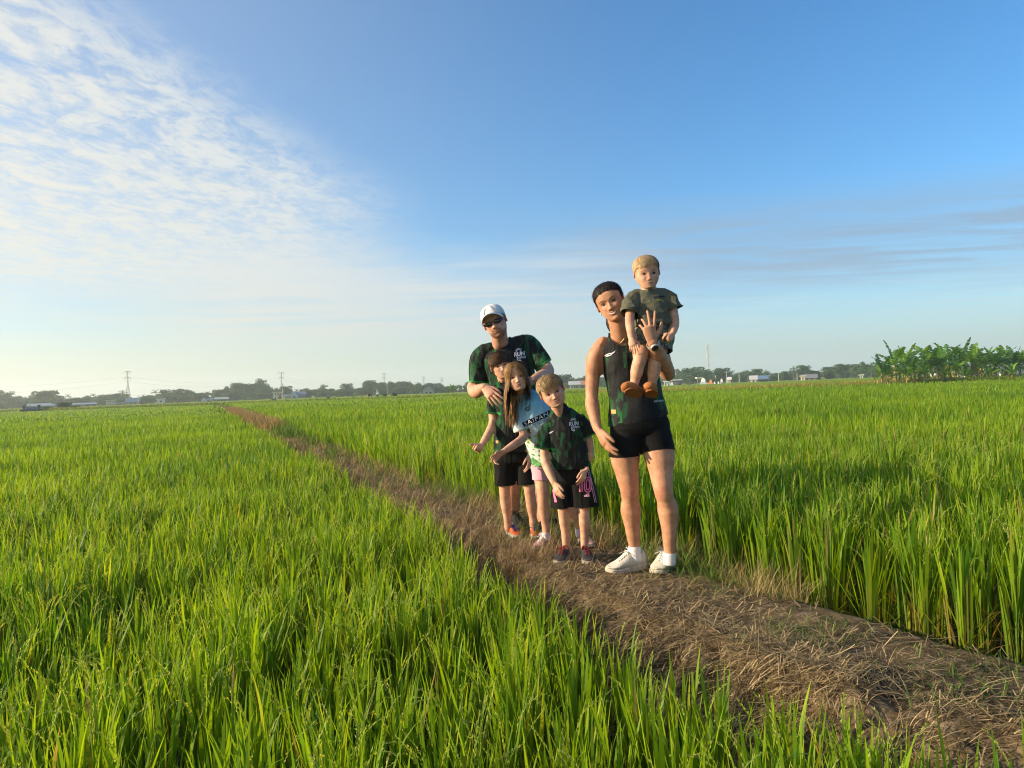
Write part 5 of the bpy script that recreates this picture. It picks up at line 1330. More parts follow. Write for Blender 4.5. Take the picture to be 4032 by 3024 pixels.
# ------------------------------------------------ woman
def make_woman():
    heel_r, heel_l = Pg(2540,2236), Pg(2638,2226)
    base = (heel_r+heel_l)/2; base.z = 0
    e = empty('person', base, 0, 'smiling dark haired woman in black tank top and shorts holding a toddler on her arm', 'person')
    b = Vector(base); H = .219; hc = P(2403,1190,4.17); M = head_matrix(hc, 22, 9, 2)
    fl = Flesh(); V, F = head_geo(H, M, jaw=.98, cheek=.06, nose=.95, fat=1.06); fl.add(V, F); ears(fl, M, H, .95, 20, 1.06)
    fl.tube([M@Vector((0,-.12*H,-.14*H)), P(2432,1278,4.20), P(2446,1330,4.23)], [.050,(.048,.051),(.062,.056)], sub=4)
    fl.tube([P(2448,1322,4.24), P(2458,1352,4.25), P(2472,1405,4.26), P(2486,1480,4.26), P(2503,1575,4.24), P(2513,1640,4.20), P(2521,1692,4.18)],
            [(.06,.05), (.120,.066), (.138,.098), (.130,.098), (.120,.092), (.150,.108), (.163,.110)], right=(1,.05,0), n=30, round_=(1,.45), sq=.9)
    # legs
    fl.tube([P(2467,1720,4.17), P(2461,1800,4.17), P(2470,1870,4.17), P(2479,1930,4.17), P(2481,1965,4.19), P(2484,2010,4.22), P(2491,2085,4.25), P(2498,2150,4.28), P(2502,2190,4.28)],
            [.092,.083,.064,.0525,.0475,.0585,.042,.0325,.033], sub=5)
    fl.tube([P(2580,1722,4.17), P(2596,1795,4.12), P(2604,1865,4.09), P(2612,1930,4.06), P(2620,1965,4.07), P(2631,2010,4.09), P(2636,2095,4.10), P(2637,2165,4.11), P(2636,2205,4.11)],
            [.095,.086,.064,.0520,.0475,.0585,.042,.0325,.033], sub=5)
    for k in (P(2477,1932,4.135), P(2609,1932,4.028)): fl.ball(k, (.026,.016,.032))
    # right arm (viewer's left) hanging
    sr = P(2352,1386,4.24)
    fl.tube([P(2420,1348,4.24), P(2375,1358,4.24), sr], [.050,.046,.043]); fl.tube([P(2440,1318,4.25), P(2402,1342,4.26), P(2366,1364,4.26)], [.032,.030,.028])
    fl.tube([sr, P(2340,1420,4.24), P(2333,1490,4.25), P(2330,1560,4.24), P(2333,1600,4.21), P(2343,1650,4.17), P(2353,1690,4.13)],
            [(.045,.050),(.049,.052),.0405,.0350,.0405,.031,(.0255,.020)], sub=5)
    add_hand(fl, P(2354,1692,4.12), P(2392,1765,4.07)-P(2354,1692,4.12), Vector((.35,-.9,.1)), Vector((.8,.4,0)), .185, curls=(14,12,14,18), spread=2, tangle=30)
    # left arm bent up, hand spread over the toddler
    sl_ = P(2578,1350,4.24); el = P(2622,1462,4.07); wr = P(2569,1350,3.86)
    fl.tube([P(2480,1350,4.25), P(2535,1345,4.25), sl_], [.055,.05,.05])
    fl.tube([sl_, P(2606,1400,4.17), el], [.049,.044,.040], sub=5)
    fl.tube([el+Vector((.012,.01,-.012)), P(2612,1430,4.00), P(2590,1390,3.92), wr], [.042,.0445,.037,(.027,.021)], sub=5)
    kn = P(2556,1300,3.87)
    add_hand(fl, wr, P(2548,1262,3.85)-wr, Vector((1,0,.15)), Vector((0,1,0)), .174, curls=((2,6,8),(8,12,10),(24,34,20),(30,42,24)), spread=12, tangle=50, tcurl=12)
    # shorts
    sh = Flesh()
    sh.tube([P(2514,1650,4.20), P(2519,1680,4.19), P(2521,1705,4.18)], [(.160,.112),(.170,.120),(.171,.120)], right=(1,.05,0), n=30, sq=.92, round_=(1,.4))
    sh.tube([P(2470,1715,4.17), P(2461,1800,4.17), P(2463,1835,4.17)], [.097,.0885,.084]); sh.tube([P(2574,1715,4.17), P(2596,1795,4.12), P(2602,1830,4.10)], [.100,.0915,.085])
    short = cloth(sh, [(P(2460,1795,4.17), P(2463,1835,4.17)-P(2460,1790,4.17), .14), (P(2596,1778,4.12), P(2602,1830,4.10)-P(2594,1775,4.12), .112)], voxel=.004, smooth=5, wr=.0012, seed=3)
    # tank top
    tk = Flesh()
    tk.tube([P(2441,1306,4.24), P(2456,1350,4.245), P(2470,1405,4.25), P(2487,1480,4.25), P(2503,1560,4.23), P(2512,1625,4.21), P(2516,1690,4.20)],
            [(.072,.060),(.140,.082),(.152,.112),(.152,.116),(.153,.117),(.168,.124),(.176,.130)], right=(1,.05,0), n=26, sq=.92)
    hem = P(2513,1655,4.2)
    tank = cloth(tk, [(hem, (.17,0,-1), .4), (P(2436,1300,4.24), (-.25,0,1), .15)], cyls=[(P(2447,1318,4.20), (-.10,-.6,1), .068, -.07), (P(2322,1380,4.24), (0,-1,0), .080, -.4), (P(2618,1372,4.24), (0,-1,0), .085, -.4)],
                 voxel=.0042, smooth=6, wr=.005, wsc=(13,13,6), seed=8)
    me = finish_body(fl, base, e, sk_w, M, H, [short, tank], beard=0, blush=.35, knees=((P(2478,1930,4.12),.04),(P(2610,1930,4.01),.04)))
    tree = bvh(me)
    face(e, b, M, H, tree, (.035,.02,.013), (.33,.10,.085), smile=.8, teeth=True, mouthw=.128, open_=.75, squint=.80, brow_th=.009)
    place_body(me, e, b, sk_w)
    # attributes for the print
    co = vco(tank); c = np.zeros((len(co),3)); cx = P(2480,1500,4.2); u = np.abs(co[:,0]-np.interp(co[:,2], [P(2513,1655,4.2).z, P(2456,1350,4.2).z], [P(2513,1655,4.2).x, P(2456,1350,4.2).x]))
    c[:,0] = np.clip((u-.055)/.07, 0, 1)*.9+.10; set_col(tank, c); ttree = bvh(tank)
    jm = jersey('tank_fabric', 2.0, amount=.10); t_o = garment('tank_top', tank, e, b, jm)
    N = Vector((0,-1,0)); decal('chest_logo', swoosh(.062), P(2409,1390,4.1), Vector((1,0,.06)), Zu, N, ttree, t_o, b, silver)
    decal('hem_label', ([(-.5,-.5),(.5,-.5),(.5,.5),(-.5,.5)], [(0,1,2,3)]), P(2421,1622,4.1), X_*.021, Zu*.022, N, ttree, t_o, b, mat('orange_label', (.62,.30,.10), .6))
    decal('hem_print', xf(text_mesh('SOFT-TECH', .02), (.0115,.013)), P(2598,1580,4.1), Vector((1,0,.05)), Zu, N, ttree, t_o, b, silver)
    sm_ = mat('black_shorts', (.006,.0058,.006), .8, .12, bump=.1, bscale=200)
    garment('shorts', short, e, b, sm_)
    cream = mat('shoe_cream', (.60,.56,.46), .8, vary=.10, vscale=25, bump=.3, bscale=120); cream2 = mat('shoe_sole', (.50,.46,.37), .85, vary=.18, vscale=18, bump=.2); wl = mat('shoe_lace', (.72,.70,.64), .8)
    col_ = mat('shoe_lining', (.42,.42,.41), .8)
    shoe(e, b, heel_r, (Pg(2405,2258)-heel_r), .262, cream, cream2, wl, width=.40, hgt=1.15, thick=.11)
    shoe(e, b, heel_l, (-.48,-.88), .262, cream, cream2, wl, width=.40, hgt=1.15, thick=.11)
    ws = mat('sock_white', (.75,.72,.70), .9, bump=.3, bscale=300)
    sock(e, b, P(2498,2150,4.28), P(2502,2205,4.28), .036, .037, ws); sock(e, b, P(2637,2176,4.11), P(2636,2220,4.11), .036, .037, ws)
    # hair pulled back
    hm_ = hairmat('hair_dark', (1,1,1), (1,1,1), .33)
    def reg(V): 
        x, y, z = V.T; hl = .285-.11*(np.abs(x)/.3)**2.4
        return np.where(z > -.02, y > hl-.0+np.where(z < .12, -.30*np.clip((.12-z)/.14, 0, 1), 0), (y > -.16-.2*np.clip((-.1-z)/.2, 0, 1)))
    def flw(p, rg): d = np.stack([-p[:,0]*.6, -.10+0*p[:,1]-.5*np.clip(p[:,1]-.1,-1,0), -np.ones(len(p))], 1); d[:,1] += np.where(p[:,2] < -.2, -.8, .35*np.clip(p[:,2],0,1)); return d+rg.normal(0,.05,d.shape)
    hair(e, b, M, H, reg, flw, 5000, .46, (.008,.006,.005), (.030,.019,.014), hm_, K=9, width=.0030, lift=.0, cap=.055, seed=4, capcol=(.010,.008,.007), bumpy=.1, stick=1.0, fat=1.06, free=-2, side_full=True)
    rb = Flesh(); pt_ = [M@Vector((0,-.02*H,-.48*H)), M@Vector((-.12*H,-.24*H,-.50*H)), M@Vector((-.27*H,-.46*H,-.34*H)), M@Vector((-.32*H,-.74*H,-.18*H))]
    rb.tube(pt_, [.022,.028,.024,.008], sub=6); pm = rb.fuse(.003, 2); pc = vco(pm); setco(pm, pc+vno(pm)*(vn3(pc,(220,220,40),3)[:,None]-.5)*.006-np.array(b)); set_col(pm, np.tile((.014,.010,.009),(len(pc),1)))
    link('ponytail', pm, e, hm_)
    # jewellery and watch
    gold = mat('gold', (.72,.52,.26), .25, .5, metal=1); stl = mat('watch_steel', (.62,.58,.50), .35, .5, metal=.6); blk = mat('watch_glass', (.012,.016,.022), .08, .8); strapm = mat('watch_strap', (.42,.40,.34), .6)
    bodyb = tree
    ch = []
    for i in range(31):
        t = -1+2*i/30; q = P(2444+34*t, 1352-26*t*t-3*t, 4.0); h, n, _, _ = bodyb.ray_cast(q, Vector((0,1,0)), .5); ch.append((h or q)+Vector((0,-.003,0)))
    segs = [([ch[i], (ch[i]+ch[i+1])/2+Vector((0,-.0008*(i%2),.0008*(i%2))), ch[i+1]], [.0016,.0024,.0016]) for i in range(30)]
    V, F = limb_mesh(segs); link('necklace', mesh_np('necklace', V-np.array(b), F, smooth=True), e, gold)
    for s in (-1, 1):
        c0 = M@Vector((s*.345*H, -.145*H, .0)); pts = [c0+M.to_3x3()@Vector((0, -.009+.009*math.cos(a), .009*math.sin(a))) for a in np.linspace(0, 6.283, 13)]
        V, F = limb_mesh([(pts, [.0016]*13)]); link('earring', mesh_np('earring', V-np.array(b), F, smooth=True), e, gold)
    wd = (wr-P(2590,1390,3.92)).normalized(); wc = wr-wd*.012; fr = (Vector((0,0,CAM_H))-wc); fr = (fr-wd*fr.dot(wd)).normalized(); sd = wd.cross(fr)
    pts = [wc+(fr*math.cos(a)*.026+sd*math.sin(a)*.031) for a in np.linspace(0, 6.283, 25)]
    fl2 = Flesh(); 
    V = []; F = []
    for i, p in enumerate(pts[:-1]):
        rr_ = (p-wc).normalized()
        V += [p-wd*.010+rr_*.001, p+wd*.010+rr_*.001, p+wd*.010+rr_*.0035, p-wd*.010+rr_*.0035]
    n = len(pts)-1
    for i in range(n):
        for j in range(4): F.append((i*4+j, i*4+(j+1)%4, ((i+1)%n)*4+(j+1)%4, ((i+1)%n)*4+j))
    me2 = bpy.data.meshes.new('watch'); me2.from_pydata([tuple(v-b) for v in V], [], F); wo = link('watch', me2, e, strapm)
    def disc(name, r, h0, h1, m_, par):
        V = []; F = []; n = 28; c0 = wc+fr*h0; c1 = wc+fr*h1
        for c_, r_ in ((c0,r),(c1-fr*.0012,r),(c1,r*.9)): V += [c_+(wd*math.cos(2*math.pi*i/n)+sd*math.sin(2*math.pi*i/n))*r_ for i in range(n)]
        for k in (0,1):
            for i in range(n): F.append((k*n+i, k*n+(i+1)%n, (k+1)*n+(i+1)%n, (k+1)*n+i))
        F.append(tuple(range(2*n,3*n))); F.append(tuple(range(n))[::-1])
        me_ = bpy.data.meshes.new(name); me_.from_pydata([tuple(v-b) for v in V], [], F); return link(name, me_, par, m_)
    disc('watch_case', .0225, .022, .034, stl, wo); disc('watch_face', .0175, .033, .0355, blk, wo)
    return e

# ------------------------------------------------ toddler
def make_toddler():
    base = P(2560,1330,4.02); b = Vector(base)
    e = empty('person', base, 0, 'blond toddler in olive green shirt and camouflage shorts carried on the woman\'s arm', 'person')
    H = .182; hc = P(2546,1072,4.03); M = head_matrix(hc, 3, -13, 3); ey = -.055
    fl = Flesh(); V, F = head_geo(H, M, kid=1, jaw=.98, cheek=.10, ey=ey, nose=.55, fat=1.12); fl.add(V, F); ears(fl, M, H, 1.0, 32, 1.12)
    fl.tube([M@Vector((0,-.2*H,-.1*H)), P(2554,1135,4.05), P(2556,1165,4.05)], [.045,.040,.045])
    fl.tube([P(2556,1150,4.05), P(2560,1175,4.05), P(2566,1230,4.04), P(2570,1290,4.03), P(2572,1330,4.03)], [(.05,.04),(.082,.052),(.085,.065),(.088,.070),(.088,.07)], n=20)
    # his right arm (viewer left)
    fl.tube([P(2535,1163,4.05), P(2500,1170,4.04), P(2486,1200,4.0), P(2480,1255,3.97), P(2481,1283,3.95), P(2484,1310,3.93), P(2486,1330,3.915)], [.032,.031,.028,.0245,.0245,.021,(.018,.015)], sub=4)
    add_hand(fl, P(2486,1330,3.913), P(2492,1368,3.88)-P(2486,1330,3.913), Vector((.9,-.3,.1)), Vector((.2,.9,0)), .102, curls=(16,20,22,26), spread=4, tangle=38, thick=1.3)
    fl.tube([P(2580,1160,4.05), P(2622,1166,4.05), P(2642,1200,4.04), P(2655,1250,4.02), P(2656,1278,4.0), P(2651,1300,3.97), P(2647,1312,3.955)], [.032,.032,.028,.025,.025,.022,(.018,.016)], sub=4)
    add_hand(fl, P(2647,1312,3.953), P(2636,1336,3.93)-P(2647,1312,3.953), Vector((-.8,-.5,.3)), Vector((-.6,.7,.2)), .098, curls=(50,55,55,55), spread=2, tangle=35, thick=1.4)
    # legs
    fl.tube([P(2532,1330,4.03), P(2526,1375,3.97), P(2519,1418,3.93), P(2512,1440,3.93), P(2507,1465,3.94), P(2501,1495,3.95), P(2496,1520,3.945)], [.056,.050,.036,.034,.034,.025,.024], sub=4)
    fl.tube([P(2604,1330,4.03), P(2590,1380,3.985), P(2580,1425,3.955), P(2577,1445,3.955), P(2574,1470,3.96), P(2569,1500,3.965), P(2566,1525,3.96)], [.056,.050,.036,.034,.034,.025,.024], sub=4)
    st = Flesh()
    st.tube([P(2556,1143,4.055), P(2558,1165,4.05), P(2565,1220,4.04), P(2569,1270,4.03), P(2571,1310,4.03)], [(.055,.045),(.092,.060),(.098,.076),(.101,.082),(.106,.088)], n=24, sq=.92)
    st.tube([P(2540,1166,4.05), P(2500,1172,4.04), P(2482,1205,4.0), P(2475,1252,3.965)], [.038,.041,.043,.047], round_=(1,.1)); st.tube([P(2575,1162,4.05), P(2622,1168,4.05), P(2647,1200,4.04), P(2657,1222,4.034)], [.038,.041,.044,.047], round_=(1,.1))
    sl0, sl1 = P(2477,1236,3.98), P(2656,1217,4.035)
    cuts = [(P(2570,1283,4.03), (.05,0,-1), .16), (P(2554,1136,4.05), Vector((.0,0,1)), .10), (sl0, P(2474,1265,3.965)-P(2482,1205,4.0), .060), (sl1, P(2668,1250,4.03)-P(2648,1200,4.04), .060)]
    shirt = cloth(st, cuts, voxel=.0036, smooth=5, wr=.0085, wsc=(14,14,22), seed=21, cyls=[(P(2554,1140,4.05), (0,-.4,1), .052, -.06)])
    pn = Flesh(); pn.tube([P(2569,1270,4.03), P(2571,1310,4.03), P(2571,1345,4.02)], [(.092,.075),(.100,.086),(.094,.08)], n=22)
    pn.tube([P(2535,1330,4.02), P(2523,1372,3.97), P(2518,1400,3.95)], [.070,.064,.062]); pn.tube([P(2602,1330,4.03), P(2602,1372,3.99), P(2604,1410,3.97)], [.070,.062,.058])
    pants = cloth(pn, [(P(2523,1374,3.97), P(2518,1400,3.95)-P(2526,1355,3.98), .085), (P(2604,1384,3.985), P(2604,1410,3.97)-P(2602,1360,3.99), .075)], voxel=.0036, smooth=5, wr=.007, wsc=(18,18,18), seed=23)
    me = finish_body(fl, base, e, sk_t, M, H, [shirt, pants], vox=.0026, ey=ey, blush=.6); tree = bvh(me)
    face(e, b, M, H, tree, (.28,.17,.09), (.46,.17,.14), ey=ey, smile=.0, mouthw=.075, squint=1.0, esz=.98, brow_th=.007)
    place_body(me, e, b, sk_t)
    ttree = bvh(shirt)
    so_ = garment('shirt', shirt, e, b, mat('olive_cotton', (.105,.106,.070), .85, .2, bump=.25, bscale=300, vary=.12, vscale=10))
    decal('shirt_print', join2([xf(ring2(.0,.17,14),(1,.8),(-.2,.12)), xf(ring2(.1,.2,14),(1,.8),(.1,.14)), xf(ring2(.1,.2,14),(1,.8),(.4,.16)), ([(-.5,-.02),(.5,.05),(.5,.30),(-.5,.26)], [(0,1,2,3)])]), P(2611,1166,3.95), X_*.030, Zu*.026, Yf, ttree, so_, b, mat('print_dark', (.015,.015,.014), .7))
    decal('shirt_print', ([(-.5,.10),(-.2,.16),(.2,.10),(.5,-.12),(.5,-.28),(.1,-.08),(-.3,.0)], [(0,1,2,3,4,5,6)]), P(2602,1181,3.95), X_*.042, Zu*.034, Yf, ttree, so_, b, mat('print_yellow', (.42,.36,.03), .7))
    # camouflage
    m = bpy.data.materials.new('camouflage'); m.use_nodes = True; t = m.node_tree; bb = t.nodes['Principled BSDF']; o3 = node(t, 'ShaderNodeTexCoord').outputs['Object']
    n1 = noise_tex(t, o3, 26, 2, .5, .8); n2 = noise_tex(t, mapping(t, o3, (1,1,1), (0,0,0), (5,3,1)), 32, 2, .5, .8); n3 = noise_tex(t, mapping(t, o3, (1,1,1), (0,0,0), (9,1,4)), 40, 2, .5, .8)
    c = mixc(t, n1.ss(.50,.53), (.085,.095,.055), (.19,.19,.125)); c = mixc(t, n2.ss(.55,.58), c, (.035,.050,.030)); c = mixc(t, n3.ss(.62,.65), c, (.015,.018,.015)); t.links.new(c, bb.inputs['Base Color']); bb.inputs['Roughness'].default_value = .85
    garment('shorts', pants, e, b, m)
    # little slippers, soles tipped towards us
    om = mat('orange_suede', (.42,.16,.05), .85, .2, bump=.4, bscale=180, vary=.15, vscale=20); os_ = mat('orange_sole', (.36,.135,.045), .9, .15, bump=.4, bscale=160, vary=.15)
    for (hx, hy, hd, tx, ty, td, ww) in ((2508,1540,3.955, 2458,1519,3.885,1), (2568,1543,3.965, 2557,1521,3.885,1)):
        a, c_ = P(hx, hy, hd), P(tx, ty, td); fl = Flesh(); dd = (c_-a).normalized(); up = Vector((.12,.75,.6)); 
        s_ = up.cross(dd).normalized(); up = dd.cross(s_).normalized(); L = .118
        fl.tube([a-dd*.012, a+dd*.02, a+dd*.055, a+dd*.088, a+dd*.10], [(.029,.033),(.031,.034),(.037,.032),(.036,.028),(.028,.021)], right=s_, n=18, sub=4)
        me = fl.fuse(.003, 4); co = vco(me); axp = np.array(a); w_ = (co-axp)@np.array(up); co[w_ < -.022] += np.array(up)*(-.022-w_[w_ < -.022])[:,None]*.8; setco(me, co-np.array(b))
        o = link('slipper', me, e, om)
        V = []; n = 26
        for h_, k in ((-.0235,1.0),(-.030,1.0)):
            for i in range(n):
                A = 2*math.pi*i/n; u = math.cos(A); V.append(a+dd*(.044+.063*u)+s_*(.034*math.sin(A)*(1+.12*u))*k+up*h_)
        F = [tuple(range(n)), tuple(range(n,2*n))[::-1]]+[(i, (i+1)%n, n+(i+1)%n, n+i) for i in range(n)]
        m2 = bpy.data.meshes.new('sole'); m2.from_pydata([tuple(v-b) for v in V], [], F); link('sole', m2, o, os_)
    hm_ = hairmat('hair_blond', (1,1,1), (1,1,1), .4)
    def reg(V):
        x, y, z = V.T; hl = .27-.06*(np.abs(x)/.3)**2
        return np.where(z > .0, y > hl-np.where(z < .12, .22*np.clip((.12-z)/.12,0,1), 0), y > -.22)
    def flw(p, rg):
        d = np.stack([(p[:,0]+.02)*1.2, np.where(p[:,2] > .1, -.25, -.9), np.where(p[:,1] > .3, .9, -.1)*np.where(p[:,2] > -.1, 1, -.6)], 1); return d+rg.normal(0,.07,d.shape)
    hair(e, b, M, H, reg, flw, 4200, .20, (.40,.26,.12), (.74,.55,.30), hm_, K=6, width=.0022, lift=.001, cap=.026, seed=6, capcol=(.48,.32,.16), fat=1.12)
    return e

PX = lambda n, d: n*d/FPX
short_m = mat('shorts_black', (.007,.0068,.007), .8, .12, bump=.15, bscale=300)
pink_m = mat('pink_print', (.72,.16,.30), .6, .3); orange_l = mat('hem_patch', (.62,.30,.10), .6)
sock_b = mat('sock_black', (.012,.012,.014), .9)
def print_attr(me, ax0, ax1, lo=.04, hi=.10, trims=(), w=.011):
    co = vco(me); a, c_ = np.array(ax0), np.array(ax1); t = np.clip((co[:,2]-a[2])/(c_[2]-a[2]), -.3, 1.3); cx = a[0]+(c_[0]-a[0])*t
    c = np.zeros((len(co),3)); c[:,0] = np.clip((np.abs(co[:,0]-cx)-lo)/(hi-lo), 0, 1)*.9+.1; c[:,1] = trim_attr(me, trims, w); set_col(me, c)

# ------------------------------------------------ man
def make_man():
    heel_r, heel_l = Pg(2022,2062), Pg(2152,2092); base = (heel_r+heel_l)/2; base.z = 0; b = Vector(base)
    e = empty('person', base, 0, 'bearded man in white cap, sunglasses and dark green print shirt standing behind the children', 'person')
    H = .236; hc = P(1949,1268,5.33); M = head_matrix(hc, 21, 11, 0)
    fl = Flesh(); V, F = head_geo(H, M, jaw=1.10, nose=1.1, fat=1.04); fl.add(V, F); ears(fl, M, H, 1.0, 28, 1.04)
    fl.tube([M@Vector((0,-.18*H,-.12*H)), P(1968,1338,5.42), P(1978,1370,5.48)], [.060,(.060,.062),(.068,.065)])
    fl.tube([P(1976,1358,5.5), P(1988,1385,5.5), P(2006,1440,5.5), P(2020,1520,5.54), P(2045,1620,5.6), P(2070,1700,5.66), P(2078,1730,5.68)],
            [(.07,.055),(.165,.085),(.165,.11),(.152,.108),(.150,.108),(.160,.115),(.165,.115)], right=(1,.1,.22), n=30, round_=(1,.45))
    sr, sl_ = P(1893,1402,5.5), P(2090,1356,5.5)
    fl.tube([P(1960,1375,5.5), P(1925,1388,5.5), sr], [.055,.055,.056]); fl.tube([P(2020,1362,5.5), P(2060,1350,5.5), sl_], [.055,.055,.056])
    wr = P(1907,1524,5.19)
    fl.tube([sr, P(1880,1450,5.52), P(1868,1500,5.53), P(1864,1532,5.50), P(1874,1542,5.42), P(1890,1535,5.31), wr], [.058,.056,.050,.046,.050,.044,(.030,.024)], sub=5)
    add_hand(fl, wr, P(1940,1562,5.12)-wr, Vector((1,0,.9)), Vector((.2,1,0)), .195, curls=((14,18,12),(14,18,12),(14,18,12),(14,18,12)), spread=7, tangle=34)
    wl_ = P(2098,1497,5.06)
    fl.tube([sl_, P(2118,1400,5.46), P(2145,1440,5.42), P(2158,1464,5.36), P(2140,1480,5.24), P(2118,1490,5.14), wl_], [.058,.055,.049,.045,.048,.042,(.030,.024)], sub=5)
    add_hand(fl, wl_, P(2060,1515,5.02)-wl_, Vector((-.3,0,1)), Vector((0,1,0)), .195, curls=(20,20,22,24), spread=3)
    fl.tube([P(2036,1735,5.68), P(2022,1830,5.72), P(2018,1930,5.76), P(2019,1985,5.82), P(2021,2035,5.86), P(2023,2055,5.86)], [.10,.085,.060,.060,.042,.038], sub=5)
    fl.tube([P(2110,1735,5.66), P(2115,1830,5.58), P(2120,1940,5.52), P(2135,2000,5.52), P(2146,2070,5.5)], [.10,.085,.060,.058,.040], sub=5)
    st = Flesh()
    st.tube([P(1975,1352,5.5), P(1986,1376,5.5), P(2005,1440,5.49), P(2018,1520,5.53), P(2042,1620,5.6), P(2065,1690,5.64), P(2075,1722,5.66)],
            [(.085,.066),(.180,.098),(.183,.128),(.176,.128),(.178,.132),(.185,.135),(.186,.135)], right=(1,.1,.22), n=30)
    st.tube([P(1950,1372,5.5), P(1915,1388,5.5), P(1893,1408,5.5), P(1880,1455,5.52), P(1883,1490,5.505), P(1884,1511,5.51)], [.06,.066,.070,.070,.068,.068], round_=(1,.1))
    st.tube([P(2030,1356,5.5), P(2068,1350,5.5), P(2092,1362,5.5), P(2118,1402,5.46), P(2136,1434,5.435), P(2144,1445,5.43)], [.06,.066,.070,.068,.068,.068], round_=(1,.1))
    c0, n0 = P(1884,1507,5.51), Vector((-.10,0,-1)); c1, n1 = P(2141,1441,5.43), Vector((.62,-.1,-.80))
    sh = cloth(st, [(P(2065,1695,5.64), (0,0,-1), .35), (c0, n0, .085), (c1, n1, .085), (P(1968,1336,5.48), (-.25,0,1), .11)], voxel=.0048, smooth=6, wr=.008, wsc=(11,11,6), seed=31,
               cyls=[(P(1972,1350,5.5), (-.25,-.45,1), .074, -.10, .035)])
    print_attr(sh, P(2010,1420,5.4), P(2060,1640,5.5), .05, .13, [(c0, n0, .12), (c1, n1, .12)])
    pn = Flesh(); pn.tube([P(2068,1680,5.64), P(2076,1730,5.67)], [(.172,.125),(.18,.13)], n=26, round_=(1,.4))
    pn.tube([P(2036,1740,5.68), P(2022,1830,5.71), P(2018,1885,5.74)], [.115,.108,.10]); pn.tube([P(2112,1740,5.66), P(2116,1830,5.58), P(2118,1885,5.56)], [.115,.108,.10])
    pants = cloth(pn, [(P(2019,1862,5.73), (0,0,-1), .14), (P(2118,1862,5.57), (0,0,-1), .14)], voxel=.005, smooth=4, wr=.005, seed=33)
    me = finish_body(fl, base, e, sk_m, M, H, [sh, pants], beard=.95, blush=.35); tree = bvh(me)
    face(e, b, M, H, tree, (.10,.06,.04), (.34,.13,.11), smile=.75, mouthw=.115, eyes=False)
    place_body(me, e, b, sk_m)
    so_ = garment('shirt', sh, e, b, jersey('shirt_fabric', 4.0)); t2 = bvh(sh)
    # bvh in local space: shift
    decal_l('shirt_logo', run_logo(.082), P(2045,1395,5.3), Vector((1,0,.12)), Vector((-.12,0,1)), so_, b, sh, silver)
    garment('shorts', pants, e, b, short_m)
    dk = mat('shoe_black', (.015,.016,.018), .7, bump=.2, bscale=120); ds = mat('shoe_black_sole', (.06,.06,.055), .8)
    shoe(e, b, heel_r, (.22,-.97), .285, dk, ds, dk); shoe(e, b, heel_l, (.5,-.85), .285, dk, ds, dk)
    sock(e, b, P(2020,2000,5.84), P(2023,2062,5.86), .047, .045, sock_b); sock(e, b, P(2140,2025,5.51), P(2148,2085,5.5), .047, .045, sock_b)
    # cap
    M3 = M.to_3x3(); capm = mat('cap_white', (.66,.66,.66), .8, .2, bump=.3, bscale=200, vary=.06, vscale=30); piping = mat('cap_piping', (.10,.13,.18), .6)
    Vh, Fh = head_geo(1.0, Matrix.Identity(4)); Va = np.array([tuple(v) for v in Vh]); cen = np.array([0,.05,-.05]); nr = Va-cen; nr /= np.linalg.norm(nr, axis=1)[:,None]
    off = .050+.012*np.clip(Va[:,1]*2, 0, 1); Vc = Va+nr*off[:,None]
    keep = Va[:,1] > (.225-.13*np.clip((.30-Va[:,2])/.3, 0, 1)-.10*np.clip(-Va[:,2]/.3, 0, 1)); Fk = [f for f in Fh if all(keep[i] for i in f)]; used = sorted({i for f in Fk for i in f}); mp = {i:k for k,i in enumerate(used)}
    rim = {i for f in Fh if not all(keep[i] for i in f) for i in f}&set(used)
    for i in rim: Vc[i][1] = (.225-.13*np.clip((.30-Va[i][2])/.3, 0, 1)-.10*np.clip(-Va[i][2]/.3, 0, 1))
    me2 = bpy.data.meshes.new('cap'); me2.from_pydata([tuple(M@(Vector(Vc[i])*H)-b) for i in used], [], [tuple(mp[i] for i in f) for f in Fk])
    for p in me2.polygons: p.use_smooth = True
    cap = link('cap', me2, e, capm); md = cap.modifiers.new('t', 'SOLIDIFY'); md.thickness = .003
    bv = []; n, m = 22, 9
    for i in range(m):
        r_ = i/(m-1)
        for j in range(n):
            a = -1.22+2.44*j/(n-1); x = math.sin(a)*(.335+.02*r_); z = .03+math.cos(a)*.345+r_*(.30*math.cos(a*.92)**1.0); y = .262-.14*(abs(a)/1.22)**2*(1)-.005*r_-.12*r_*(abs(a)/1.22)**2+.03*math.sin(r_*3)
            bv.append(M@(Vector((x, y, z))*H)-b)
    bf = [(i*n+j, i*n+j+1, (i+1)*n+j+1, (i+1)*n+j) for i in range(m-1) for j in range(n-1)]
    me3 = bpy.data.meshes.new('brim'); me3.from_pydata([tuple(v) for v in bv], [], bf)
    for p in me3.polygons: p.use_smooth = True
    br = link('brim', me3, cap, capm); md = br.modifiers.new('t', 'SOLIDIFY'); md.thickness = .004
    segs = []
    for x0 in (-.17, .20):
        pts = []
        for t in np.linspace(.24, .5, 8):
            z = .36*math.sqrt(max(0, 1-((t-.0)/.53)**2)); v = Vector((x0*(1-.7*(t-.24)/.3), t+.028, z+.045)); pts.append(M@(v*H))
        segs.append((pts, [.0018]*8))
    V, F = limb_mesh(segs); link('piping', mesh_np('piping', V-np.array(b), F, smooth=True), cap, piping)
    lg = [xf(ring2(.34,.44,16,20,340,1,.7),(1,1)), ([(-.3,-.1),(.0,.12),(.35,.05),(.05,-.06)], [(0,1,2,3)])]
    vf = xf(join2(lg), (.045,.045)); tcap = bvh(me2); O = M@(Vector((0,.36,.9))*H)-b; N = (M3@Vector((0,.35,1))).normalized()
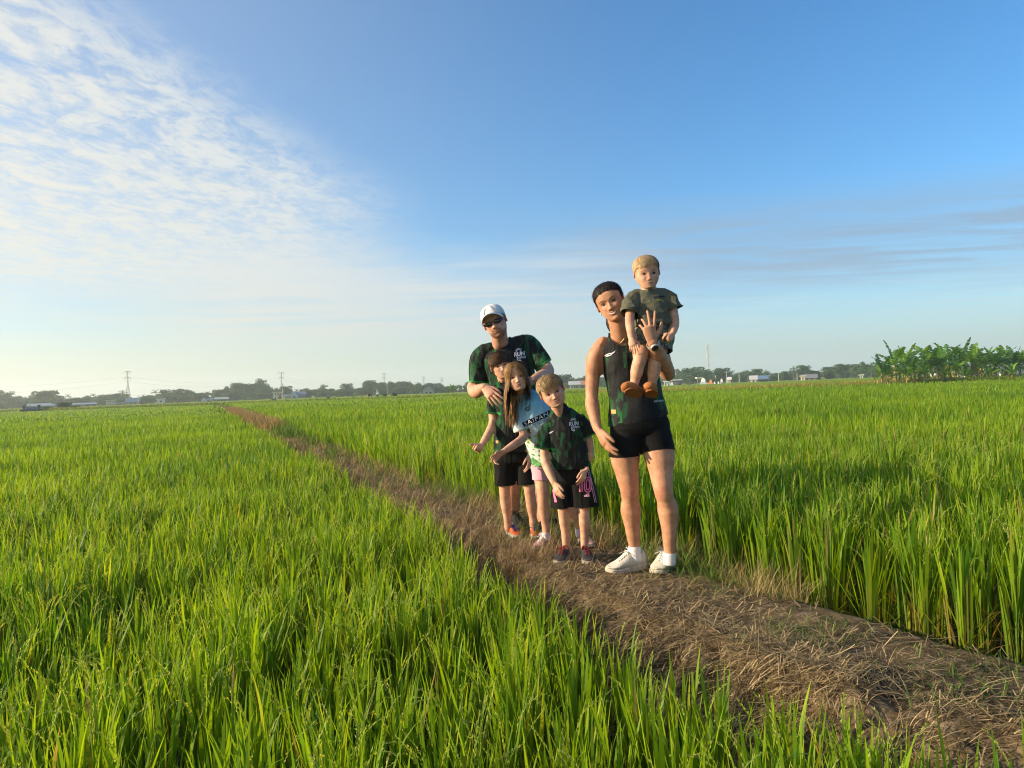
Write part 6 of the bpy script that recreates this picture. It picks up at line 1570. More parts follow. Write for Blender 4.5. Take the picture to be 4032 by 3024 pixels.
    decal('cap_emblem', vf, O, M3@Vector((1,0,0)), M3@Vector((0,1,0)), N, tcap, cap, Vector((0,0,0)), mat('emblem_grey', (.35,.37,.42), .6), .0035)
    # sunglasses
    lens = mat('sunglass_lens', (.006,.010,.013), .06, .8); frm = mat('sunglass_frame', (.012,.012,.013), .3, .5)
    def lensmesh(sx):
        P2 = []; n = 12; m = 6
        for i in range(m+1):
            for j in range(n+1):
                u, v = j/n, i/m; x = sx*(.045+.275*u); top = .045-.01*u; bot = -.075*(math.sin(math.pi*min(1, .12+u*.80))**.55)+.02*u
                y = top+(bot-top)*v; z = .375-.55*(abs(x)-.02)**2*1.9-.02*abs(v-.5)
                P2.append(M@(Vector((x, y, z))*H)-b)
        F = [(i*(n+1)+j, i*(n+1)+j+1, (i+1)*(n+1)+j+1, (i+1)*(n+1)+j) for i in range(m) for j in range(n)]
        return P2, F
    gl = empty('sunglasses', (0,0,0)); gl.parent = e
    for sx in (-1, 1):
        P2, F = lensmesh(sx); me4 = bpy.data.meshes.new('lens'); me4.from_pydata([tuple(v) for v in P2], [], F)
        for p in me4.polygons: p.use_smooth = True
        lo = link('lens', me4, gl, lens); md = lo.modifiers.new('t', 'SOLIDIFY'); md.thickness = .003
    segs = []
    for sx in (-1, 1):
        segs.append(([M@(Vector((sx*x, y, z))*H) for x, y, z in ((.04,.045,.378),(.12,.05,.365),(.22,.048,.325),(.32,.035,.27),(.355,.03,.16),(.36,.02,.0))], [.0022]*6))
    segs.append(([M@(Vector((x, .02, .392))*H) for x in (-.05,0,.05)], [.0025]*3)); V, F = limb_mesh(segs); link('frame', mesh_np('frame', V-np.array(b), F, smooth=True), gl, frm)
    # short stubble hair at the sides
    def reg(V): x, y, z = V.T; return (y > -.05)&(y < .12)&(z < .06)&((z < -.1)|(np.abs(x) > .25))
    def flw(p, rg): d = np.stack([0*p[:,0], -1+0*p[:,1], -.3+0*p[:,2]], 1); return d+rg.normal(0,.1,d.shape)
    hair(e, b, M, H, reg, flw, 900, .05, (.05,.03,.02), (.10,.065,.045), hairmat('hair_brown_short', (1,1,1), (1,1,1)), K=3, width=.0014, lift=.001, cap=.008, seed=12, capcol=(.09,.06,.045))
    return e
def decal_l(name, vf, O, Ux, Uy, parent, b, me_local, m, N=(0,-1,0), off=.003):
    """decal on a garment whose mesh is already in local coordinates"""
    return decal(name, vf, Vector(O)-b, Ux, Uy, Vector(N), bvh(me_local), parent, Vector((0,0,0)), m, off)

# ------------------------------------------------ older boy
def make_boy_back():
    hr, hl = Pg(2002,2102), Pg(2098,2101); base = (hr+hl)/2; base.z = 0; b = Vector(base)
    e = empty('person', base, 0, 'older brown haired boy peeking out behind the girl with his right hand turned up', 'person')
    H = .192; hc = P(1970,1440,5.27); M = head_matrix(hc, 15, -9, 2)
    fl = Flesh(); V, F = head_geo(H, M, kid=.7, jaw=1.04, nose=.9, fat=1.05, ey=-.01); fl.add(V, F); ears(fl, M, H, 1.05, 32, 1.06)
    fl.tube([M@Vector((0,-.18*H,-.12*H)), P(1982,1495,5.30), P(1990,1518,5.32)], [.042,.040,.046])
    fl.tube([P(1990,1510,5.33), P(2004,1535,5.34), P(2012,1590,5.34), P(2018,1680,5.35), P(2026,1770,5.36), P(2027,1800,5.36)], [(.05,.042),(.115,.062),(.118,.082),(.105,.078),(.112,.085),(.112,.085)], n=28, round_=(1,.45))
    sr, sl_ = P(1948,1558,5.33), P(2068,1550,5.34)
    fl.tube([P(1985,1530,5.33), sr], [.040,.038]); fl.tube([P(2030,1528,5.33), sl_], [.040,.038])
    wr = P(1897,1752,5.16)
    fl.tube([sr, P(1942,1610,5.33), P(1941,1665,5.31), P(1932,1690,5.28), P(1915,1722,5.22), wr], [.040,.034,.031,.031,.028,(.021,.017)], sub=5)
    add_hand(fl, wr, Vector((-.42,-.62,-.45)), Vector((-.8,.1,.45)), Vector((.2,-.2,1)), .145, curls=((40,50,40),(45,55,40),(50,55,40),(55,55,40)), spread=3, tangle=50)
    fl.tube([sl_, P(2085,1615,5.36), P(2092,1680,5.37), P(2092,1735,5.30), P(2088,1785,5.24)], [.040,.034,.031,.028,(.021,.017)], sub=5)
    add_hand(fl, P(2088,1787,5.24), Vector((-.05,-.2,-1)), Vector((-.5,-.8,0)), Vector((-1,.3,0)), .145, curls=(20,22,25,28))
    fl.tube([P(1994,1800,5.36), P(1988,1870,5.36), P(1987,1932,5.35), P(1992,1985,5.38), P(1997,2035,5.40), P(2000,2080,5.41)], [.068,.056,.0385,.0395,.028,.026], sub=5)
    fl.tube([P(2060,1800,5.36), P(2076,1870,5.33), P(2086,1940,5.31), P(2093,1990,5.34), P(2098,2038,5.36), P(2101,2080,5.37)], [.068,.056,.0385,.0395,.028,.026], sub=5)
    st = Flesh()
    st.tube([P(1988,1503,5.33), P(2003,1530,5.34), P(2011,1590,5.33), P(2016,1680,5.34), P(2018,1760,5.35), P(2019,1800,5.35)], [(.062,.052),(.128,.074),(.130,.098),(.130,.10),(.134,.106),(.136,.108)], n=28)
    st.tube([P(1985,1535,5.33), P(1956,1552,5.33), P(1946,1585,5.33), P(1940,1630,5.32)], [.044,.048,.050,.052], round_=(1,.1)); st.tube([P(2030,1532,5.33), P(2062,1546,5.34), P(2080,1585,5.35), P(2088,1627,5.36)], [.044,.048,.050,.052], round_=(1,.1))
    c0, n0 = P(1940,1627,5.32), Vector((-.05,0,-1)); c1, n1 = P(2088,1624,5.36), Vector((.1,0,-1)); hem = P(2018,1776,5.35)
    sh = cloth(st, [(hem, (0,0,-1), .25), (c0, n0, .064), (c1, n1, .064)], voxel=.0042, smooth=6, wr=.007, wsc=(13,13,7), seed=41, cyls=[(P(1987,1506,5.33), (-.2,-.4,1), .050, -.08)])
    print_attr(sh, P(2012,1590,5.3), P(2018,1776,5.3), .03, .09, [(c0, n0, .09), (c1, n1, .09)], .009)
    pn = Flesh(); pn.tube([P(2020,1765,5.36), P(2026,1800,5.36), P(2027,1815,5.36)], [(.118,.09),(.128,.10),(.13,.10)], n=24, round_=(1,.4))
    pn.tube([P(1990,1810,5.36), P(1989,1870,5.36), P(1988,1930,5.355)], [.082,.080,.078]); pn.tube([P(2062,1810,5.36), P(2072,1870,5.33), P(2075,1925,5.32)], [.078,.074,.070])
    pants = cloth(pn, [(P(1988,1909,5.355), (0,0,-1), .11), (P(2074,1905,5.32), (.05,0,-1), .10)], voxel=.0042, smooth=4, wr=.006, wsc=(14,14,6), seed=43)
    me = finish_body(fl, base, e, sk_k, M, H, [sh, pants], ey=-.01, blush=.5, knees=((P(1986,1935,5.31),.03),(P(2085,1942,5.27),.03))); tree = bvh(me)
    face(e, b, M, H, tree, (.07,.04,.025), (.42,.17,.14), ey=-.01, smile=.6, mouthw=.10, squint=.82, brow_th=.009, teeth=True, open_=.35)
    place_body(me, e, b, sk_k)
    so_ = garment('shirt', sh, e, b, jersey('shirt_fabric', 9.0)); garment('shorts', pants, e, b, short_m)
    decal_l('hem_patch', ([(-.5,-.5),(.5,-.5),(.5,.5),(-.5,.5)], [(0,1,2,3)]), P(1957,1743,5.2), X_*.018, Zu*.020, so_, b, sh, orange_l)
    up = mat('shoe_orange', (.62,.13,.04), .6, bump=.2, bscale=120); bl = mat('shoe_blue', (.045,.05,.26), .6); so2 = mat('shoe_pale_sole', (.50,.48,.42), .8)
    shoe(e, b, hr, (.38,-.92), .205, up, so2, bl, collarm=bl, thick=.10); shoe(e, b, hl, (.12,-.99), .205, up, so2, bl, collarm=bl, thick=.10)
    hm_ = hairmat('hair_brown', (1,1,1), (1,1,1), .4)
    def reg(V):
        x, y, z = V.T; hl_ = .25-.05*(np.abs(x)/.3)**2
        return np.where(z > .0, y > hl_-np.where(z < .14, .27*np.clip((.14-z)/.14,0,1), 0), y > -.18)
    def flw(p, rg): d = np.stack([.35+p[:,0]*.6, np.where(p[:,2] > .05, -.5, -1.0)+0*p[:,1], np.where(p[:,1] > .25, .9, .05)*np.where(p[:,2] > -.15, 1, -.4)], 1); return d+rg.normal(0,.12,d.shape)
    hair(e, b, M, H, reg, flw, 4500, .26, (.045,.024,.012), (.13,.072,.036), hm_, K=7, width=.0030, lift=.004, cap=.055, seed=14, capcol=(.05,.028,.015), stick=.9, fat=1.05)
    return e

# ------------------------------------------------ girl
def make_girl():
    hr, hl = Pg(2166,2146), Pg(2286,2138); base = (hr+hl)/2; base.z = 0; b = Vector(base)
    e = empty('person', base, 0, 'long haired girl in pale blue and white shirt and pink shorts leaning and pointing down', 'person')
    H = .190; hc = P(2034,1483,4.88); M = head_matrix(hc, 12, -2, 0)
    fl = Flesh(); V, F = head_geo(H, M, kid=.8, jaw=1.08, nose=.85, fat=1.08, ey=-.02, cheek=.05); fl.add(V, F); ears(fl, M, H, .9, 26, 1.07)
    fl.tube([M@Vector((0,-.2*H,-.12*H)), P(2046,1545,4.92), P(2060,1572,4.95)], [.038,.035,.042])
    fl.tube([P(2058,1563,4.95), P(2084,1592,4.96), P(2107,1645,4.96), P(2134,1730,4.97), P(2157,1805,4.97), P(2162,1828,4.97)], [(.046,.04),(.095,.055),(.10,.07),(.090,.068),(.102,.080),(.104,.080)], right=(1,0,.35), n=28, round_=(1,.45))
    sr, sl_ = P(2036,1606,4.94), P(2142,1572,4.97)
    fl.tube([P(2070,1585,4.95), sr], [.036,.034]); fl.tube([P(2100,1576,4.95), sl_], [.036,.034])
    wr = P(1975,1783,4.68)
    fl.tube([sr, P(2046,1655,4.92), P(2062,1706,4.88), P(2056,1728,4.84), P(2020,1754,4.76), wr], [.036,.031,.028,.030,.026,(.019,.015)], sub=5)
    add_hand(fl, wr, P(1930,1816,4.60)-wr, Vector((-.1,-.5,.9)), Vector((-.3,-.8,.45)), .140, curls=((6,10,8),(10,14,10),(22,30,20),(30,34,22)), spread=6, tangle=38)
    fl.tube([sl_, P(2172,1640,5.0), P(2186,1700,5.02), P(2180,1750,4.98), P(2168,1795,4.93)], [.036,.031,.028,.026,(.019,.015)], sub=5)
    add_hand(fl, P(2168,1795,4.93), Vector((-.1,-.3,-1)), Vector((-.7,-.7,0)), Vector((-1,.5,0)), .135, curls=(20,22,25,28))
    fl.tube([P(2134,1838,4.97), P(2134,1885,4.95), P(2139,1955,4.93), P(2142,2008,4.95), P(2148,2065,4.97), P(2151,2105,4.97)], [.062,.053,.0395,.039,.027,.024], sub=5)
    fl.tube([P(2190,1835,4.98), P(2212,1890,4.98), P(2238,1955,4.98), P(2258,2008,5.0), P(2276,2062,5.02), P(2284,2100,5.03)], [.062,.053,.0395,.039,.027,.024], sub=5)
    st = Flesh()
    st.tube([P(2054,1556,4.95), P(2082,1588,4.96), P(2106,1645,4.95), P(2134,1730,4.96), P(2154,1800,4.96), P(2163,1850,4.96)], [(.056,.050),(.108,.068),(.116,.088),(.112,.090),(.110,.094),(.112,.096)], right=(1,0,.35), n=28)
    st.tube([P(2070,1590,4.95), P(2042,1606,4.94), P(2040,1640,4.93), P(2054,1700,4.90)], [.040,.045,.050,.048], round_=(1,.1)); st.tube([P(2100,1578,4.95), P(2140,1570,4.97), P(2168,1630,5.0), P(2178,1671,5.02)], [.040,.044,.048,.050], round_=(1,.1))
    c0, n0 = P(2053,1696,4.9), Vector((.22,0,-1)); c1, n1 = P(2178,1668,5.02), Vector((.2,0,-1)); hem = P(2158,1828,4.96)
    sh = cloth(st, [(hem, (.05,0,-1), .22), (c0, n0, .060), (c1, n1, .062)], voxel=.0042, smooth=6, wr=.006, wsc=(14,14,8), seed=51, cyls=[(P(2053,1556,4.95), (-.35,-.4,1), .047, -.08)])
    co = vco(sh); a0, a1 = np.array(P(2060,1575,4.9)), np.array(hem); ax = (a1-a0); Lx = np.linalg.norm(ax); ax /= Lx; t = (co-a0)@ax/Lx
    slv = np.linalg.norm(co-np.array(c0), axis=1) < .075; t = np.where(slv, np.clip(.62-((co-np.array(c0))@np.array([0,0,1.]))*4.5, .1, 1.0), t)
    cols = np.stack([np.interp(t, [-.1,.12,.34,.5,1], [.07,.20,.40,.58,.55]), np.interp(t, [-.1,.12,.34,.5,1], [.34,.48,.60,.64,.62]), np.interp(t, [-.1,.12,.34,.5,1], [.50,.64,.70,.66,.54])], 1)
    g = np.clip((t-.60)/.35, 0, 1); nse = vn3(co, (42,42,90), 7); nse2 = vn3(co, (70,70,150), 9); gm_ = (nse*.6+nse2*.4+g*.32) > .70; gm_ &= t > .5
    cols[gm_] = np.array([.045,.16,.04])*(1+1.2*nse2[gm_])[:,None]; gy = (nse > .62)&(t > .5)&~gm_; cols[gy] = [.36,.48,.20]
    hemz = (t > .955); cols[hemz] = [.04,.13,.05]; set_col(sh, cols)
    pn = Flesh(); pn.tube([P(2156,1800,4.97), P(2161,1835,4.97)], [(.108,.088),(.116,.094)], n=24, round_=(1,.4))
    pn.tube([P(2133,1840,4.97), P(2131,1885,4.95), P(2130,1900,4.95)], [.072,.060,.058]); pn.tube([P(2190,1838,4.98), P(2204,1885,4.98), P(2208,1900,4.98)], [.070,.064,.062])
    pants = cloth(pn, [(P(2130,1888,4.95), (-.02,0,-1), .09), (P(2205,1888,4.98), (.2,0,-1), .09)], voxel=.004, smooth=4, wr=.004, wsc=(14,14,8), seed=53)
    me = finish_body(fl, base, e, sk_g, M, H, [sh, pants], ey=-.02, blush=.5, knees=((P(2138,1958,4.89),.03),(P(2237,1958,4.94),.03))); tree = bvh(me)
    face(e, b, M, H, tree, (.09,.055,.035), (.42,.17,.15), ey=-.02, smile=.12, mouthw=.090, squint=.95, brow_th=.008)
    place_body(me, e, b, sk_g)
    m = leafmat('shirt_print_fabric', .05, .7, .2, (1,1,1), (1,1,1)); so_ = garment('shirt', sh, e, b, m)
    navy = mat('band_navy', (.008,.010,.022), .7, .15)
    Ux = Vector((.93,0,.37)); Uy = Vector((-.37,0,.93))
    # band across the chest and its lettering
    cb = P(2112,1652,4.8)
    decal_l('chest_band', ([(-.095,-.0165),(.115,-.0165),(.115,.0165),(-.095,.0165)], [(0,1,2,3)]), cb, Ux, Uy, so_, b, sh, navy, off=.0022)
    wt = mat('white_print', (.75,.77,.80), .6)
    decal_l('band_lettering', xf(text_mesh('SAIPAN', .0, .1, 1.2), (.046,.036)), cb+Uy*-.0006, Ux, Uy, so_, b, sh, wt, off=.0045)
    decal_l('small_lettering', xf(text_mesh('RUNNING', .01, 0, 1.6), (.024,.022)), cb-Uy*.030, Ux, Uy, so_, b, sh, mat('grey_print', (.22,.26,.28), .6), off=.0035)
    decal_l('chest_logo', eye_logo(.055), P(2080,1607,4.8), Ux, Uy, so_, b, sh, mat('charcoal_print', (.06,.07,.08), .5), off=.0035)
    po = garment('shorts', pants, e, b, mat('pink_cloth', (.66,.36,.42), .85, .15, bump=.2, bscale=300))
    cr = P(2113,1845,4.85); cd = mat('crest_dark', (.03,.025,.03), .6); cp = mat('crest_pink', (.70,.45,.50), .6)
    decal_l('crest', ring2(0, .0165, 24), cr, X_, Zu, po, b, pants, cd, N=(-.45,-1,0), off=.0025); decal_l('crest', join2([ring2(.0120,.0138,24), xf(ring2(0,.0062,3,90,450),(1,1),(0,.001)), xf(ring2(.0070,.0085,12,200,340),(1,1)), ring2(.0175,.0195,24)]), cr, X_, Zu, po, b, pants, cp, N=(-.45,-1,0), off=.004)
    up = mat('shoe_pink', (.58,.33,.38), .7, bump=.25, bscale=100, vary=.15, vscale=30); so2 = mat('shoe_grey_sole', (.40,.38,.34), .8, vary=.2, vscale=30); wl = mat('lace_white', (.75,.72,.74), .8); sk_ = mat('sock_pink', (.70,.55,.60), .9)
    shoe(e, b, hr, (-.55,-.83), .20, up, so2, wl, thick=.12, hgt=1.15); shoe(e, b, hl, (.32,-.95), .20, up, so2, wl, thick=.12, hgt=1.15)
    sock(e, b, P(2148,2097,4.97), P(2152,2125,4.97), .029, .031, sk_); sock(e, b, P(2281,2080,5.025), P(2286,2112,5.03), .029, .031, sk_)
    hm_ = hairmat('hair_light_brown', (1,1,1), (1,1,1), .36)
    def reg(V):
        x, y, z = V.T; hl_ = .30-.34*(np.abs(x)/.33)**2.2
        return np.where(z > .0, (y > hl_), y > -.42)
    def flw(p, rg):
        s = np.where(p[:,0] > -.03+.0*p[:,1], 1, -1); side = np.clip((p[:,1]-.05)/.4, 0, 1)
        d = np.stack([s*(1.3*side)+np.where(p[:,1] < -.2, -.42*(s < 0), 0), -1.1+.2*side, np.where(p[:,1] > .2, -.15, .10)*np.where(s < 0, 1.0, -.4)], 1); d[:,2] -= .9*(np.abs(p[:,0]) < .26)*(p[:,2] > .1)*(p[:,1] < .24); d[:,0] += s*.5*(p[:,2] > .08)*(p[:,1] < .3)*(p[:,1] > -.3)+.26*np.sin(p[:,1]*9+p[:,2]*6)*(p[:,1] < 0); return d+rg.normal(0,.16,d.shape)
    lf = lambda p: np.where(p[:,0] < .0, rng.uniform(.80, 1.55, len(p))*np.where(p[:,2] > .05, .70, 1), rng.uniform(.50, .80, len(p)))
    hair(e, b, M, H, reg, flw, 5200, lf, (.11,.055,.022), (.46,.26,.10), hm_, K=18, width=.0032, lift=.004, cap=.065, seed=16, capcol=(.10,.058,.03), stick=.95, free=.0, down=.6, bumpy=.5, fat=1.08, side_full=True)
    return e

# ------------------------------------------------ younger boy in front
def make_boy_front():
    hr, hl = Pg(2230,2197), Pg(2303,2198); base = (hr+hl)/2; base.z = 0; b = Vector(base)
    e = empty('person', base, 0, 'younger blond boy in front wearing a dark green print shirt and black shorts with a pink 10', 'person')
    H = .199; hc = P(2173,1541,4.56); M = head_matrix(hc, 22, -2, 7); ey = -.035
    fl = Flesh(); V, F = head_geo(H, M, kid=.9, jaw=1.08, cheek=.06, nose=.75, fat=1.10, ey=ey); fl.add(V, F); ears(fl, M, H, 1.08, 36, 1.11)
    fl.tube([M@Vector((0,-.2*H,-.12*H)), P(2198,1616,4.6), P(2208,1640,4.63)], [.040,.037,.045])
    fl.tube([P(2206,1636,4.63), P(2216,1662,4.64), P(2224,1710,4.64), P(2237,1780,4.65), P(2250,1840,4.66), P(2253,1862,4.66)], [(.048,.04),(.100,.056),(.102,.072),(.094,.070),(.104,.080),(.105,.080)], right=(1,0,.15), n=28, round_=(1,.45))
    sr, sl_ = P(2156,1688,4.63), P(2285,1662,4.64)
    fl.tube([P(2190,1655,4.63), sr], [.036,.035]); fl.tube([P(2245,1652,4.63), sl_], [.036,.035])
    wr = P(2181,1900,4.50)
    fl.tube([sr, P(2147,1740,4.62), P(2144,1795,4.60), P(2147,1820,4.58), P(2163,1860,4.54), wr], [.036,.031,.028,.029,.026,(.019,.015)], sub=5)
    add_hand(fl, wr, P(2196,1940,4.47)-wr, Vector((.75,-.75,.2)), Vector((.8,.6,0)), .120, curls=(12,16,18,22), spread=4, tangle=30)
    wl_ = P(2306,1848,4.56)
    fl.tube([sl_, P(2312,1720,4.65), P(2322,1775,4.64), P(2320,1795,4.62), P(2315,1825,4.60), wl_], [.036,.031,.028,.029,.026,(.019,.015)], sub=5)
    add_hand(fl, wl_, P(2296,1886,4.53)-wl_, Vector((-.75,-.6,.1)), Vector((-.4,.9,0)), .120, curls=(22,26,28,30), spread=4, tangle=32)
    fl.tube([P(2220,1870,4.66), P(2216,1935,4.63), P(2218,2005,4.61), P(2223,2050,4.63), P(2227,2100,4.65), P(2229,2160,4.66)], [.062,.050,.0355,.0355,.027,.0235], sub=5)
    fl.tube([P(2282,1870,4.65), P(2294,1935,4.61), P(2299,2005,4.59), P(2301,2050,4.60), P(2302,2100,4.62), P(2302,2160,4.63)], [.062,.050,.0355,.0355,.027,.0235], sub=5)
    st = Flesh()
    st.tube([P(2202,1618,4.63), P(2214,1652,4.64), P(2224,1710,4.63), P(2238,1780,4.64), P(2250,1830,4.65), P(2254,1865,4.65)], [(.058,.05),(.114,.068),(.120,.090),(.120,.094),(.122,.098),(.124,.10)], right=(1,0,.15), n=28)
    st.tube([P(2188,1660,4.63), P(2160,1684,4.63), P(2142,1720,4.62), P(2131,1769,4.60)], [.040,.046,.050,.050], round_=(1,.1)); st.tube([P(2246,1655,4.63), P(2288,1662,4.64), P(2308,1695,4.65), P(2325,1719,4.655)], [.040,.046,.049,.050], round_=(1,.1))
    c0, n0 = P(2132,1766,4.60), Vector((-.12,0,-1)); c1, n1 = P(2323,1716,4.655), Vector((.42,0,-.9)); hem = P(2252,1841,4.65)
    sh = cloth(st, [(hem, (.03,0,-1), .23), (c0, n0, .062), (c1, n1, .062)], voxel=.004, smooth=6, wr=.0075, wsc=(13,13,6), seed=61, cyls=[(P(2200,1621,4.63), (-.2,-.42,1), .047, -.08, .020)])
    print_attr(sh, P(2224,1710,4.6), P(2252,1841,4.6), .03, .09, [(c0, n0, .09), (c1, n1, .09)], .009)
    pn = Flesh(); pn.tube([P(2250,1830,4.66), P(2253,1865,4.66), P(2254,1885,4.66)], [(.112,.09),(.120,.098),(.124,.10)], n=26, round_=(1,.4))
    pn.tube([P(2222,1880,4.66), P(2217,1940,4.64), P(2214,2020,4.62)], [.075,.072,.068]); pn.tube([P(2284,1880,4.65), P(2296,1940,4.62), P(2308,2015,4.60)], [.080,.082,.084])
    pants = cloth(pn, [(P(2215,1997,4.62), (0,0,-1), .10), (P(2306,1991,4.60), (.02,0,-1), .12)], voxel=.004, smooth=4, wr=.008, wsc=(15,15,5), seed=63)
    me = finish_body(fl, base, e, sk_k, M, H, [sh, pants], ey=ey, blush=.55, knees=((P(2217,2008,4.57),.028),(P(2299,2008,4.55),.028))); tree = bvh(me)
    face(e, b, M, H, tree, (.20,.12,.06), (.46,.18,.15), ey=ey, smile=.65, mouthw=.098, squint=.9, brow_th=.007)
    place_body(me, e, b, sk_k)
    so_ = garment('shirt', sh, e, b, jersey('shirt_fabric', 14.0)); po = garment('shorts', pants, e, b, short_m)
    decal_l('shirt_logo', run_logo(.066), P(2262,1674,4.5), Vector((1,0,.05)), Zu, so_, b, sh, silver)
    decal_l('shirt_emblem', swoosh(.036), P(2172,1704,4.5), Vector((1,0,.1)), Zu, so_, b, sh, silver)
    def num():
        L = []
        for k, (w0, w1) in enumerate(((.0,.008),(.014,.022))):   # double line digits 1 and 0
            L.append(([(-.034+w0*1.0,-.044),(-.034+w1,-.044),(-.034+w1,.044),(-.034+w0,.044)], [(0,1,2,3)]))
            n = 28; o0, o1 = (.0285,.0205) if k == 0 else (.0150,.0075); V = []; F = []
            for i in range(n):
                A = 2*math.pi*i/n; c, s = math.cos(A), math.sin(A); f = lambda r_, h_: (.021+math.copysign(abs(c)**.75, c)*r_*.92, math.copysign(abs(s)**.6, s)*h_)
                V += [f(o0, .046 if k == 0 else .033), f(o1, .038 if k == 0 else .026)]
            F = [(2*i, 2*i+1, (2*i+3)%(2*n), (2*i+2)%(2*n)) for i in range(n)]; L.append((V, F))
        L.append(([(-.050,.030),(-.034,.036),(-.034,.044),(-.050,.040)], [(0,1,2,3)])); return join2(L)
    decal_l('number', xf(num(), (.95,1.0), (0,0), -4), P(2308,1917,4.45), X_, Zu, po, b, pants, pink_m, off=.004)
    bars = join2([([(-.016+.011*i-.004,-.010),(-.016+.011*i+.006,-.010),(-.016+.011*i+.006-.006,-.010+.010+.007*i),(-.016+.011*i-.006-.003,-.010+.006+.007*i)], [(0,1,2,3)]) for i in range(3)])
    decal_l('three_bar_mark', bars, P(2320,1957,4.45), X_, Zu, po, b, pants, mat('pale_pink_print', (.78,.40,.48), .6), off=.004)
    for dx_ in (-.010, .0):
        decal_l('side_stripe', ([(-.018+dx_,.11),(-.014+dx_,.11),(.021+dx_,-.11),(.017+dx_,-.11)], [(0,1,2,3)]), P(2340,1917,4.45), X_, Zu, po, b, pants, mat('stripe_pink', (.60,.30,.36), .6), off=.003)
    decal_l('side_stripe', ([(-.012,.04),(-.004,.04),(.010,-.02),(.012,-.034),(-.002,-.036)], [(0,1,2,3,4)]), P(2190,1968,4.45), X_, Zu, po, b, pants, pink_m, off=.004)
    up = mat('shoe_charcoal', (.040,.038,.038), .7, bump=.4, bscale=90, vary=.3, vscale=30); red = mat('shoe_red_lining', (.16,.025,.022), .7); so2 = mat('shoe_dusty_sole', (.30,.27,.23), .85, vary=.3, vscale=30)
    shoe(e, b, hr, (-.34,-.94), .188, up, so2, red, collarm=red, thick=.12, hgt=1.2, width=.42); shoe(e, b, hl, (.06,-1), .188, up, so2, red, collarm=red, thick=.12, hgt=1.2, width=.42)
    hm_ = hairmat('hair_dark_blond', (1,1,1), (1,1,1), .38)
    def reg(V):
        x, y, z = V.T; hl_ = .24-.05*(np.abs(x)/.3)**2
        return np.where(z > .0, y > hl_-np.where(z < .14, .24*np.clip((.14-z)/.14,0,1), 0), y > -.20)
    def flw(p, rg): 
        sw = vn3(p, (6,6,6), 4)*6.28; d = np.stack([.35*np.cos(sw)+p[:,0]*.8, np.where(p[:,2] > .05, -.2, -1.0)+.3*np.sin(sw), np.where(p[:,1] > .2, .9, .0)*np.where(p[:,2] > -.15, 1, -.3)], 1); return d+rg.normal(0,.25,d.shape)
    hair(e, b, M, H, reg, flw, 5200, lambda p: np.where(p[:,1] > .20, .17, .08), (.16,.095,.040), (.58,.41,.20), hm_, K=7, width=.0026, lift=.006, cap=.060, seed=18, capcol=(.26,.165,.08), stick=.85, bumpy=1.3, fat=1.10)
    return e
make_woman(); make_toddler(); make_man(); make_boy_back(); make_girl(); make_boy_front()
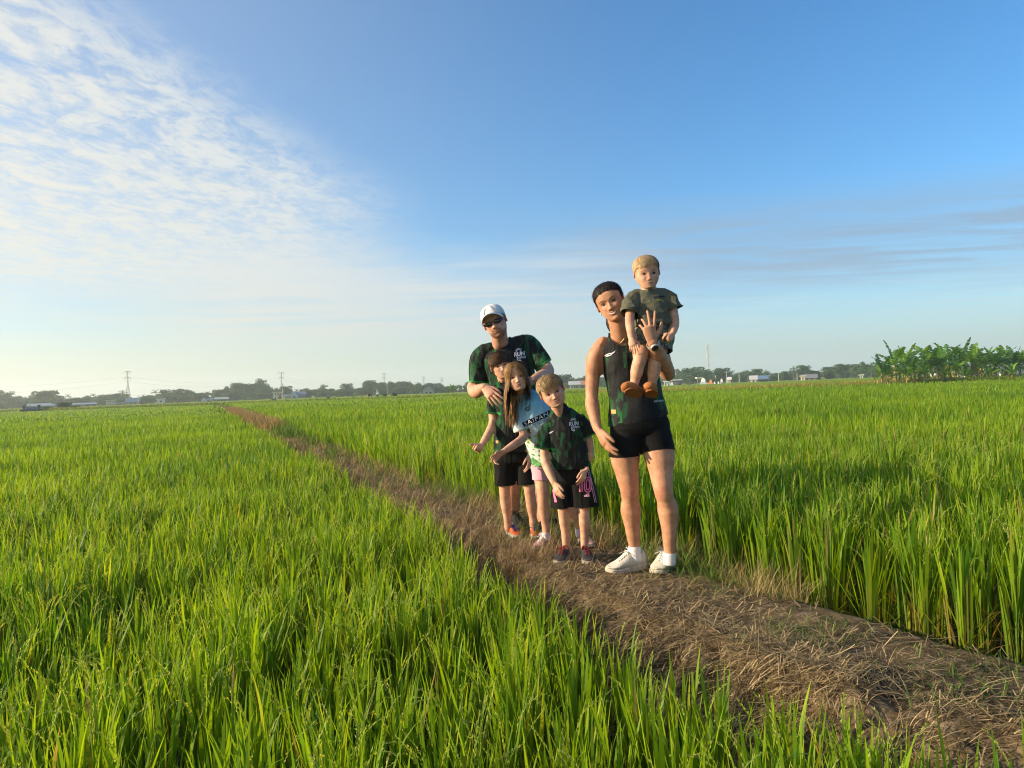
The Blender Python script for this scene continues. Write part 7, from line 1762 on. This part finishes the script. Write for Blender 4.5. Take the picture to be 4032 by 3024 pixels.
def make_worker():
    base = spot(1459, 116, -.3); b = Vector(base)
    e = empty('person', base, 0, 'tiny distant farm worker in dark shirt bending over in the far rice field', 'person')
    fl = Flesh(); h = base
    hip = h+Vector((.05,0,.92)); sh_ = h+Vector((-.28,-.1,1.16)); hd = h+Vector((-.46,-.15,1.10))
    for s in (-1, 1):
        fl.tube([hip+Vector((0,.1*s,0)), h+Vector((.0,.12*s,.48)), h+Vector((.05,.12*s,.08)), h+Vector((-.08,.12*s,.03))], [.09,.06,.045,.04])
        fl.tube([sh_+Vector((0,.17*s,-.02)), sh_+Vector((-.08,.2*s,-.28)), sh_+Vector((-.2,.15*s,-.5))], [.05,.04,.03]); fl.ball(sh_+Vector((-.22,.14*s,-.56)), (.03,.035,.05))
    fl.tube([hip, (hip+sh_)/2+Vector((0,0,.05)), sh_], [.14,.15,.14]); fl.tube([sh_, hd], [.06,.06]); fl.ball(hd, (.09,.08,.11))
    me = fl.fuse(.02, 2); set_col(me, np.ones((len(me.vertices),3))); place_body(me, e, b, sk_m)
    st = Flesh(); st.tube([hip+Vector((.02,0,0)), (hip+sh_)/2+Vector((0,0,.05)), sh_], [.165,.175,.165])
    for s in (-1, 1): st.tube([sh_+Vector((0,.15*s,0)), sh_+Vector((-.05,.2*s,-.22))], [.075,.07])
    m2 = st.fuse(.02, 2); setco(m2, vco(m2)-np.array(b)); link('shirt', m2, e, mat('worker_shirt', (.03,.03,.035), .8))
    st = Flesh()
    for s in (-1, 1): st.tube([hip+Vector((0,.08*s,0)), h+Vector((0,.12*s,.48)), h+Vector((.05,.12*s,.12))], [.13,.09,.07])
    m2 = st.fuse(.02, 2); setco(m2, vco(m2)-np.array(b)); link('trousers', m2, e, mat('worker_trousers', (.45,.45,.45), .8))
make_worker()
# ------------------------------------------------------------ air
bm = bmesh.new(); bmesh.ops.create_cube(bm, size=1)
for v in bm.verts: v.co = Vector((v.co.x*3600, v.co.y*3600+300, v.co.z*58+27))
me = bpy.data.meshes.new('haze'); bm.to_mesh(me); bm.free()
hm = bpy.data.materials.new('haze_air'); hm.use_nodes = True; t = hm.node_tree; t.nodes.remove(t.nodes['Principled BSDF'])
pv = node(t, 'ShaderNodeVolumePrincipled'); pv.inputs['Color'].default_value = (.90, .97, 1, 1); pv.inputs['Density'].default_value = .0007
pv.inputs['Anisotropy'].default_value = .35
t.links.new(pv.outputs[0], t.nodes['Material Output'].inputs['Volume'])
o = link('haze', me, None, hm); tag(o, 'thin pale morning haze over the fields', 'haze', kind='stuff')
# ------------------------------------------------------------ tell look-alikes apart by their order in the photo
ORD = ['leftmost','second from left','third from left','fourth from left','fifth from left','sixth from left','seventh from left','eighth from left','ninth from left','tenth from left','eleventh from left','twelfth from left','thirteenth from left','fourteenth from left','fifteenth from left']
_by = {}
for o in scene.objects:
    if o.parent is None and o.get('label') and o.get('group'): _by.setdefault(o['label'], []).append(o)
for lab, os_ in _by.items():
    if len(os_) > 1:
        os_.sort(key=lambda o: o.location.x/max(o.location.y, 1))
        for i, o in enumerate(os_[:15]): o['label'] = f"{ORD[i]} {lab}"
for o in scene.objects:
    if o.parent is None and o.get('label') and len(o['label'].split()) > 16: o['label'] = ' '.join(wd for wd in o['label'].split() if wd not in ('the','a','with','of')) if len(o['label'].split()) > 16 else o['label']
